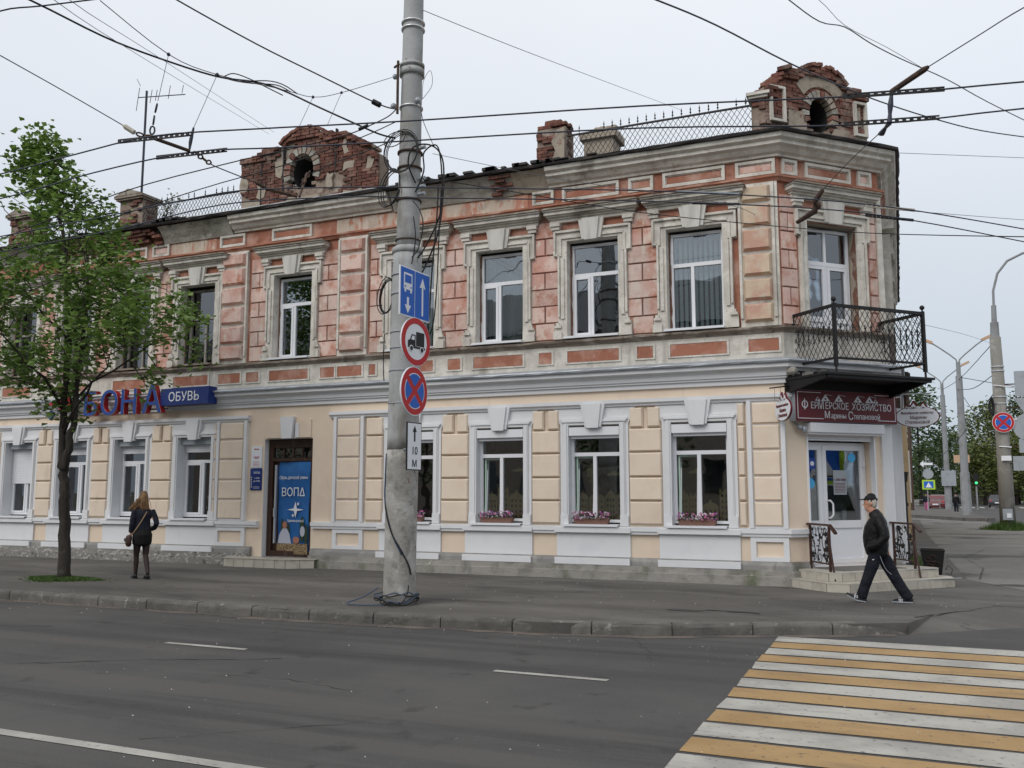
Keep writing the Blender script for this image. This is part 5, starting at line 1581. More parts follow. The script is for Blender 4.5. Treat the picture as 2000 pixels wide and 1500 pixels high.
mb = MB(); mb.box(LF, -1.7, 1.3, -.14, -.10, 3.68, 3.72); mb.box(LF, -1.7, 1.3, -.14, -.10, 4.06, 4.10); mb.obj('mounting_rail', 'rust', T)
T = thing('shoe_sign_box', 'deep blue light box with white lettering right of the large letters', 'sign', (-15.8, 16.6, 3.7))
BF = Fr(-15.72, 16.58, -3)
mb = MB(); mb.box(BF, -.80, .76, -.28, 0, 3.765, 4.175); mb.obj('box', 'darkblue', T)
mb = MB(); text(mb, 'ОБУВЬ', BF, -.03, 3.86, .006, .215, sx=1.0, offset=.006); mb.obj('lettering', 'signwhite', T)
T = thing('wall_plaque', 'white plaque with small red print on the wall left of the brown door', 'plaque', (-13.85, 16.95, 2.4), 'plaques beside the brown door')
mb = MB(); mb.box(MAIN, -13.98, -13.68, .0, .03, 2.24, 2.74); mb.obj('plate', 'signwhite', T)
mb = MB(); text(mb, 'Магазин', MAIN, -13.83, 2.66, .033, .03, sx=.8); text(mb, 'НDР', MAIN, -13.83, 2.45, .033, .05, sx=1.0)
for j in range(4): mb.box(MAIN, -13.92, -13.74, .031, .033, 2.28 + j * .032, 2.287 + j * .032)
mb.obj('print', 'red', T)
T = thing('wall_plaque', 'dark blue plaque with white opening hours under the white one', 'plaque', (-13.85, 16.95, 2.0), 'plaques beside the brown door')
mb = MB(); mb.box(MAIN, -13.99, -13.67, .0, .03, 1.72, 2.22); mb.obj('plate', 'darkblue', T)
mb = MB(); text(mb, 'ВОПΔ', MAIN, -13.80, 2.10, .033, .045); text(mb, 'с 10.00', MAIN, -13.80, 1.98, .033, .035); text(mb, 'до 19.00', MAIN, -13.80, 1.91, .033, .035)
for j in range(6): mb.box(MAIN, -13.965, -13.94, .031, .033, 1.78 + j * .045, 1.80 + j * .045)
mb.box(MAIN, -13.9, -13.72, .031, .033, 1.76, 1.767); mb.box(MAIN, -13.9, -13.72, .031, .033, 1.79, 1.797)
mb.obj('print', 'signwhite', T)

# burgundy farm shop sign
T = thing('farm_shop_sign', 'burgundy sign board with white lettering and little white houses above the corner door', 'sign', tuple(CHAM.p(1.3, .2, 3.2)))
mb = MB(); mb.box(CHAM, .08, 2.46, .02, .18, 2.95, 3.53); mb.obj('case', 'greyback', T)
mb = MB(); mb.box(CHAM, .085, 2.455, .18, .192, 2.955, 3.525); mb.obj('panel', 'burgundy', T)
n = .196
mb = MB()
text(mb, 'О', CHAM, .205, 3.195, n, .13, sx=1.15, align='LEFT'); mb.box(CHAM, .272, .292, n, n + .003, 3.165, 3.365); text(mb, 'ЕР', CHAM, .415, 3.19, n, .12, sx=.80, align='LEFT'); text(mb, 'М', CHAM, .575, 3.185, n, .165, sx=.72, align='LEFT')
text(mb, 'ЕРСКОЕ', CHAM, .745, 3.19, n, .125, sx=.78, align='LEFT'); text(mb, 'ХОЗЯЙСТВО', CHAM, 1.37, 3.19, n, .125, sx=.86, align='LEFT')
text(mb, 'М', CHAM, .72, 3.02, n, .13, sx=.85, align='LEFT'); text(mb, 'арины', CHAM, .875, 3.02, n, .10, sx=.82, align='LEFT'); text(mb, 'С', CHAM, 1.27, 3.005, n, .15, sx=.85, align='LEFT'); text(mb, 'тепановой', CHAM, 1.40, 3.02, n, .10, sx=.88, align='LEFT')
mb.obj('lettering', 'signwhite', T)
mb = MB(); w_ = .012
mb.box(CHAM, .12, .66, n - .002, n, 3.48, 3.48 + w_); mb.box(CHAM, 1.92, 2.42, n - .002, n, 3.48, 3.48 + w_); mb.box(CHAM, .12, .12 + w_, n - .002, n, 3.005, 3.48); mb.box(CHAM, 2.42 - w_, 2.42, n - .002, n, 3.005, 3.48)
mb.box(CHAM, .12 + w_, .70, n - .002, n, 3.0, 3.0 + w_); mb.box(CHAM, 1.98, 2.42, n - .002, n, 3.0, 3.0 + w_)
def hz(mb, a, z, w_, h_):
    mb.poly(CHAM, [(a, z), (a + w_, z), (a + w_ / 2, z + h_)], n - .002, n)
for a, s_ in ((.52, .13), (.66, .2), (.97, .2), (1.42, .2), (1.70, .2), (1.88, .13)): hz(mb, a, 3.335, s_, s_ * .62)
mb.obj('border_and_houses', 'signwhite', T)
mb = MB()
for a, s_ in ((.52, .13), (.66, .2), (.97, .2), (1.42, .2), (1.70, .2), (1.88, .13)): mb.box(CHAM, a + s_ / 2 - .018, a + s_ / 2 + .018, n, n + .002, 3.355, 3.39)
mb.obj('house_windows', 'burgundy', T)
mb = MB()
for a, s_, d_ in ((.66, .2, 1), (.97, .2, 1), (1.42, .2, 1), (1.70, .2, 1)):
    mb.tube([CHAM.p(a + s_ / 2, n, 3.335 + s_ * .62), CHAM.p(a + s_ / 2 + .16, n, 3.335 + s_ * .62 - .02)], .004, 4)
mb.obj('roof_lines', 'signwhite', T)

def oval(name, label, fr, rx, rz, zc, detailed=True):
    t = thing(name, label, 'sign', tuple(fr.p(0, 0, zc)), 'oval signs on arms beside the corner door')
    def shape(k):
        P = []
        for i in range(40):
            th = 2 * math.pi * i / 40
            P.append((rx * k * math.cos(th), zc + rz * k * math.sin(th)))
        return P
    mb = MB(); mb.poly(fr, shape(1.04), -.03, .0)
    for a, w_, h_ in ((-rx * .62, rx * .3, .07), (-rx * .42, rx * .55, .16), (rx * .05, rx * .5, .14)):
        mb.poly(fr, [(a - .01, zc + rz * .72), (a + w_ + .01, zc + rz * .72), (a + w_ / 2, zc + rz * .80 + h_)], -.03, .0)
    mb.obj('edge', 'burgundy', t)
    mb = MB(); mb.poly(fr, shape(.985), -.036, .008)
    for a, w_, h_ in ((-rx * .60, rx * .26, .045), (-rx * .36, rx * .42, .10), (rx * .10, rx * .38, .09)):
        mb.poly(fr, [(a, zc + rz * .74), (a + w_, zc + rz * .74), (a + w_ / 2, zc + rz * .80 + h_)], -.036, .008)
    mb.obj('face', 'signwhite', t)
    mb = MB()
    text(mb, 'Фермерское хозяйство', fr, 0, zc + .05, .012, .048, sx=.72)
    text(mb, 'Марины', fr, .02, zc - .045, .012, .062, sx=.85); text(mb, 'Степановой', fr, .0, zc - .135, .012, .062, sx=.85)
    for a, w_ in ((-rx * .36, rx * .42), (rx * .10, rx * .38), (-rx * .60, rx * .26)): mb.box(fr, a + w_ / 2 - .012, a + w_ / 2 + .012, .009, .012, zc + rz * .78, zc + rz * .78 + .025)
    mb.obj('lettering', 'burgundy', t)
    return t
OF = Fr(.36, 18.75, 2)
T = oval('oval_sign', 'white oval sign with burgundy edge hanging to the right of the burgundy board', OF, .38, .20, 3.10)
mb = MB(); mb.tube([(-.05, 18.80, 3.54), (.62, 18.80, 3.545)], .012, 6); mb.tube([(.12, 18.80, 3.54), (.12, 18.77, 3.28)], .004, 4); mb.tube([(.55, 18.80, 3.54), (.55, 18.77, 3.28)], .004, 4); mb.obj('arm', 'greyback', T)
OL = Fr(-1.86, 16.52, -62)
T = oval('oval_sign', 'narrow-looking white oval sign seen side-on left of the burgundy board', OL, .36, .20, 3.13)
mb = MB(); mb.tube([(-1.72, 17.1, 3.62), (-2.05, 16.35, 3.50)], .012, 6); mb.tube([(-1.90, 16.62, 3.54), (-1.90, 16.55, 3.3)], .004, 4); mb.tube([(-1.98, 16.45, 3.5), (-1.98, 16.42, 3.28)], .004, 4); mb.obj('arm', 'black', T)
# lamp fitting under the board
mb = MB(); mb.ball(CHAM.p(.22, .12, 2.84), .05); mb.ball(CHAM.p(.30, .14, 2.80), .05, .05, .07); mb.tube([CHAM.p(.2, 0, 2.92), CHAM.p(.25, .12, 2.86)], .02, 6)
tag(mb.obj('security_camera', 'greyback'), 'small grey camera under the left end of the burgundy board', 'camera')

# ================================================================== HANDRAILS, BIN
def handrail(label, fr, length):
    t = thing('handrail', label, 'handrail', tuple(fr.p(0, 0, .3)), 'handrails of the corner shop steps')
    mb = MB(); mb.box(fr, -.08, length + .03, -.03, .03, 1.08, 1.115)
    P = [fr.p(length + .03, n, z) for n in (-.03, .03) for z in (1.08, 1.115)] + [fr.p(length + .24, n, z) for n in (-.03, .03) for z in (.95, .985)]
    mb.add(P, [(0, 1, 5, 4), (2, 3, 7, 6), (0, 2, 6, 4), (1, 3, 7, 5), (4, 5, 7, 6), (0, 1, 3, 2)])
    mb.obj('top_rail', 'rail', t)
    for a in (0, length): mb = MB(); mb.box(fr, a - .018, a + .018, -.018, .018, .30, 1.08); mb.obj('post', 'rail', t)
    mb = MB(); mb.tube([fr.p(length - .0, 0, .82), fr.p(length + .16, 0, .16)], .018, 6); mb.obj('brace', 'rail', t)
    mb = MB(); mb.box(fr, .018, length - .018, -.012, .012, .42, .445); mb.obj('lower_rail', 'rail', t)
    rs = random.Random(hash(label) % 99 if False else len(label))
    mb = MB()
    # scrollwork circles
    for (a, z, r_) in ((.10, .55, .08), (.26, .52, .07), (.42, .57, .08), (.12, .98, .07), (.28, 1.0, .065), (.42, .97, .07), (.08, .76, .06), (.44, .77, .06)):
        a *= length / .52
        mb.tube([fr.p(a + r_ * math.cos(2 * math.pi * i / 14), 0, z + r_ * math.sin(2 * math.pi * i / 14)) for i in range(15)], .006, 5, False)
    for s_ in range(5):
        a0 = length * rs.uniform(.1, .9)
        pts = [fr.p(a0 + .07 * math.sin(z * 9 + s_ * 1.4) * (1 - s_ * .1), 0, .45 + z) for z in np.linspace(0, .6, 10)]
        mb.tube(pts, .008, 5, False)
    mb.obj('scrollwork', 'black', t)
    mb = MB()
    for i in range(26):
        a = length * rs.uniform(.06, .94); z = rs.uniform(.48, 1.03); big = rs.random() < .3
        r_ = .045 if big else .025
        disc(mb, fr, a, z, r_, -.012, .012, 8, r_ * rs.uniform(.5, 1.1))
    mb.obj('iron_leaves', 'black', t, kind='stuff')
    return t
handrail('brown wrought-iron handrail with leaf scrolls left of the shop door', Fr(-1.54, 17.20, -60), .74)
handrail('brown wrought-iron handrail with leaf scrolls right of the shop door, partly behind the walking man', Fr(-.16, 18.50, -62), .72)
T = thing('litter_bin', 'black square metal litter bin beside the right end of the steps', 'bin', (.50, 19.2, 0))
mb = MB()
for i in range(4):
    c0 = [(-.19, -.19), (.19, -.19), (.19, .19), (-.19, .19)][i]; c1 = [(-.19, -.19), (.19, -.19), (.19, .19), (-.19, .19)][(i + 1) % 4]
    k0 = .72
    A_ = [(.5 + c0[0] * k0, 19.2 + c0[1] * k0, .08), (.5 + c1[0] * k0, 19.2 + c1[1] * k0, .08), (.5 + c1[0] * 1.1, 19.2 + c1[1] * 1.1, .56), (.5 + c0[0] * 1.1, 19.2 + c0[1] * 1.1, .56)]
    mb.add(A_, [(0, 1, 2, 3)])
mb.wbox(.37, .63, 19.07, 19.33, .07, .085)
mb.obj('bucket', 'black', T)
mb = MB()
q = [(.29, 18.99), (.71, 18.99), (.71, 19.41), (.29, 19.41), (.29, 18.99)]
mb.tube([(x, y, .57) for x, y in q], .015, 6); mb.obj('rim', 'black', T)
mb = MB()
for x, y in ((.37, 19.07), (.63, 19.07), (.37, 19.33), (.63, 19.33)): mb.tube([(x, y, 0), (x, y, .1)], .014, 6)
mb.obj('feet', 'black', T, kind='stuff')
mb = MB()
for cx, cz, r_ in ((.44, .25, .07), (.57, .3, .06), (.5, .42, .06), (.41, .40, .04)):
    mb.tube([(cx + r_ * math.cos(t), 18.985, cz + r_ * math.sin(t)) for t in np.linspace(0, 5.5, 12)], .008, 5, False)
mb.tube([(.71, 19.1, .15 + .2 * 0), (.80, 19.1, .12), (.83, 19.1, .22), (.76, 19.1, .30), (.71, 19.1, .2)], .008, 5, False)
mb.obj('scrollwork', 'rail', T)

# ================================================================== CONCRETE POLE
POLE = thing('concrete_pole', 'tall flaking concrete utility pole with steel bands standing at the kerb', 'pole', (-6.97, 11.92, 0))
def pole_seg(name, m, zs, rs_, cx, cy, par, seg=28):
    mb = MB(); P = []
    for z, r_ in zip(zs, rs_):
        for j in range(seg):
            a = 2 * math.pi * j / seg
            rr_ = r_ + .004 * noise.noise(Vector((math.cos(a) * 2, math.sin(a) * 2, z * 1.5)))
            P.append((cx(z) + rr_ * math.cos(a), cy + rr_ * math.sin(a), z))
    F = [(i * seg + j, i * seg + (j + 1) % seg, (i + 1) * seg + (j + 1) % seg, (i + 1) * seg + j) for i in range(len(zs) - 1) for j in range(seg)]
    F += [tuple(range(seg)), tuple(range((len(zs) - 1) * seg, len(zs) * seg))]
    mb.add(P, F)
    return mb.obj(name, m, par, smooth=True)
cxf = lambda z: -6.975 + .0115 * z
pole_seg('base_shaft', 'concretebase', list(np.linspace(-.02, 2.3, 14)), [.242] * 14, cxf, 11.92, POLE)
pole_seg('lower_shaft', 'concrete', list(np.linspace(2.3, 5.40, 16)), [.242 - .0035 * i / 3 for i in range(16)], cxf, 11.92, POLE)
pole_seg('sleeve_rim', 'concrete', [5.36, 5.40, 5.44, 5.47], [.236, .245, .245, .20], cxf, 11.92, POLE)
pole_seg('upper_shaft', 'concrete', list(np.linspace(5.45, 10.6, 20)), [.182 - .0016 * i for i in range(20)], cxf, 11.92, POLE)
for z in (9.05, 9.16, 7.73, 9.72, 9.75):
    pole_seg('steel_band', 'steelband' if z < 9.5 else 'greyback', [z, z + .025], [.19, .19], cxf, 11.92, POLE)
for z, h_ in ((8.28, .10), (8.42, .05), (6.98, .03), (6.2, .03), (5.56, .02), (6.72, .03)):
    pole_seg('clamp', 'concrete' if h_ > .04 else 'rust', [z, z + h_], [.20, .20], cxf, 11.92, POLE)
for z in (3.0, 3.5, 4.1, 4.7, 5.0, 3.85): pole_seg('strap', 'greyback', [z, z + .018], [.2435, .2435], cxf, 11.92, POLE)
mb = MB()
mb.tube([(-7.02, 11.72, 8.48), (-7.01, 11.70, 8.1), (-7.02, 11.72, 7.6)], .022, 6); mb.tube([(-7.12, 11.78, 8.42), (-6.98, 11.68, 8.40)], .02, 6)
mb.box(Fr(-6.9, 11.72, 0), -.03, .03, 0, .03, 9.6, 9.8)
mb.obj('hanging_strap', 'rust', POLE)
mb = MB()
for z in (7.05, 6.55, 6.42, 6.3): mb.tube([(-6.72, 11.9, z), (-6.60, 11.88, z)], .03, 7)
mb.ball((-7.14, 11.8, 7.78), .05); mb.ball((-7.12, 11.8, 8.27), .045); mb.ball((-6.7, 11.8, 7.8), .05)
mb.obj('insulator', 'greyback', POLE, kind='stuff')
# cables clinging to the pole
mb = MB()
def hang(pts, r_, m, name='cable', par=None, k=6):
    # catmull smoothing
    P = [Vector(p) for p in pts]; Q = []
    P2 = [P[0]] + P + [P[-1]]
    for i in range(1, len(P2) - 2):
        for j in range(k):
            t = j / k; a, b, c, d = P2[i - 1], P2[i], P2[i + 1], P2[i + 2]
            Q.append(.5 * ((2 * b) + (c - a) * t + (2 * a - 5 * b + 4 * c - d) * t * t + (3 * b - a - 3 * c + d) * t ** 3))
    Q.append(P[-1])
    mb = MB(); mb.tube(Q, r_, 6); return mb.obj(name, m, par, smooth=True)
base_c = thing('cable_heap', 'blue-black cable wound loosely round the foot of the concrete pole', 'cable', (-6.97, 11.7, 0))
rs = random.Random(4)
for k_ in range(5):
    r0 = .255 + .02 * rs.random(); z0 = .03 + .05 * k_ * rs.random()
    pts = [(cxf(0) + (r0 + .05 * rs.random() + (.12 if 3.6 < t < 4.6 and k_ % 3 == 0 else 0)) * math.cos(t), 11.92 + (r0 + .05 * rs.random()) * math.sin(t), z0 + .05 * rs.random() + .03 * math.sin(t * 2 + k_)) for t in np.linspace(2.4, 7.4, 16)]
    hang(pts, .009, 'bluecable' if k_ % 2 else 'blackcable', 'cable_loop', base_c, 3)
hang([(-7.22, 11.72, .25), (-7.4, 11.6, .12), (-7.62, 11.5, .03), (-7.35, 11.48, .02), (-7.0, 11.5, .03)], .009, 'bluecable', 'cable_loop', base_c)
hang([(-6.7, 11.72, .3), (-6.66, 11.6, .18), (-6.72, 11.5, .05), (-6.95, 11.55, .02)], .009, 'blackcable', 'cable_loop', base_c)
T = thing('spiral_cable', 'black cable running diagonally down the flaking lower part of the pole', 'cable', (-6.97, 11.7, 1))
hang([(cxf(z) + .254 * math.cos(t), 11.92 + .254 * math.sin(t), z) for z, t in ((2.25, 3.4), (1.9, 3.5), (1.62, 3.7), (1.35, 4.2), (1.05, 4.7), (.8, 5.3), (.6, 5.75), (.45, 5.95))], .012, 'blackcable', 'cable', T)
hang([(cxf(z) + .254 * math.cos(t), 11.92 + .254 * math.sin(t), z) for z, t in ((2.2, 3.5), (1.6, 3.8), (1.30, 4.25), (1.02, 4.75), (.75, 5.3))], .010, 'bluecable', 'cable', T)
hang([(-7.235, 11.80, 4.1), (-7.24, 11.79, 3.8), (-7.22, 11.76, 3.55), (-7.18, 11.72, 3.35)], .008, 'blackcable', 'cable', T)
for lbl, cx, cy, cz, rx_, rz_, tt, nn in (('large loop of black cable slung over the pole above the sleeve', -6.93, 11.66, 6.95, .31, .36, 0, 4),
                            ('coil of black cable hanging at the left of the pole by the cornice', -7.16, 11.75, 6.42, .19, .32, .2, 4),
                            ('small coil of cable at the left of the pole by the upper windows', -7.26, 11.86, 4.72, .15, .30, .1, 4),
                            ('small loose ring of cable near the top of the big loop', -7.05, 11.7, 7.18, .19, .13, .15, 1)):
    T = thing('cable_coil', lbl, 'cable', (cx, cy, cz), 'cable coils on the concrete pole')
    for q in range(nn):
        k2 = 1 - .045 * q; off = rs.uniform(-.02, .02)
        mb = MB(); mb.tube([(cx + off + rx_ * k2 * math.cos(t), cy + .02 * q + .03 * math.sin(t), cz + rz_ * k2 * math.sin(t + tt)) for t in np.linspace(0, 6.2832, 26)], .008, 6, False)
        mb.obj('cable_ring', 'blackcable', T, smooth=True)
T = thing('hanging_cables', 'bunch of black cables looping from the pole and dropping behind the blue sign', 'cable', (-6.5, 11.9, 6))
for pts, r_ in (([(-6.72, 11.8, 6.45), (-6.80, 11.7, 6.75), (-6.7, 11.7, 7.0), (-6.45, 11.8, 7.02), (-6.28, 11.85, 6.8), (-6.26, 11.86, 6.3), (-6.34, 11.88, 5.7), (-6.50, 11.9, 5.3), (-6.72, 11.9, 4.9)], .013),
                ([(-6.72, 11.8, 6.3), (-6.55, 11.75, 6.6), (-6.55, 11.75, 6.9), (-6.35, 11.8, 7.0), (-6.29, 11.85, 6.6), (-6.32, 11.9, 6.0), (-6.55, 11.9, 5.5), (-6.75, 11.85, 5.2)], .012),
                ([(-6.35, 11.86, 6.4), (-6.38, 11.88, 5.9), (-6.47, 11.9, 5.0), (-6.52, 11.9, 4.2), (-6.60, 11.85, 3.9)], .012),
                ([(-6.30, 11.86, 6.3), (-6.34, 11.88, 5.6), (-6.38, 11.9, 4.8), (-6.44, 11.9, 4.2), (-6.56, 11.9, 3.95)], .010),
                ([(-6.74, 11.75, 6.15), (-6.62, 11.75, 6.0), (-6.55, 11.75, 5.75), (-6.62, 11.75, 5.4), (-6.74, 11.75, 5.25)], .009),
                ([(-6.72, 11.75, 5.9), (-6.68, 11.75, 5.6), (-6.70, 11.75, 5.35), (-6.74, 11.75, 5.15)], .009),
                ([(-6.66, 11.8, 7.75), (-6.6, 11.8, 7.45), (-6.45, 11.8, 7.1), (-6.40, 11.8, 7.0)], .006),
                ([(-6.62, 11.8, 7.8), (-6.45, 11.8, 8.0), (-6.48, 11.8, 8.25), (-6.6, 11.8, 8.1), (-6.62, 11.8, 7.8)], .004)):
    hang(pts, r_, 'blackcable', 'cable', T)
# road signs on the pole
SF = Fr(-6.53, 11.50, 86)
def bracket(t, z): mb = MB(); mb.tube([tuple(SF.p(0, -.02, z)), (-6.82, 11.72, z)], .015, 6); mb.obj('bracket', 'greyback', t)
T = thing('bus_lane_sign', 'blue sign with white bus and arrows at the top of the signs on the pole', 'road sign', tuple(SF.p(0, 0, 4.2)))
zc = 4.60
mb = MB(); mb.box(SF, -.40, .40, -.02, 0, zc - .37, zc + .37); mb.obj('plate', 'signwhite', T)
mb = MB(); mb.box(SF, -.38, -.02, 0, .005, zc - .35, zc + .35); mb.box(SF, 0, .38, 0, .005, zc - .35, zc + .35); mb.obj('field', 'blue3', T)
mb = MB(); n = .008
mb.box(SF, -.31, -.09, 0, n, zc + .03, zc + .28)
for x in (-.29, -.14): mb.box(SF, x, x + .04, 0, n, zc - .01, zc + .03)
mb.poly(SF, [(-.225, zc - .08), (-.175, zc - .08), (-.175, zc - .20), (-.12, zc - .20), (-.20, zc - .32), (-.28, zc - .20), (-.225, zc - .20)], 0, n)
mb.poly(SF, [(.17, zc - .30), (.21, zc - .30), (.21, zc + .14), (.27, zc + .12), (.19, zc + .28), (.11, zc + .12), (.17, zc + .14)], 0, n)
mb.obj('symbols', 'signwhite', T)
mb = MB(); mb.box(SF, -.285, -.115, n, n + .002, zc + .13, zc + .25); mb.box(SF, -.29, -.26, n, n + .002, zc + .06, zc + .085); mb.box(SF, -.14, -.11, n, n + .002, zc + .06, zc + .085); mb.obj('bus_windscreen', 'blue3', T)
bracket(T, zc)
T = thing('no_lorries_sign', 'round white sign with red rim and black lorry on the concrete pole', 'road sign', tuple(SF.p(0, .03, 3.87)))
S2 = Fr(*SF.p(-.02, .04, 0)[:2], 83); zc = 3.875
mb = MB(); disc(mb, S2, 0, zc, .365, -.02, 0); mb.obj('plate', 'signwhite', T)
mb = MB()
for i in range(36):
    t0, t1 = 2 * math.pi * i / 36, 2 * math.pi * (i + 1) / 36
    mb.poly(S2, [(.355 * math.cos(t0), zc + .355 * math.sin(t0)), (.355 * math.cos(t1), zc + .355 * math.sin(t1)), (.27 * math.cos(t1), zc + .27 * math.sin(t1)), (.27 * math.cos(t0), zc + .27 * math.sin(t0))], 0, .005)
mb.obj('rim', 'red', T)
mb = MB(); n = .006
mb.poly(S2, [(.0, zc - .06), (.2, zc - .06), (.2, zc + .15), (.0, zc + .15)], 0, n)
mb.poly(S2, [(-.20, zc - .10), (.22, zc - .10), (.22, zc - .07), (-.02, zc - .07), (-.02, zc + .10), (-.11, zc + .10), (-.15, zc + .02), (-.20, zc - .0)], 0, n)
mb.obj('lorry_symbol', 'signblack', T)
mb = MB(); mb.poly(S2, [(-.125, zc + .02), (-.045, zc + .02), (-.045, zc + .08), (-.10, zc + .08)], n, n + .002)
disc(mb, S2, -.12, zc - .11, .048, n, n + .002, 16); disc(mb, S2, .14, zc - .11, .048, n, n + .002, 16); mb.obj('symbol_whites', 'signwhite', T)
mb = MB(); disc(mb, S2, -.12, zc - .11, .034, n + .003, n + .005, 16); disc(mb, S2, .14, zc - .11, .034, n + .003, n + .005, 16); mb.obj('symbol_wheels', 'signblack', T)
bracket(T, zc)
def nostop(t, fr, zc, r_):
    mb = MB(); disc(mb, fr, 0, zc, r_, -.02, 0, 32); mb.obj('plate', 'signwhite', t)
    mb = MB(); disc(mb, fr, 0, zc, r_ * .965, 0, .003, 32); mb.obj('rim', 'red', t)
    mb = MB(); k2 = .70
    for q in range(4):
        a = R(45 + 90 * q); g = R(9.5)
        pts = [(r_ * .135 * math.cos(a + 0 + math.pi / 4), 0)]
        arc = [(k2 * r_ * math.cos(x), zc + k2 * r_ * math.sin(x)) for x in np.linspace(R(90 * q) + g + R(45), R(90 * q + 90) - g + R(45), 9)]
        c_ = R(90 * q + 90)
        arc.append((.165 * r_ * math.cos(c_), zc + .165 * r_ * math.sin(c_)))
        w2 = [( (x) * 1.045, zc + (z - zc) * 1.045) for x, z in arc]
        mb.m = 0; mb.poly(fr, w2, .003, .005)
        mb.m = 1; mb.poly(fr, [(x * .965 + .018 * r_ * math.cos(c_), zc + (z - zc) * .965 + .018 * r_ * math.sin(c_)) for x, z in arc], .005, .008)
    mb.obj('field', ['signwhite', 'blue3'], t)
T = thing('no_stopping_sign', 'round blue no-stopping sign with red cross on the concrete pole', 'road sign', tuple(SF.p(0, .03, 3.14)), 'blue and red no-stopping signs')
nostop(T, Fr(*SF.p(-.03, .03, 0)[:2], 87), 3.14, .365); bracket(T, 3.14)
T = thing('distance_plate', 'narrow white plate with an arrow and 10 M below the round signs', 'road sign', tuple(SF.p(0, 0, 2.3)))
S3 = Fr(*SF.p(.0, .02, 0)[:2], 84)
mb = MB(); mb.box(S3, -.18, .18, -.02, 0, 1.98, 2.68); mb.obj('plate', 'signblack', T)
mb = MB(); mb.box(S3, -.165, .165, 0, .004, 1.995, 2.665); mb.obj('face', 'signwhite', T)
mb = MB(); mb.poly(S3, [(-.018, 2.40), (.018, 2.40), (.018, 2.54), (.05, 2.54), (0, 2.63), (-.05, 2.54), (-.018, 2.54)], .004, .007)
text(mb, '10', S3, 0, 2.21, .007, .115, sx=.95, offset=.004); text(mb, 'М', S3, 0, 2.03, .007, .10, offset=.004); mb.obj('print', 'signblack', T)
bracket(T, 2.3)

# ================================================================== OVERHEAD WIRES
def off_frame(p):
    v = cam.matrix_basis.inverted() @ Vector(p)
    return v.z > -.1 or abs(v.x / -v.z) > 1000 / 1750 or abs(v.y / -v.z) > 750 / 1750
def wire(name, label, cat, parts, group=None):
    t = thing(name, label, cat, tuple(parts[0][0][0]), group)
    for pts, r_, m, nm in parts:
        pts = [Vector(p) for p in pts]
        if nm in ('wire', 'cable'):      # carry on beyond the picture towards the next mast
            for _ in range(2):
                pts.reverse()
                if off_frame(pts[0]):
                    d_ = (pts[0] - pts[1]).normalized(); d_.z = max(-.05, min(.12, d_.z))
                    if all(off_frame(pts[0] + d_ * q) for q in np.linspace(.2, 14, 30)): [pts.insert(0, pts[0] + d_ * q) for q in (.6, .9, 1.5, 3, 8)]
        hang(pts, r_, m, nm, t, 4)
    return t
WA = [(-11.77, 7.49, 5.7), (-10.39, 7.56, 5.7), (-8.91, 7.45, 5.7), (-7.65, 7.4, 5.7), (-6.44, 7.7, 5.7), (-4.75, 8.19, 5.7), (-2.33, 8.82, 5.7), (-0.14, 9.49, 5.7), (1.32, 9.78, 5.7), (3.2, 10.2, 5.7)]
WB = [(-12.63, 8.06, 5.7), (-11.27, 8.23, 5.7), (-9.27, 8.0, 5.7), (-7.63, 7.95, 5.7), (-6.52, 8.26, 5.7), (-5.03, 8.68, 5.7), (-2.48, 9.38, 5.7), (-0.17, 10.27, 5.7), (1.4, 10.49, 5.7), (3.4, 10.85, 5.7)]
WC = [(-14.93, 9.59, 5.7), (-12.96, 9.51, 5.7), (-10.43, 9.39, 5.7), (-9.07, 9.3, 5.7), (-7.98, 9.28, 5.7), (-6.77, 9.67, 5.7), (-5.83, 10.07, 5.7), (-4.28, 10.8, 5.7), (-2.73, 11.58, 5.7), (-0.85, 12.77, 5.7), (0.37, 13.81, 5.7), (1.94, 15.48, 5.7), (3.65, 17.42, 5.7)]
WD = [(-15.95, 10.27, 5.7), (-13.8, 10.15, 5.7), (-11.05, 9.97, 5.7), (-9.49, 9.74, 5.7), (-8.31, 9.67, 5.7), (-6.69, 10.11, 5.7), (-6.03, 10.44, 5.7), (-4.43, 11.2, 5.7), (-2.83, 12.01, 5.7), (-0.88, 13.19, 5.7), (0.34, 14.3, 5.7), (2.03, 16.29, 5.7), (3.86, 18.49, 5.7)]
g_ = 'trolleybus contact wires'
for L_, lb in ((WA, 'upper of the two near trolley wires crossing in front of the gables'), (WB, 'lower of the two near trolley wires crossing in front of the gables'), (WC, 'upper trolley wire of the pair bending to the right in front of the cornice'), (WD, 'lower trolley wire of the pair bending to the right in front of the cornice')):
    wire('trolley_wire', lb, 'wire', [(L_, .009, 'wire', 'wire')], g_)
def bar(name, label, p0, p1, m='black', hgt=.05, grp='perforated clamp bars on the trolley wires'):
    t = thing(name, label, 'clamp bar', p0, grp)
    p0, p1 = Vector(p0), Vector(p1); d = p1 - p0; L = d.length; d.normalize(); up = Vector((0, 0, 1)); nn = d.cross(up).normalized() * .008
    mb = MB(); k_ = int(L / .07)
    def bx(u0, u1, z0, z1):
        P = [p0 + d * u + nn * s_ + up * z for z in (z0, z1) for s_ in (-1, 1) for u in (u0, u1)]
        mb.add(P, [(0, 1, 3, 2), (4, 6, 7, 5), (0, 4, 5, 1), (2, 3, 7, 6), (0, 2, 6, 4), (1, 5, 7, 3)])
    bx(0, L, -hgt / 2, -hgt / 2 + .014); bx(0, L, hgt / 2 - .014, hgt / 2)
    for i in range(k_): bx(i * L / k_, i * L / k_ + .038, -hgt / 2 + .014, hgt / 2 - .014)
    mb.obj('bar', m, t)
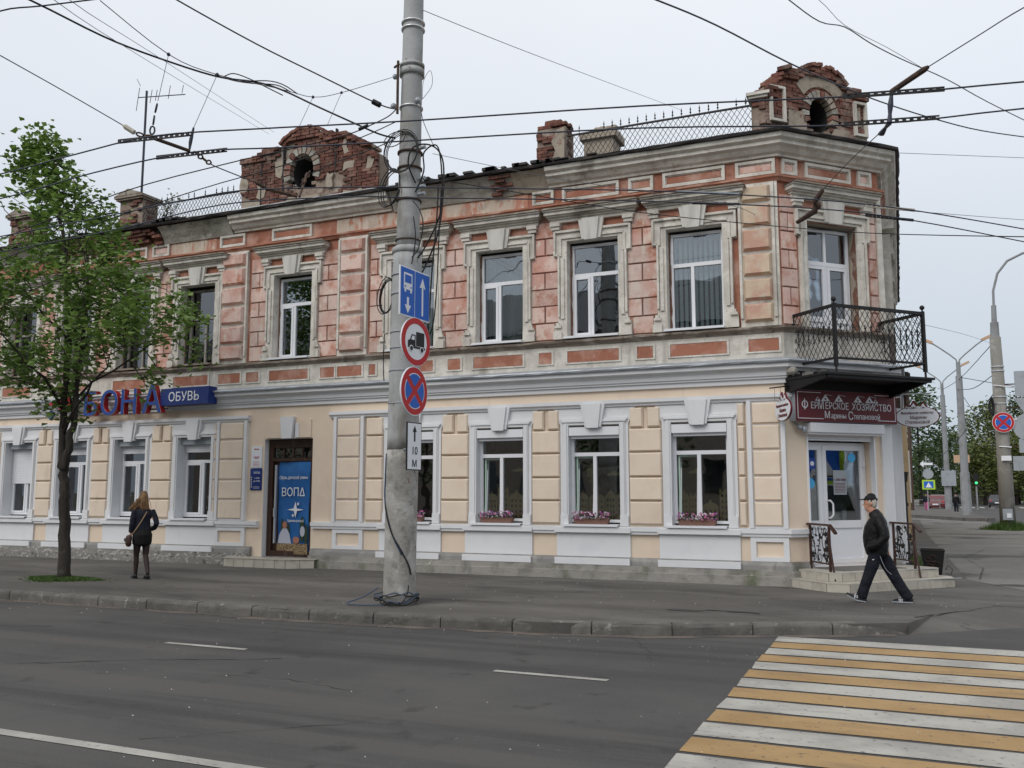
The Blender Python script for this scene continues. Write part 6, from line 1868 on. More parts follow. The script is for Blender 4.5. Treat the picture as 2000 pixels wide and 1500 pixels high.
bar('clamp_bar', 'perforated bar on the upper near wire above the street tree', (-8.19, 7.4, 5.72), (-7.2, 7.52, 5.70))
bar('clamp_bar', 'perforated bar on the lower near wire above the street tree', (-8.16, 7.96, 5.72), (-7.16, 8.06, 5.70))
bar('clamp_bar', 'perforated bar on the upper near wire right of the corner gable', (-0.35, 9.42, 5.7), (0.6, 9.62, 5.69))
bar('clamp_bar', 'perforated bar on the lower near wire right of the corner gable', (-0.38, 10.17, 5.7), (0.58, 10.36, 5.69))
bar('clamp_bar', 'bar on the upper bending wire in front of the fourth upper window', (-2.6, 11.68, 5.71), (-1.84, 12.14, 5.72), 'greyback', .03)
bar('clamp_bar', 'bar on the lower bending wire in front of the fourth upper window', (-2.5, 12.22, 5.70), (-1.9, 12.55, 5.71), 'black', .03)
bar('clamp_bar', 'bar on the upper bending wire against the sky at the corner', (-0.26, 13.3, 5.7), (0.38, 13.84, 5.71), 'porcelain', .04)
bar('clamp_bar', 'bar on the lower bending wire against the sky at the corner', (-0.28, 13.78, 5.7), (0.37, 14.32, 5.7), 'black', .04)
def chain(mb, pts, s_=.05):
    P = [Vector(p) for p in pts]
    for i in range(len(P) - 1):
        L = (P[i + 1] - P[i]).length; k_ = max(1, int(L / .085)); d = (P[i + 1] - P[i]).normalized(); u = d.orthogonal().normalized()
        for j in range(k_):
            c = P[i].lerp(P[i + 1], (j + .5) / k_); uu = u if j % 2 else d.cross(u)
            mb.tube([c + d * .05 * math.cos(t) + uu * .026 * math.sin(t) for t in np.linspace(0, 6.2832, 9)], .011, 5, False)
T = wire('span_wire', 'thin cross-span wire hanging from the pole top with chain and thin droppers', 'wire', [
    ([(-7.57, 6.5, 6.85), (-7.48, 7.4, 6.65), (-7.3, 8.0, 6.64), (-7.29, 9.2, 6.97), (-7.3, 9.9, 7.16), (-7.24, 10.5, 7.47), (-7.18, 11.8, 8.27)], .005, 'wire', 'wire'),
    ([(-7.48, 7.4, 6.65), (-7.66, 7.45, 6.14)], .0035, 'thinwire', 'dropper'), ([(-7.3, 8.0, 6.64), (-7.63, 8.0, 6.03)], .0035, 'thinwire', 'dropper'),
    ([(-7.3, 9.9, 7.16), (-7.52, 9.9, 6.77)], .0035, 'thinwire', 'dropper'), ([(-7.24, 10.5, 7.47), (-7.47, 10.5, 7.02)], .0035, 'thinwire', 'dropper')])
mb = MB(); chain(mb, [(-7.66, 7.45, 6.14), (-7.7, 7.45, 5.98), (-7.73, 7.45, 5.74)]); mb.obj('chain', 'wire', T)
mb = MB(); mb.tube([(-7.63, 8.0, 6.03), (-7.66, 8.0, 5.9), (-7.67, 8.0, 5.85), (-7.68, 8.0, 5.76)], [.012, .022, .022, .012], 7); mb.obj('insulator_rod', 'wire', T)
mb = MB()
for p in ((-7.48, 7.4, 6.65), (-7.3, 8.0, 6.64), (-7.3, 9.9, 7.16), (-7.24, 10.5, 7.47)): mb.ball(p, .022, seg=7, rings=5)
mb.obj('wire_clips', 'wire', T, kind='stuff')
T = wire('lower_span', 'rusty rods, rings and insulators spanning the trolley wires left of the pole', 'wire', [
    ([(-8.37, 6.0, 6.16), (-8.43, 6.8, 6.14), (-8.13, 7.4, 5.91)], .006, 'wire', 'wire'),
    ([(-7.71, 8.4, 5.73), (-7.78, 8.6, 5.76), (-7.83, 9.4, 5.83)], .008, 'wire', 'wire'),
    ([(-7.69, 10.4, 6.26), (-7.55, 10.9, 6.61), (-7.37, 11.6, 7.04), (-7.18, 11.9, 7.27)], .008, 'blackcable', 'wire')])
mb = MB(); mb.tube([(-8.13, 7.4, 5.91), (-8.10, 7.41, 5.89), (-8.0, 7.45, 5.82)], [.012, .03, .03], 8); mb.obj('insulator', 'porcelain', T)
for pts, r_ in (([(-7.75, 7.5, 5.73), (-7.63, 7.95, 5.72)], .022), ([(-7.83, 9.4, 5.83), (-7.8, 9.6, 5.80), (-7.52, 9.9, 5.75)], .024), ([(-7.52, 9.95, 5.76), (-7.66, 10.3, 6.24)], .018)):
    mb = MB(); mb.tube(pts, r_, 7); mb.obj('rod', 'rust', T)
mb = MB(); chain(mb, [(-7.98, 7.45, 5.8), (-7.75, 7.5, 5.74)]); chain(mb, [(-7.6, 8.0, 5.72), (-7.66, 8.2, 5.72), (-7.71, 8.4, 5.73)]); chain(mb, [(-7.60, 10.1, 6.0), (-7.69, 10.4, 6.3)]); mb.obj('chain', 'rust', T)
wire('black_cable', 'thick black cable with a cylindrical weight running up left from the pole', 'cable', [
    ([(-9.4, 8.2, 8.75), (-9.0, 9.0, 8.52), (-8.42, 10.0, 8.23), (-8.04, 11.0, 8.13), (-7.43, 11.8, 7.87), (-7.13, 11.9, 7.77)], .011, 'blackcable', 'cable'),
    ([(-7.52, 11.78, 7.92), (-7.40, 11.82, 7.85)], .045, 'blackcable', 'weight'),
    ([(-7.13, 11.86, 7.75), (-7.25, 11.8, 7.62), (-7.5, 11.6, 7.42), (-7.75, 11.4, 7.25), (-8.3, 10.9, 6.95), (-9.3, 10.4, 6.65), (-11, 10.0, 6.3), (-14, 10.0, 5.8)], .009, 'blackcable', 'cable'),
    ([(-7.60, 11.52, 7.36), (-7.48, 11.6, 7.44)], .028, 'blackcable', 'sleeve'),
    ([(-7.1, 11.86, 7.55), (-7.6, 11.5, 7.2), (-8.6, 11.0, 6.75), (-10, 10.6, 6.4), (-12.5, 10.5, 6.0), (-15, 10.4, 5.5)], .008, 'blackcable', 'cable')])
wire('cable_bundle', 'sagging bundle of black cables coming from the upper left to the pole', 'cable', [
    ([(-11.9, 7.6, 9.0), (-11.29, 8.5, 8.77), (-10.85, 9.4, 8.57), (-10.42, 10.0, 8.44), (-9.9, 10.8, 8.37), (-9.32, 11.1, 8.29), (-8.88, 11.2, 8.12), (-8.32, 11.4, 7.82), (-7.76, 11.6, 7.53), (-7.4, 11.8, 7.36), (-7.16, 11.9, 7.29)], .016, 'blackcable', 'cable'),
    ([(-9.9, 10.8, 8.39), (-9.6, 10.9, 8.28), (-9.3, 11.0, 8.22), (-8.9, 11.1, 8.16), (-8.7, 11.2, 8.05)], .009, 'blackcable', 'cable'),
    ([(-9.75, 10.85, 8.36), (-9.6, 10.9, 8.40), (-9.35, 11.0, 8.30), (-9.1, 11.1, 8.16), (-8.85, 11.2, 8.02)], .009, 'blackcable', 'cable'),
    ([(-9.5, 10.9, 8.24), (-9.1, 11.1, 8.27), (-8.85, 11.2, 8.2), (-8.6, 11.25, 8.02)], .009, 'blackcable', 'cable')])
g_ = 'thin wires over the street'
wire('thin_wire', 'thin wire from the upper left reaching the round-windowed gable, left of its twin', 'wire', [([(-6.36, 5.0, 5.78), (-9.37, 9.0, 7.64), (-13.65, 16.8, 10.29)], .0035, 'thinwire', 'wire')], g_)
wire('thin_wire', 'thin wire from the upper left reaching the round-windowed gable, right of its twin', 'wire', [([(-6.22, 5.0, 5.77), (-9.2, 9.0, 7.67), (-13.5, 16.8, 10.31)], .0035, 'thinwire', 'wire')], g_)
wire('overhead_cable', 'cable crossing the top left corner of the sky', 'cable', [([(-5.9, 3.9, 4.85), (-5.61, 4.0, 4.99), (-5.47, 4.2, 5.1), (-5.25, 4.4, 5.2), (-4.9, 4.7, 5.35)], .006, 'wire', 'cable')])
wire('overhead_cable', 'dark cable running down from the top to the corner gable and on to the right', 'cable', [([(-2.8, 8.0, 6.9), (-2.16, 9.0, 6.94), (-1.71, 10.0, 7.06), (-1.07, 11.5, 7.17), (-0.39, 13.0, 7.32), (0.14, 14.0, 7.41), (0.8, 15.0, 7.47), (1.52, 16.0, 7.55), (2.6, 17.4, 7.75)], .010, 'wire', 'cable')])
wire('overhead_cable', 'wavy thin cable crossing the sky at the upper right', 'cable', [([(-1.1, 8.4, 6.7), (-0.81, 9.0, 6.64), (-0.55, 9.5, 6.6), (-0.32, 10.0, 6.74), (-0.07, 10.5, 6.74), (0.25, 11.0, 6.72), (0.78, 12.0, 6.81), (1.32, 13.0, 6.83), (2.3, 14.7, 6.87)], .006, 'wire', 'cable'),
     ([(-1.0, 8.4, 6.75), (-.55, 9.3, 6.75), (-.32, 10.0, 6.76), (.1, 10.8, 6.80), (.5, 11.5, 6.78)], .003, 'thinwire', 'cable')])
T = wire('right_span', 'span wire with wooden insulator and chained links right of the corner gable', 'wire', [
    ([(1.9, 7.6, 5.72), (1.23, 8.5, 5.86), (0.89, 9.2, 5.99), (0.47, 9.8, 6.03)], .006, 'wire', 'wire'), ([(-0.04, 10.6, 5.69), (-0.39, 11.6, 5.78), (-0.8, 12.9, 5.88)], .006, 'wire', 'wire')])
mb = MB(); mb.tube([(0.47, 9.8, 6.03), (0.44, 9.84, 6.03), (0.12, 10.2, 6.0)], [.02, .032, .03], 8); mb.obj('insulator', 'rust', T)
mb = MB(); mb.tube([(0.12, 10.2, 6.0), (0.1, 10.2, 5.85), (0.09, 10.2, 5.75), (0.08, 10.2, 5.65)], [.014, .032, .02, .03], 7); mb.tube([(0.08, 10.2, 5.65), (0.04, 10.4, 5.68), (0.0, 10.5, 5.66), (-0.04, 10.6, 5.69)], [.03, .018, .035, .01], 7); mb.obj('links', 'wire', T)
mb = MB(); mb.tube([(-0.8, 12.9, 5.88), (-0.93, 13.0, 5.75), (-0.90, 13.05, 5.70), (-0.93, 13.1, 5.65), (-1.2, 13.3, 5.57)], [.03, .045, .025, .045, .03], 7); mb.ball((-.9, 13.1, 5.72), .06); mb.obj('hanger', 'rust', T)
wire('black_cable', 'long black cable from the pole sloping past the upper windows to the right', 'cable', [([(-6.7, 11.9, 6.58), (-5.6, 13.0, 6.54), (-3.86, 14.5, 6.41), (-1.91, 15.8, 6.31), (-0.25, 15.0, 5.76), (1.68, 13.0, 4.94), (3.0, 11.6, 4.4)], .008, 'blackcable', 'cable')])
wire('thin_wire', 'very thin wire from the pole top slanting down to the right across the sky', 'wire', [([(-6.69, 11.9, 9.36), (-6.03, 14.0, 9.62), (-6.17, 20.0, 11.63), (-6.45, 30.0, 15.02)], .006, 'thinwire', 'wire')], g_)
wire('thin_wire', 'thin wire from the pole to the cream corner pilaster', 'wire', [([(-6.53, 12.0, 6.97), (-5.07, 14.0, 7.0), (-2.74, 15.5, 6.75), (-2.27, 16.9, 6.87)], .005, 'thinwire', 'wire')], g_)
wire('thin_wire', 'thin pale wire leaving the house corner high up to the right', 'wire', [([(0.16, 19.0, 8.47), (3.5, 22.6, 9.1)], .006, 'thinwire', 'wire')], g_)
wire('thin_wire', 'thin pale wire leaving the house corner at window height to the right', 'wire', [([(0.30, 19.0, 7.25), (3.4, 22.6, 7.65)], .006, 'thinwire', 'wire')], g_)
wire('thin_wire', 'thin wire from behind the balcony to the far right pole', 'wire', [([(.0, 19.6, 5.2), (2.2, 33, 6.9), (4.4, 46.3, 8.4)], .006, 'thinwire', 'wire')], g_)

# ================================================================== ANTENNA, ROOF PLANT
T = thing('tv_antenna', 'tall thin television antenna mast on the roof behind the tree', 'antenna', (-19.99, 19, 9))
mb = MB(); mb.tube([(-19.99, 19, 8.8), (-19.99, 19, 13.5)], .035, 7); mb.obj('mast', 'wire', T)
mb = MB(); mb.tube([(-20.3, 19, 13.35), (-18.5, 19, 13.12)], .016, 5)
for x, l_ in ((-20.3, .35), (-19.8, .2), (-19.6, .16), (-19.1, .2), (-18.6, .12)): mb.tube([(x - l_ * .2, 19, 13.3 - l_), (x + .02, 19, 13.3 + l_)], .01, 5)
mb.tube([(-20.25, 19, 13.7), (-20.4, 19, 13.95)], .008, 4); mb.obj('aerial_rods', 'wire', T)
def leaves(mb, pts, size, rs, per=1, spread=.0, down=.25):
    for p in pts:
        for _ in range(per):
            q = Vector(p) + Vector((rs.gauss(0, spread), rs.gauss(0, spread), rs.gauss(0, spread)))
            s_ = size * rs.uniform(.65, 1.25)
            a = rs.uniform(0, 6.283); u = Vector((math.cos(a), math.sin(a), rs.uniform(-.7, .35))).normalized()
            v = u.cross(Vector((rs.gauss(0, .5), rs.gauss(0, .5), 1))).normalized()
            w_ = u.cross(v) * .18 * s_
            mb.add([q, q + u * s_ * .45 + v * s_ * .46 + w_, q + u * s_ * 1.05, q + u * s_ * .45 - v * s_ * .46 + w_, q + u * s_ * .5], [(0, 1, 4), (1, 2, 4), (2, 3, 4), (3, 0, 4)])
T = thing('roof_sapling', 'wispy sapling growing beside the roof pier', 'plant', (-17.6, 17.6, 8.5))
rs = random.Random(3)
mb = MB(); lp = []
for i in range(9):
    p = Vector((-17.6, 17.6, 8.5)); q = [p.copy()]; d = Vector((rs.uniform(-.35, .5), rs.uniform(-.2, .2), 1)).normalized()
    for j in range(5):
        p = p + d * rs.uniform(.15, .26); d = (d + Vector((rs.gauss(0, .2), rs.gauss(0, .2), .05))).normalized(); q.append(p.copy()); lp.append(p.copy())
    mb.tube(q, .006, 4)
mb.obj('stem', 'bark', T)
mb = MB(); leaves(mb, lp, .07, rs, 4, .07); mb.obj('foliage', 'leafyellow', T)

# ================================================================== TREES
def tree(name, label, base, trunk, env, z0, z1, n_cl, per, lsize, leafm, seed, stems=None, spread=.16, group=None, limbs=14, lean=(0, 0), trunk_r=.12, sub=2):
    """env(t)-> (radius, cx, cy) for t in 0..1 between z0 and z1"""
    rs = random.Random(seed)
    t = thing(name, label, 'tree', base, group)
    bx, by, bz = base
    wood = MB(); nodes = []
    stems = stems or [[(0, 0, 0), (0, 0, z0 * .5), (lean[0] * .3, lean[1] * .3, z0), (lean[0] * .7, lean[1] * .7, (z0 + z1) / 2), (lean[0], lean[1], z1 * .95)]]
    for si, st in enumerate(stems):
        P = [Vector((bx + x, by + y, bz + z)) for x, y, z in st]
        Q = []
        for i in range(len(P) - 1):
            for j in range(6): Q.append(P[i].lerp(P[i + 1], j / 6) + Vector((rs.gauss(0, .012), rs.gauss(0, .012), 0)) * (1 if i else .3))
        Q.append(P[-1])
        r0 = trunk_r if si == 0 else trunk_r * .72
        L = len(Q)
        rr_ = [max(.012, r0 * (1.0 - .85 * (i / L) ** (1.15)) * (1.25 if i == 0 and si == 0 else 1)) for i in range(L)]
        wood.tube(Q, rr_, 10)
        nodes += [(q, r_) for q, r_ in zip(Q, rr_) if q.z - bz > z0 * .8]
    # limbs
    H_ = z1 - z0
    for i in range(limbs):
        f = (i + .5) / limbs * .82
        zz = bz + z0 + H_ * f * .9 - .1 * H_
        q, r_ = min(nodes, key=lambda n: abs(n[0].z - zz) + rs.random() * .3)
        a = i * 2.4 + rs.uniform(-.4, .4)
        tt = min(1, f + .16)
        R_, cx, cy = env(tt)
        end = Vector((bx + cx + R_ * .82 * math.cos(a), by + cy + R_ * .82 * math.sin(a), bz + z0 + H_ * tt))
        pts = [q]; k_ = 7
        for j in range(1, k_ + 1):
            u = j / k_
            p = q.lerp(end, u); p.z = q.z + (end.z - q.z) * (u ** .8) ; p += Vector((rs.gauss(0, .05), rs.gauss(0, .05), rs.gauss(0, .04))) * (R_ * .5)
            pts.append(p)
        rl = [max(.008, r_ * .5 * (1 - .85 * j / k_)) for j in range(k_ + 1)]
        wood.tube(pts, rl, 7)
        nodes += list(zip(pts[2:], rl[2:]))
    cl = MB(); made = 0; tries = 0
    lv = []
    big = list(nodes)
    while made < n_cl and tries < n_cl * 12:
        tries += 1
        f = rs.random(); R_, cx, cy = env(f)
        if rs.random() > R_ / 3.0 + .25 or (f < .2 and rs.random() < .35): continue
        a = rs.uniform(0, 6.283); rad = R_ * math.sqrt(rs.random())
        c = Vector((bx + cx + rad * math.cos(a), by + cy + rad * math.sin(a), bz + z0 + H_ * f))
        if seed == 5 and c.z < 4.0 and c.x > -15.0 and rs.random() < .75: continue
        if noise.noise(c * .75 + Vector((seed, 0, 0))) < -.16: continue
        made += 1
        q, r_ = min(big if made > 60 else nodes, key=lambda n: (n[0] - c).length_squared + (.4 if n[0].z > c.z else 0))
        m1 = q.lerp(c, .5) + Vector((rs.gauss(0, .06), rs.gauss(0, .06), -.04))
        wood.tube([q, m1, c], [min(r_, .014), .009, .004], 4, False)
        if made % 3 == 0: big.append((c, .01)); big.append((m1, .012))
        lv.append(c)
        for s_ in range(sub):
            lv.append(q.lerp(c, rs.uniform(.45, .95)) + Vector((rs.gauss(0, .08), rs.gauss(0, .08), rs.gauss(0, .05))))
    wood.obj('trunk', 'bark', t, smooth=True)
    leaves(cl, lv, lsize, rs, per, spread)
    cl.obj('crown', leafm, t)
    return t
def envlime(f):
    # crown profile of the street tree measured from its outline
    prof = [(0, .6, -.1), (.07, 1.5, -.1), (.15, 2.0, .0), (.24, 2.5, .3), (.32, 2.4, .15), (.42, 1.9, -.2), (.55, 1.6, -.6), (.68, 1.35, -.9), (.80, .85, -1.15), (.90, .5, -1.35), (1, .22, -1.45)]
    for (a, r0, c0), (b, r1, c1) in zip(prof[:-1], prof[1:]):
        if a <= f <= b:
            u = (f - a) / (b - a); return (r0 + (r1 - r0) * u, c0 + (c1 - c0) * u, 0)
    return (.3, -1.1, 0)
tree('street_tree', 'young lime tree with forked dark trunk growing from a grass patch in the pavement', (-14.93, 12.78, 0), None, envlime, 3.25, 9.25, 335, 8, .132, 'leaf', 5,
     stems=[[(0, 0, 0), (-.04, 0, .7), (-.12, 0, 1.5), (-.20, 0, 2.1), (-.27, 0, 2.6), (-.28, 0, 3.6), (-.34, .05, 5.0), (-.75, .1, 7.0), (-1.25, .1, 8.9)], [(-.19, 0, 2.1), (-.10, 0, 2.5), (-.03, .02, 3.0), (.0, .05, 4.0), (.1, .1, 5.6), (-.2, .2, 7.2)]], trunk_r=.118, limbs=18, spread=.15)
# grass patches
def grass(label, cx, cy, rx_, ry_, n_, h_, z=0):
    rs = random.Random(int(abs(cx * 100)))
    mb = MB()
    for i in range(n_):
        a = rs.uniform(0, 6.283); r_ = rs.random() ** .6 * (1.45 if i % 12 == 0 else 1) * (1 + .22 * math.sin(a * 3) + .12 * math.sin(a * 7)); x = cx + rx_ * r_ * math.cos(a); y = cy + ry_ * r_ * math.sin(a)
        hh = h_ * rs.uniform(.4, 1.1) * (1.15 - r_ * .6); b = rs.uniform(0, 6.283); w_ = .012; l_ = hh * .6
        mb.add([(x - w_ * math.sin(b), y + w_ * math.cos(b), z), (x + w_ * math.sin(b), y - w_ * math.cos(b), z), (x + l_ * math.cos(b) * rs.uniform(-.6, 1), y + l_ * math.sin(b), z + hh)], [(0, 1, 2)])
    return tag(mb.obj('grass_patch', 'grass', kind='stuff'), label, 'grass')
grass('low green grass growing round the foot of the street tree', -14.95, 12.72, .80, .40, 7000, .075)
mb = MB(); mb.ball((-14.95, 12.74, -.02), .3, .16, .03, 18, 6); mb.obj('tree_pit_soil', 'ground', kind='structure')
grass('tall grass tuft round the foot of the far right concrete pole', 4.4, 46.2, .95, .8, 2600, .5, 0)
grass('weeds growing against the house wall behind the right handrail', .12, 20.6, .35, .6, 500, .42, 0)
grass('small weeds along the plinth beside the downpipe', .25, 24, .3, 2.0, 300, .2, 0)

# ================================================================== PEOPLE
def blob(parts, voxel, m, name, par, smooth_it=6, ell=None):
    ck = .35 if name in ('jacket', 'skirt', 'trousers') else .9
    """parts: chains of (x,y,z,rx,ry) ; rx across the y axis, ry along travel ; merged by voxel remesh into one surface"""
    mb = MB()
    for ch in parts:
        P = [Vector(q[:3]) for q in ch]; seg = 12
        rings = []
        for i in range(len(P)):
            d = (P[min(i + 1, len(P) - 1)] - P[max(i - 1, 0)]).normalized()
            lat = Vector((0, 1, 0)) - d * d.y
            if lat.length < .15: lat = Vector((1, 0, 0)) - d * d.x
            lat.normalize(); fw = d.cross(lat)
            rl = ch[i][3]; rf = ch[i][4] if len(ch[i]) > 4 else rl
            rings.append((P[i], lat, fw, rl, rf, d))
        pts = []
        p, lat, fw, rl, rf, d = rings[0]
        seq = []
        for k_ in (1.0, .8, .45): seq.append((p - d * min(rl, rf) * k_ * ck, lat, fw, rl * math.sqrt(1 - (k_ * .99) ** 2), rf * math.sqrt(1 - (k_ * .99) ** 2)))
        for (p, lat, fw, rl, rf, d) in rings: seq.append((p, lat, fw, rl, rf))
        p, lat, fw, rl, rf, d = rings[-1]
        for k_ in (.45, .8, 1.0): seq.append((p + d * min(rl, rf) * k_ * ck, lat, fw, rl * math.sqrt(1 - (k_ * .99) ** 2), rf * math.sqrt(1 - (k_ * .99) ** 2)))
        V_ = []
        for (p, lat, fw, rl, rf) in seq:
            for j in range(seg):
                a = 2 * math.pi * j / seg; V_.append(p + lat * rl * math.cos(a) + fw * rf * math.sin(a))
        n_ = len(seq)
        F = [(i * seg + j, i * seg + (j + 1) % seg, (i + 1) * seg + (j + 1) % seg, (i + 1) * seg + j) for i in range(n_ - 1) for j in range(seg)] + [tuple(range(seg)), tuple(range((n_ - 1) * seg, n_ * seg))]
        mb.add(V_, F)
    if ell:
        for c, rx_, ry_, rz_ in ell: mb.ball(c, rx_, ry_, rz_, 14, 10)
    me = mb.mesh(name, m)
    o = bpy.data.objects.new(name, me); col.objects.link(o)
    md = o.modifiers.new('r', 'REMESH'); md.mode = 'VOXEL'; md.voxel_size = voxel
    sm = o.modifiers.new('s', 'SMOOTH'); sm.iterations = smooth_it; sm.factor = .5
    me2 = bpy.data.meshes.new_from_object(o.evaluated_get(bpy.context.evaluated_depsgraph_get()))
    me2.name = name
    bpy.data.objects.remove(o); bpy.data.meshes.remove(me)
    me2.materials.clear(); me2.materials.append(M[m])
    me2.polygons.foreach_set('use_smooth', [True] * len(me2.polygons))
    return place(me2, name, par)
def hand(p, d, down, s_=1.0, curl=.6):
    """five fingered hand as chains; d = direction of the fingers"""
    p = Vector(p); d = Vector(d).normalized(); dn = Vector(down).normalized(); side = d.cross(dn).normalized()
    ch = [[(*p, .028 * s_, .018 * s_), (*(p + d * .05 * s_), .040 * s_, .017 * s_), (*(p + d * .09 * s_), .038 * s_, .015 * s_)]]
    for i, L in enumerate((.068, .078, .072, .055)):
        b = p + d * .09 * s_ + side * (.030 - .02 * i) * s_
        m_ = b + (d * (1 - curl * .3) + dn * curl * .5).normalized() * L * .5 * s_; e = m_ + (d * (1 - curl) + dn * curl).normalized() * L * .5 * s_
        ch.append([(*b, .010 * s_), (*m_, .009 * s_), (*e, .007 * s_)])
    b = p + d * .03 * s_ + side * .03 * s_
    ch.append([(*b, .012 * s_), (*(b + d * .03 * s_ + side * .025 * s_), .011 * s_), (*(b + d * .06 * s_ + side * .028 * s_ + dn * .01), .008 * s_)])
    return ch

# --- the man (local x = walking direction)
MAN = thing('person', 'elderly man in black cap, black leather jacket and navy track trousers walking left', 'person', (-.36, 14.97, 0), local=True, rotz=math.pi)
hd = (.11, 0, 1.60)
face = [[(.02, 0, 1.36, .062, .066), (.05, 0, 1.44, .058, .062), (.07, 0, 1.52, .06, .066)],            # neck
        [(.075, 0, 1.535, .055, .062), (.085, 0, 1.60, .072, .095), (.08, 0, 1.665, .075, .098), (.075, 0, 1.69, .06, .08)],    # skull
        [(.13, 0, 1.50, .032, .030), (.145, 0, 1.525, .040, .030), (.14, 0, 1.56, .048, .035)],            # jaw
        [(.155, 0, 1.60, .035, .028), (.16, 0, 1.64, .045, .025)],
        [(.172, 0, 1.605, .012, .012), (.192, 0, 1.578, .014, .014), (.176, 0, 1.565, .016, .012)],                    # nose
        [(.172, 0, 1.545, .02, .010), (.174, 0, 1.538, .02, .009)], [(.168, 0, 1.527, .02, .010), (.166, 0, 1.523, .02, .009)]]
ears = [[(.07, s_ * .075, 1.58, .010, .018), (.065, s_ * .082, 1.61, .010, .022)] for s_ in (-1, 1)]
body_ch = face + ears + [
    [(.0, 0, .88, .12, .08), (.0, 0, 1.0, .14, .10), (.0, 0, 1.2, .16, .12), (0, 0, 1.34, .15, .09), (.02, 0, 1.40, .07, .07)],
    [(.03, .09, .88, .08), (.155, .09, .50, .055), (.275, .09, .12, .04)], [(-.07, -.09, .87, .08), (-.22, -.09, .45, .055), (-.41, -.09, .11, .04)],
    [(.275, .09, .10, .03), (.36, .09, .085, .022)], [(-.41, -.09, .08, .03), (-.3, -.09, .045, .018)],
    [(-.03, .17, 1.34, .035), (-.10, .245, 1.17, .045), (-.115, .265, 1.06, .04), (-.02, .26, .95, .033), (.08, .225, .91, .028)], [(-.03, -.17, 1.34, .035), (-.10, -.245, 1.17, .045), (-.12, -.265, 1.06, .04), (-.03, -.26, .95, .033), (.07, -.225, .91, .028)]]
body_ch += hand((.08, .215, .91), (.6, -.5, -.5), (0, -1, 0), .8, .5) + hand((.07, -.215, .91), (.6, .5, -.5), (0, 1, 0), .8, .5)
blob(body_ch, .0085, 'skin', 'body', MAN, 2)
blob([[(.015, 0, .80, .19, .175), (.025, 0, .92, .195, .195), (.03, 0, 1.05, .195, .20), (.015, 0, 1.2, .205, .185), (-.01, 0, 1.32, .20, .15), (.005, 0, 1.40, .13, .11), (.045, 0, 1.465, .088, .092)],
      [(-.03, .19, 1.37, .08, .085), (-.10, .245, 1.17, .075, .08), (-.115, .265, 1.06, .07, .075), (-.02, .26, .95, .065, .07), (.10, .215, .90, .07, .065), (.13, .19, .87, .06, .06)],
      [(-.03, -.19, 1.37, .08, .085), (-.10, -.245, 1.17, .075, .08), (-.12, -.265, 1.06, .07, .075), (-.03, -.26, .95, .065, .07), (.10, -.215, .90, .07, .065), (.13, -.19, .87, .06, .06)],
      [(.0, .0, .775, .18, .165), (.0, 0, .80, .183, .165)]], .014, 'leather', 'jacket', MAN, 4)
blob([[(.0, 0, .84, .15, .14), (0, 0, .76, .15, .14)],
      [(.02, .085, .82, .105, .11), (.09, .09, .62, .10, .105), (.155, .09, .45, .085, .09), (.23, .09, .25, .075, .085), (.285, .09, .085, .07, .088)],
      [(-.04, -.085, .80, .105, .11), (-.14, -.09, .60, .10, .11), (-.22, -.09, .43, .088, .095), (-.33, -.09, .23, .078, .09), (-.425, -.09, .08, .072, .09)]], .014, 'navytrouser', 'trousers', MAN, 4)
blob([[(.235, .09, .045, .038, .04), (.30, .09, .055, .045, .045), (.38, .09, .075, .045, .035), (.46, .09, .115, .042, .025), (.50, .09, .135, .035, .02)]], .010, 'shoe', 'shoe', MAN, 2)
blob([[(-.46, -.09, .055, .038, .045), (-.40, -.09, .055, .045, .045), (-.32, -.09, .045, .045, .035), (-.24, -.09, .035, .042, .028), (-.20, -.09, .03, .035, .022)]], .010, 'shoe', 'shoe', MAN, 2)
mb = MB()
for pts in ([(.22, .09, .005), (.36, .09, .03), (.50, .09, .105)], [(-.48, -.09, .008), (-.33, -.09, .006), (-.18, -.09, .008)]):
    a = [Vector(p) for p in pts]
    for u, v in zip(a[:-1], a[1:]): mb.add([u + Vector((0, -.045, 0)), u + Vector((0, .045, 0)), v + Vector((0, .045, 0)), v + Vector((0, -.045, 0)), u + Vector((0, -.045, .018)), u + Vector((0, .045, .018)), v + Vector((0, .045, .018)), v + Vector((0, -.045, .018))], [(0, 1, 2, 3), (4, 5, 6, 7), (0, 3, 7, 4), (1, 2, 6, 5), (0, 1, 5, 4), (2, 3, 7, 6)])
mb.obj('sole', 'greyback', MAN, kind='stuff')
mb = MB()
for c in ((.36, .0, .09), (-.31, 0, .06)):
    for q in range(3):
        x = c[0] - .02 + q * .022
        for yy in (.137, -.137): mb.box(Fr(0, 0, 0), x, x + .009, -yy - .002, -yy + .002, c[2] - .02, c[2] + .03)
mb.obj('shoe_stripes', 'signwhite', MAN, kind='stuff')
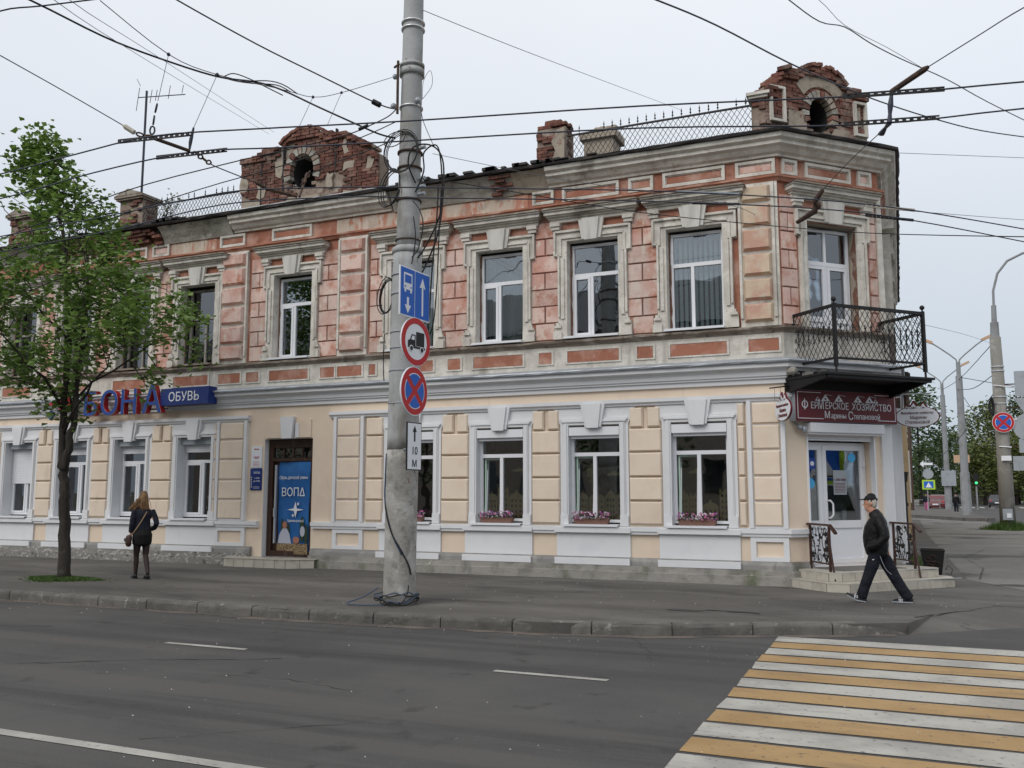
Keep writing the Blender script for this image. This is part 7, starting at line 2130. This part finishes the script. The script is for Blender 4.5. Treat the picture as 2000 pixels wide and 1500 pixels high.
# trouser piping and badge (nearer, camera-side leg)
hang([(-.03, .195, .76), (-.07, .20, .64), (-.12, .195, .54), (-.19, .19, .47)], .004, 'greyback', 'piping', MAN)
mb = MB(); mb.poly(Fr(.075, .198, 180), [(-.02, .71), (0, .69), (.02, .715), (0, .705)], 0, .004); mb.obj('badge', 'signwhite', MAN)
blob([[(.07, 0, 1.665, .085, .105), (.065, 0, 1.70, .08, .10), (.06, 0, 1.725, .055, .07)], [(.16, 0, 1.672, .070, .008), (.20, 0, 1.668, .068, .008), (.245, 0, 1.662, .05, .008)], [(.15, 0, 1.675, .06, .02), (.18, 0, 1.672, .06, .015)]], .008, 'cap', 'cap', MAN, 3)
mb = MB()
P = [(.14, 0, 1.668)]
mb.add([(.14, -.07, 1.672), (.14, .07, 1.672), (.22, .062, 1.668), (.255, .03, 1.662), (.258, 0, 1.660), (.255, -.03, 1.662), (.22, -.062, 1.668)] + [(.14, -.07, 1.682), (.14, .07, 1.682), (.22, .062, 1.678), (.255, .03, 1.670), (.258, 0, 1.668), (.255, -.03, 1.670), (.22, -.062, 1.678)], [tuple(range(7)), tuple(range(13, 6, -1))] + [(i, (i + 1) % 7, 7 + (i + 1) % 7, 7 + i) for i in range(7)])
mb.obj('cap_brim', 'cap', MAN)
blob([[(.035, 0, 1.575, .073, .055), (.03, 0, 1.62, .078, .06), (.05, 0, 1.655, .08, .085)], [(.10, .073, 1.60, .008, .012), (.09, .076, 1.65, .012, .02)], [(.10, -.073, 1.60, .008, .012), (.09, -.076, 1.65, .012, .02)]], .008, 'hairm', 'hair', MAN, 2)
mb = MB()
for s_ in (-1, 1): mb.ball((.163, s_ * .030, 1.612), .009, seg=8, rings=6)
mb.obj('eyes', 'signblack', MAN, kind='stuff')

# --- the woman, seen from behind, walking left
WO = thing('person', 'woman with windblown fair hair, dark jacket, black skirt and tights seen from behind', 'person', (-13.65, 13.43, 0), local=True, rotz=math.pi - .55)
wb = [[(0, 0, 1.32, .05), (.015, 0, 1.42, .045, .048)], [(.02, 0, 1.46, .055, .06), (.03, 0, 1.53, .068, .085), (.03, 0, 1.59, .066, .085), (.03, 0, 1.62, .05, .065)],
      [(.085, 0, 1.45, .03, .025), (.095, 0, 1.50, .042, .028), (.10, 0, 1.56, .045, .02)], [(.118, 0, 1.525, .010), (.13, 0, 1.505, .011)],
      [(0, 0, .80, .15, .12), (0, 0, .92, .145, .11), (0, 0, 1.05, .11, .085), (0, 0, 1.2, .125, .08), (0, 0, 1.30, .09, .06)],
      [(-.02, .14, 1.26, .03), (-.10, .23, 1.08, .036), (.04, .20, .93, .028), (.08, .16, .93, .024)], [(-.02, -.14, 1.26, .03), (.0, -.19, 1.05, .036), (.04, -.20, .85, .028)]]
wb += hand((.05, -.20, .83), (.15, 0, -1), (1, 0, 0), .85, .6) + hand((.06, .17, .93), (.9, -.5, 0), (0, -1, -.2), .85, .6)
legs = [[(-.02, -.085, .84, .095, .10), (.02, -.08, .62, .075, .08), (.07, -.075, .44, .052, .055), (.08, -.07, .32, .053, .058), (.09, -.07, .10, .034, .036), (.13, -.07, .05, .035, .03)],
        [(.02, .085, .84, .095, .10), (.0, .08, .60, .075, .08), (-.02, .08, .44, .052, .055), (-.09, .085, .30, .053, .058), (-.20, .09, .11, .034, .036), (-.15, .09, .06, .034, .03)]]
blob(wb + [[(q[0], q[1], q[2], *[v * .86 for v in q[3:]]) for q in L] for L in legs], .009, 'skin', 'body', WO, 2)
blob([[(x + 0, y, z, r_[0] * .9 + .004, (r_[1] if len(r_) > 1 else r_[0]) * .9 + .004) for (x, y, z, *r_) in L] for L in legs], .010, 'tights', 'tights', WO, 2)
blob([[(0, 0, .90, .165, .13), (0, 0, 1.0, .145, .11), (0, 0, 1.12, .14, .105), (-.01, 0, 1.24, .165, .11), (-.01, 0, 1.33, .13, .08), (.005, 0, 1.39, .07, .06)],
      [(-.01, .16, 1.30, .062, .065), (-.06, .215, 1.17, .055), (-.11, .235, 1.06, .052), (-.02, .22, .97, .048), (.06, .17, .94, .042)],
      [(-.01, -.16, 1.30, .062, .065), (-.01, -.19, 1.15, .055), (0, -.20, 1.02, .052), (.03, -.205, .90, .046)]], .013, 'jacketnavy', 'jacket', WO, 3)
blob([[(0, 0, .93, .158, .13), (-.02, 0, .84, .185, .17), (-.01, 0, .72, .185, .16), (-.01, 0, .675, .18, .155)]], .014, 'skirt', 'skirt', WO, 3)
for yy, x in ((-.07, .10), (.09, -.19)):
    blob([[(x - .04, yy, .05, .036, .04), (x + .03, yy, .05, .04, .045), (x + .11, yy, .04, .042, .035), (x + .17, yy, .032, .036, .026)]], .010, 'shoe', 'shoe', WO, 2)
    mb = MB(); mb.box(Fr(0, 0, 0), x - .08, x + .19, -yy - .042, -yy + .042, 0, .022); mb.obj('sole', 'shoe', WO)
blob([[(.02, 0, 1.63, .07, .085), (.005, 0, 1.56, .085, .095), (-.02, .0, 1.46, .09, .075), (-.045, .01, 1.37, .085, .045), (-.055, .02, 1.29, .06, .03), (-.05, .03, 1.23, .03, .02)],
      [(0, -.05, 1.55, .05, .06), (.03, -.12, 1.46, .045, .05), (.08, -.19, 1.38, .035, .035), (.12, -.24, 1.34, .015, .02)],
      [(0, -.05, 1.50, .05, .05), (.0, -.10, 1.40, .045, .04), (.03, -.15, 1.33, .03, .025)]], .009, 'hairw', 'hair', WO, 2)
mb = MB()
rs = random.Random(8)
for i in range(90):
    a = rs.uniform(-.08, .08); p = Vector((-.02 + rs.uniform(-.03, .05), a, rs.uniform(1.45, 1.6)))
    if rs.random() < .5: e = p + Vector((rs.uniform(.04, .12), -rs.uniform(.12, .24), -rs.uniform(.12, .26)))
    else: e = p + Vector((-.05, rs.uniform(-.03, .05), -rs.uniform(.2, .34)))
    mb.tube([p, p.lerp(e, .5) + Vector((-.03, 0, .02)), e], [.004, .005, .0015], 4, False)
mb.obj('loose_strands', 'hairw', WO, kind='stuff')
hang([(-.02, .10, 1.37), (-.11, .02, 1.25), (-.125, -.06, 1.1), (-.08, -.16, .92), (-.02, -.215, .82)], .010, 'tan', 'bag_strap', WO)
tb = thing('shoulder_bag', 'small dark brown shoulder bag at the left hip of the woman', 'bag', (-13.65, 13.43, 0), local=True, rotz=math.pi - .55)
blob([[(.0, -.245, .80, .05, .11), (.0, -.25, .70, .055, .115), (.0, -.245, .66, .05, .10)]], .012, 'bag', 'pouch', tb, 2)
blob([[(.05, -.30, .78, .008, .09), (.05, -.305, .72, .008, .08)]], .009, 'bag', 'flap', tb, 2)

MAN.scale = (.93, .93, .93); WO.scale = (1, -1, 1); tb.scale = (1, -1, 1)
# ================================================================== BACKGROUND OF THE SIDE STREET
def arm_lamp(label, x, y, h_, r_, double=True, spreadx=1.5):
    t = thing('street_lamp', label, 'street lamp', (x, y, 0), 'double-armed street lamps')
    mb = MB(); mb.tube([(x, y, 0), (x, y, h_ * .25), (x, y, h_ * .251), (x, y, h_ * .80)], [r_ * 1.35, r_ * 1.2, r_, r_ * .85], 10); mb.tube([(x, y, h_ * .79), (x, y, h_ * .88)], r_ * .55, 8); mb.obj('column', 'pole2', t)
    for s_ in (-1, 1):
        mb = MB(); mb.tube([(x, y, h_ * .86), (x + s_ * .12, y, h_ * .895), (x + s_ * .5, y, h_ * .925), (x + s_ * spreadx * .75, y, h_ * .975), (x + s_ * spreadx, y, h_)], .05, 6); mb.obj('arm', 'pole2', t)
        mb = MB(); a = Fr(x + s_ * spreadx, y, 0); z = h_
        mb.poly(a, [(-.05 * s_, z - .10), (.62 * s_, z + .22), (.55 * s_, z + .38), (-.12 * s_, z + .08)], -.13, .13); mb.obj('lantern', 'lampglass', t)
    return t
arm_lamp('double-armed lamp on a thick pale column at the far kerb corner', 4.15, 69.9, 12.3, .26, True, 1.65)
arm_lamp('double-armed lamp farther off, left of the thick pale column', 4.0, 92, 13.4, .24, True, 1.8)
T = thing('thin_pole', 'thin dark pole rising just behind the corner of the house', 'pole', (.9, 86.8, 0))
mb = MB(); mb.tube([(.9, 86.8, 0), (1.0, 86.8, 12.4)], .14, 8); mb.obj('shaft', 'rust', T)
T = thing('concrete_pole', 'tall concrete lamp pole with curved steel arm at the right edge', 'pole', (4.35, 46.4, 0))
mb = MB(); mb.tube([(4.38, 46.4, 0), (4.40, 46.4, 3), (4.35, 46.4, 8.8)], [.33, .30, .235], 14); mb.obj('shaft', 'walkpole', T, smooth=True)
mb = MB(); mb.tube([(4.35, 46.4, 8.8), (4.36, 46.4, 9.5), (4.36, 46.4, 9.52), (4.38, 46.4, 10.3)], [.20, .18, .12, .11], 10); mb.tube([(4.38, 46.4, 10.2), (4.40, 46.4, 11.0), (4.62, 46.4, 11.8), (5.05, 46.4, 12.35), (5.7, 46.4, 12.65), (6.8, 46.4, 12.75)], .055, 8); mb.obj('curved_arm', 'pole2', T)
mb = MB()
for z, r_ in ((7.2, .285), (7.4, .285), (6.0, .30), (5.7, .30)): mb.tube([(4.37, 46.4, z), (4.37, 46.4, z + .05)], r_, 12)
mb.tube([(4.1, 46.1, 6.55), (5.0, 46.1, 6.4)], .03, 5); mb.tube([(4.1, 46.1, 5.05), (5.0, 46.1, 4.95)], .03, 5); mb.tube([(4.2, 46.1, 3.05 + .7), (4.7, 46.1, 3.7)], .03, 5)
mb.obj('bands', 'steelband', T, kind='stuff')
mb = MB()
for k_ in range(4): mb.tube([(4.05 + .05 * k_, 46.05, 5.2 + .45 + .45 * math.sin(t)) if False else (4.02 + .08 * math.cos(t) - .02 * k_, 46.05, 5.55 + (.42 - .04 * k_) * math.sin(t)) for t in np.linspace(0, 6.28, 14)], .025, 5, False)
mb.obj('cable_coil', 'blackcable', T)
mb = MB(); mb.poly(Fr(4.38, 46.0, 0), [(-.22, .45), (.18, .45), (.18, .95), (-.22, .95)], -.02, .02); mb.obj('poster', 'greyback', T)
mb = MB(); mb.poly(Fr(4.38, 45.97, 0), [(-.06, .55), (.12, .55), (.12, .75), (-.06, .75)], 0, .02); mb.poly(Fr(4.45, 46.0, 0), [(-.2, 3.1), (.2, 3.1), (.2, 3.32), (-.2, 3.32)], -.02, .02); mb.obj('sticker_paper', 'signwhite', T)
T = thing('no_stopping_sign', 'round blue no-stopping sign with red rim on the far right pole', 'road sign', (4.3, 46, 4.8), 'blue and red no-stopping signs')
nostop(T, Fr(4.42, 45.98, 8), 4.83, .46)
for nm, lb, pts in (('rectangular_sign', 'grey back of a large rectangular sign at the upper right edge', [(4.98, 6.0), (6.6, 6.0), (6.6, 7.15), (4.98, 7.15)]), ('triangular_sign', 'grey back of a triangular sign under the large rectangular one', [(4.9, 5.92), (6.4, 5.92), (5.65, 4.6)]), ('round_sign', 'grey back of a round sign at the right edge', [(5.42 + .62 * math.cos(t), 4.6 + .62 * math.sin(t)) for t in np.linspace(0, 5.98, 20)]), ('small_plate', 'pale back of a small square plate at the right edge', [(5.0, 3.45), (5.9, 3.45), (5.9, 4.05), (5.0, 4.05)]), ('street_plate', 'plain grey plate fixed low on the far right pole', [(4.72, 2.65), (5.9, 2.65), (5.9, 3.30), (4.72, 3.30)])):
    mb = MB(); mb.poly(Fr(0, 46.1, 0), pts, -.03, .0)
    t = thing(nm, lb, 'road sign', (pts[0][0], 46.1, pts[0][1])); mb.obj('plate', 'greyback', t)
    mb = MB(); mb.tube([(4.6, 46.2, sum(p[1] for p in pts) / len(pts)), (pts[1][0], 46.2, sum(p[1] for p in pts) / len(pts))], .03, 5); mb.obj('bracket', 'rust', t)
# far traffic signs cluster
T = thing('crossing_sign', 'small yellow-bordered crossing sign with round and arrow signs under the far trees', 'road sign', (2.1, 84, 0))
mb = MB(); mb.tube([(2.1, 84, 0), (2.1, 84, 4.8)], .05, 6); mb.obj('post', 'pole2', T)
sf = Fr(2.2, 83.9, 0)
mb = MB(); mb.box(sf, -.5, .5, 0, .03, 1.95, 2.75); mb.obj('border', 'hvi', T)
mb = MB(); mb.box(sf, -.36, .36, .03, .05, 2.07, 2.63); mb.obj('field', 'blue3', T)
mb = MB(); mb.poly(sf, [(-.25, 2.12), (.25, 2.12), (0, 2.55)], .05, .06); mb.poly(sf, [(-.6, 4.1), (-.3, 4.4), (-.3, 4.2), (.4, 4.2), (.4, 4.0), (-.3, 4.0), (-.3, 3.8)], .0, .03); mb.obj('symbols', 'signwhite', T)
mb = MB(); disc(mb, sf, 0, 3.25, .42, 0, .03, 18); mb.obj('round_plate', 'greyback', T)
T = thing('traffic_light', 'far traffic light showing green', 'traffic light', (5.0, 100, 0))
mb = MB(); mb.tube([(6.9, 100, 0), (6.9, 100, 3.4)], .08, 6); mb.obj('post', 'pole2', T)
mb = MB(); mb.wbox(6.7, 7.1, 99.8, 100.1, 2.4, 3.6); mb.obj('housing', 'black', T)
gm = bpy.data.materials.new('green_signal'); gm.use_nodes = True; gb = gm.node_tree.nodes['Principled BSDF']; gb.inputs['Base Color'].default_value = (.02, .5, .15, 1); gb.inputs['Emission Color'].default_value = (.1, 1, .35, 1); gb.inputs['Emission Strength'].default_value = .8
M['gsig'] = gm
mb = MB(); disc(mb, Fr(6.9, 99.78, 0), 0, 2.65, .13, 0, .03, 12); mb.obj('green_lamp', 'gsig', T)
T = thing('notice_board', 'pale board on the far lamp column', 'sign', (4.1, 91.6, 2.0))
mb = MB(); mb.wbox(3.5, 4.7, 91.5, 91.6, 2.3, 3.7); mb.obj('board', 'greyback', T)
mb = MB(); mb.wbox(4.6, 5.9, 91.5, 91.6, 4.4, 5.1); mb.obj('plate', 'lampglass', T)

def car(label, loc, rotz, paint, L=4.3, W_=1.75, Hh=1.45, group='cars in the side street', van=False):
    t = thing('parked_car' if not van else 'white_van', label, 'car' if not van else 'van', loc, group, local=True, rotz=rotz)
    h0 = .25
    if van: prof = [(-L / 2, h0), (L / 2, h0), (L / 2, .95), (L / 2 - .55, 1.15), (L / 2 - 1.25, Hh), (-L / 2 + .1, Hh), (-L / 2, Hh - .2)]
    else: prof = [(-L / 2, h0), (L / 2, h0), (L / 2 + .03, .62), (L / 2 - .15, .80), (L / 2 - 1.15, .92), (L / 2 - 1.85, Hh - .05), (L / 2 - 2.2, Hh), (-L / 2 + 1.1, Hh), (-L / 2 + .35, .98), (-L / 2 + .02, .92), (-L / 2 - .04, .6)]
    mb = MB(); P = []
    ks = ((-1, .0), (-1, .0), (1, .0), (1, .0))
    k_ = len(prof)
    for s_, ins in ((-1, 1.0), (1, 1.0)):
        for x, z in prof:
            w2 = W_ / 2 * (1 if z < 1.0 else 1 - .22 * (z - 1.0) / (Hh - 1.0 + .01) * (0.4 if van else 1))
            P.append((x, s_ * w2, z))
    mb.add(P, [tuple(range(k_)), tuple(range(2 * k_ - 1, k_ - 1, -1))] + [(i, (i + 1) % k_, k_ + (i + 1) % k_, k_ + i) for i in range(k_)])
    o = mb.obj('body', paint, t)
    bv = o.modifiers.new('b', 'BEVEL'); bv.width = .06; bv.segments = 2
    mb = MB()
    top = Hh - .12
    for s_ in (-1, 1):
        y0 = s_ * (W_ / 2 + .004); y1 = s_ * (W_ / 2 * .80 + .012)
        if van: mb.add([(L / 2 - 1.2, y0, 1.2), (L / 2 - 2.1, y0, 1.2), (L / 2 - 2.1, s_ * (W_ / 2 * .95), top), (L / 2 - 1.55, s_ * (W_ / 2 * .95), top)], [(0, 1, 2, 3)])
        else: mb.add([(L / 2 - 1.35, y0, .95), (-L / 2 + .75, y0, .98), (-L / 2 + 1.25, y1, top), (L / 2 - 2.05, y1, top)], [(0, 1, 2, 3)])
    if van: mb.add([(L / 2 - .58, -W_ / 2 * .85, 1.2), (L / 2 - .58, W_ / 2 * .85, 1.2), (L / 2 - 1.15, W_ / 2 * .82, top + .02), (L / 2 - 1.15, -W_ / 2 * .82, top + .02)], [(0, 1, 2, 3)])
    else:
        mb.add([(L / 2 - 1.20, -W_ / 2 * .85, .97), (L / 2 - 1.20, W_ / 2 * .85, .97), (L / 2 - 1.80, W_ / 2 * .75, top + .02), (L / 2 - 1.80, -W_ / 2 * .75, top + .02)], [(0, 1, 2, 3)])
        mb.add([(-L / 2 + .42, -W_ / 2 * .82, 1.03), (-L / 2 + .42, W_ / 2 * .82, 1.03), (-L / 2 + 1.03, W_ / 2 * .75, top + .04), (-L / 2 + 1.03, -W_ / 2 * .75, top + .04)], [(0, 1, 2, 3)])
    mb.obj('windows', 'carglass', t)
    for x in (-L / 2 + .8, L / 2 - .85):
        for s_ in (-1, 1):
            mb = MB(); mb.tube([(x, s_ * (W_ / 2 - .2), .32), (x, s_ * (W_ / 2 + .01), .32)], .32, 16); wh = mb.obj('wheel', 'tyre', t)
            mb = MB(); mb.tube([(x, s_ * (W_ / 2 + .01), .32), (x, s_ * (W_ / 2 + .02), .32)], .19, 12); mb.obj('rim', 'steelband', wh)
    for s_ in (-1, 1):
        mb = MB(); mb.ball((L / 2 - .08, s_ * W_ * .36, .68), .10, .18, .08, 8, 6); mb.obj('headlight', 'signwhite', t)
        mb = MB(); mb.ball((-L / 2 + .02, s_ * W_ * .38, .80), .06, .14, .09, 8, 6); mb.obj('tail_light', 'red', t)
    mb = MB(); mb.wbox(-L / 2 - .055, -L / 2 - .045, -.26, .26, .50, .61); mb.wbox(L / 2 + .03, L / 2 + .04, -.26, .26, .40, .51); mb.obj('number_plates', 'signwhite', t, kind='stuff')
    return t
car('dark saloon seen from behind near the right edge under the trees', (10.2, 118, 0), R(85), 'carblack')
car('second dark car behind the thick pale lamp column', (7.3, 132, 0), R(-88), 'carblack')
car('pale car parked left of the far lamp column', (3.9, 112, 0), R(80), 'carwhite')
car('dark red car in front of the pale car by the far lamp', (3.3, 100, 0), R(84), 'carred')
# far pedestrians
def walker(label, x, y, top, bot, h_=1.7, ph=.2):
    t = thing('person', label, 'person', (x, y, 0), 'far pedestrians under the trees', local=True, rotz=math.pi / 2)
    s_ = h_ / 1.7
    blob([[(ph * .6, .08, .85 * s_, .08), (ph * .8, .08, .45 * s_, .06), (ph * 1.2, .08, .08, .045), (ph * 1.2 + .12, .08, .05, .04)], [(-ph * .2, -.08, .85 * s_, .08), (-ph * .8, -.08, .45 * s_, .06), (-ph * 1.6, -.08, .1, .045), (-ph * 1.6 + .12, -.08, .05, .04)],
          [(0, 0, 1.38 * s_, .06), (0, 0, 1.48 * s_, .05)], [(.01, 0, 1.5 * s_, .07, .08), (.01, 0, 1.6 * s_, .075, .09), (.01, 0, 1.64 * s_, .06)]], .03, 'skin', 'body', t, 2)
    blob([[(0, 0, .85 * s_, .17, .12), (0, 0, 1.1 * s_, .16, .12), (0, 0, 1.35 * s_, .18, .11)], [(0, .2, 1.32 * s_, .06), (-.05, .24, 1.05 * s_, .05), (.02, .22, .85 * s_, .04)], [(0, -.2, 1.32 * s_, .06), (.05, -.24, 1.05 * s_, .05), (.1, -.22, .85 * s_, .04)]], .03, top, 'jacket', t, 2)
    blob([[(ph * .3, .08, .85 * s_, .10), (ph * .8, .08, .45 * s_, .08), (ph * 1.1, .08, .15, .07)], [(-ph * .2, -.08, .85 * s_, .10), (-ph * .8, -.08, .45 * s_, .08), (-ph * 1.5, -.08, .15, .07)]], .03, bot, 'trousers', t, 2)
    blob([[(-.02, 0, 1.58 * s_, .08, .09), (0, 0, 1.66 * s_, .07, .08)]], .03, 'cap', 'hair', t, 2)
walker('far pedestrian in dark jacket and pink trousers walking on the pavement island', 2.05, 88, 'jacketnavy', 'fpink')
walker('far pedestrian in dark clothes beside the far lamp column', 4.1, 82, 'leather', 'navytrouser')
T = thing('street_fence', 'low pale railing at the far crossing', 'fence', (.5, 96, 0))
for z_ in (1.0, .5): mb = MB(); mb.tube([(-1.0, 96, z_), (3.4, 96, z_)], .03, 5); mb.obj('rail', 'pole2', T)
for i in range(5): mb = MB(); mb.tube([(-1 + i * 1.1, 96, 0), (-1 + i * 1.1, 96, 1.0)], .03, 5); mb.obj('post', 'pole2', T)
def env_round(R_, c=(0, 0)):
    def f(t): return (R_ * (.35 + .95 * math.sin(math.pi * min(1, .12 + .86 * t)) ** .7) * (1 - .25 * t), c[0] * t, c[1] * t)
    return f
bt = [('tall dark tree with fresh leaves behind the oval sign', 2.4, 128, 2.6, 15.5, 4.3, 'leafdark', 300), ('narrow tall tree behind the far lamps', -2.5, 146, 3, 19.0, 4.6, 'leafdark', 260), ('dense green tree between the two lamp columns', 7.8, 165, 1.5, 11.5, 5.2, 'leafdark', 260),
      ('loose pale green tree just right of the thick lamp column', 12.3, 150, 3, 14.5, 4.4, 'leafyellow', 260), ('drooping yellow-green tree right of the thick lamp column', 10.5, 138, 1.5, 8.5, 3.2, 'leafyellow', 200), ('broad dark tree behind the concrete pole at the right', 16.8, 160, 2.5, 17.0, 6.0, 'leafdark', 320),
      ('yellow-green willow behind the dark saloon', 14.6, 142, 1.5, 9.5, 3.6, 'leafyellow', 220), ('dark tree at the far right edge', 21, 165, 2.5, 19, 6.5, 'leafdark', 260), ('small dark tree beside the thin pole', -1.2, 118, 1.5, 7.5, 2.6, 'leafdark', 200), ('bushy tree low behind the parked cars', 5.2, 175, 1.0, 10.5, 4.6, 'leafdark', 220)]
for i, (lb, x, y, z0, z1, R_, lm, n_) in enumerate(bt):
    tree('background_tree', lb, (x, y, 0), None, env_round(R_), z0, z1, int(n_ * .75), 7, .50, lm, 20 + i, limbs=12, spread=.6, group='trees along the side street', trunk_r=.28, sub=1)
# far wood closing the view, and a low wall
rs = random.Random(77)
mb = MB(); pts = []
for i in range(5200):
    x = rs.uniform(-30, 75); y = rs.uniform(235, 262); hh = 4.8 + 2.5 * noise.noise(Vector((x * .08, 0, 5))) + 2 * noise.noise(Vector((x * .3, 1, 0)))
    pts.append((x, y, rs.random() ** .8 * hh))
leaves(mb, pts, 1.7, rs, 1, .3)
tag(mb.obj('distant_wood', 'leafdark', kind='stuff'), 'distant belt of trees closing the side street', 'trees')
mb = MB(); mb.wbox(9.0, 15.0, 158, 158.4, 0, 3.0); t = thing('garden_wall', 'pale low wall under the trees beyond the cars', 'wall', (12, 158, 0)); mb.obj('wall', 'walk', t)
T = thing('red_building', 'reddish building glimpsed behind trees at the right edge', 'building', (22, 150, 0))
mb = MB(); mb.wbox(17.6, 26, 150, 160, 0, 7.5); mb.obj('wall', 'redb', T)
mb = MB(); mb.wbox(17.3, 26.3, 149.7, 160.3, 7.5, 7.9); mb.obj('roof', 'roof', T)
for i in range(3): mb = MB(); mb.wbox(18.5 + i * 2.4, 19.8 + i * 2.4, 149.93, 150, 4.2, 6.2); mb.obj('window', 'carglass', T)
# wires over the side street
for k_, (p, q) in enumerate((((4.0, 69.9, 8.9), (4.35, 46.4, 7.2)), ((4.0, 92, 11.2), (4.3, 46.4, 8.6)), ((3.9, 69.9, 7.2), (11, 112, 6.2)), ((4.0, 69.9, 9.0), (10, 118, 9)), ((4.3, 46.3, 6.4), (3.0, 96, 4.5)), ((3.95, 69.9, 9.8), (14, 66, 7.7)))):
    m_ = Vector(p).lerp(Vector(q), .5) - Vector((0, 0, .35))
    wire('side_street_wire', ['wire between the thick lamp column and the right-hand pole', 'upper wire from the farther lamp to the right-hand pole', 'lower wire running off from the thick lamp column over the far road', 'higher wire running off from the thick lamp column over the far road', 'wire dropping from the right-hand pole down the side street', 'wire from the thick lamp column out past the right edge'][k_], 'wire', [([p, tuple(m_), q], .022, 'wire', 'wire')], 'wires over the side street')

# ================================================================== ACROSS THE STREET (seen in the window glass)
OH = thing('opposite_house', 'plain two-storey house across the street, mirrored in the upper windows', 'building', (-22, -16, 0))
mb = MB(); mb.wbox(-50, -5, -28, -16, 0, 11.3); mb.obj('wall', 'oppwall', OH)
mb = MB(); mb.add([(-50.5, -15.5, 11.3), (-4.5, -15.5, 11.3), (-4.5, -28.5, 11.3), (-50.5, -28.5, 11.3), (-46, -22, 15.2), (-10, -22, 15.2)], [(0, 1, 5, 4), (1, 2, 5), (2, 3, 4, 5), (3, 0, 4), (0, 3, 2, 1)]); mb.obj('roof', 'opproof', OH)
wm = MB(); wm.box(Fr(0, 0, 0), -.6, .6, -.04, .04, 0, 1.9); wme = wm.mesh('window', 'carglass')
for i in range(14):
    for z in (1.6, 5.0, 8.4): place(wme, 'window', OH, loc=(-42.5 + i * 2.75, -15.98, z), rotz=0)
for i, (x, y, z1) in enumerate(((-23, -7.5, 10.5), (-31, -8, 10), (-12, -8.5, 8.5))):
    tree('opposite_tree', ['street tree across the road mirrored in the window over the brown door', 'left-hand street tree across the road', 'small street tree across the road mirrored in the shop windows'][i], (x, y, 0), None, env_round(2.6), 2.5, z1, 160, 8, .26, 'leafdark', 60 + i, limbs=10, spread=.3, group='trees across the street', trunk_r=.16, sub=1)
PS = thing('pedestrian_sign', 'yellow-bordered blue crossing sign beyond the right edge, mirrored in the shop door', 'road sign', (3.3, 17.5, 0))
pf = Fr(3.3, 17.55, -90)
mb = MB(); mb.tube([(3.36, 17.55, 0), (3.36, 17.55, 3.0)], .03, 7); mb.obj('post', 'pole2', PS)
mb = MB(); mb.box(pf, -.5, .5, 0, .02, 1.85, 2.85); mb.obj('border', 'hvi', PS)
mb = MB(); mb.box(pf, -.40, .40, .02, .025, 1.95, 2.75); mb.obj('field', 'blue3', PS)
mb = MB(); mb.poly(pf, [(-.33, 2.02), (.33, 2.02), (0, 2.66)], .025, .03); mb.obj('triangle', 'signwhite', PS)
mb = MB(); mb.poly(pf, [(-.05, 2.1), (.02, 2.1), (.05, 2.28), (.13, 2.12), (.18, 2.14), (.06, 2.38), (.04, 2.46), (-.04, 2.46), (-.1, 2.3), (-.06, 2.28), (-.03, 2.33)], .03, .033); disc(mb, pf, 0, 2.51, .035, .03, .033, 10)
for k_ in range(3): mb.box(pf, -.26 + k_ * .18, -.14 + k_ * .18, .03, .033, 2.04, 2.08)
mb.obj('walker_symbol', 'signblack', PS)
car('white van waiting beyond the right edge, mirrored in the shop door', (12, 16.6, -.1), R(90), 'carwhite', 5.0, 1.9, 2.1, 'vehicles mirrored in the shop door', True)
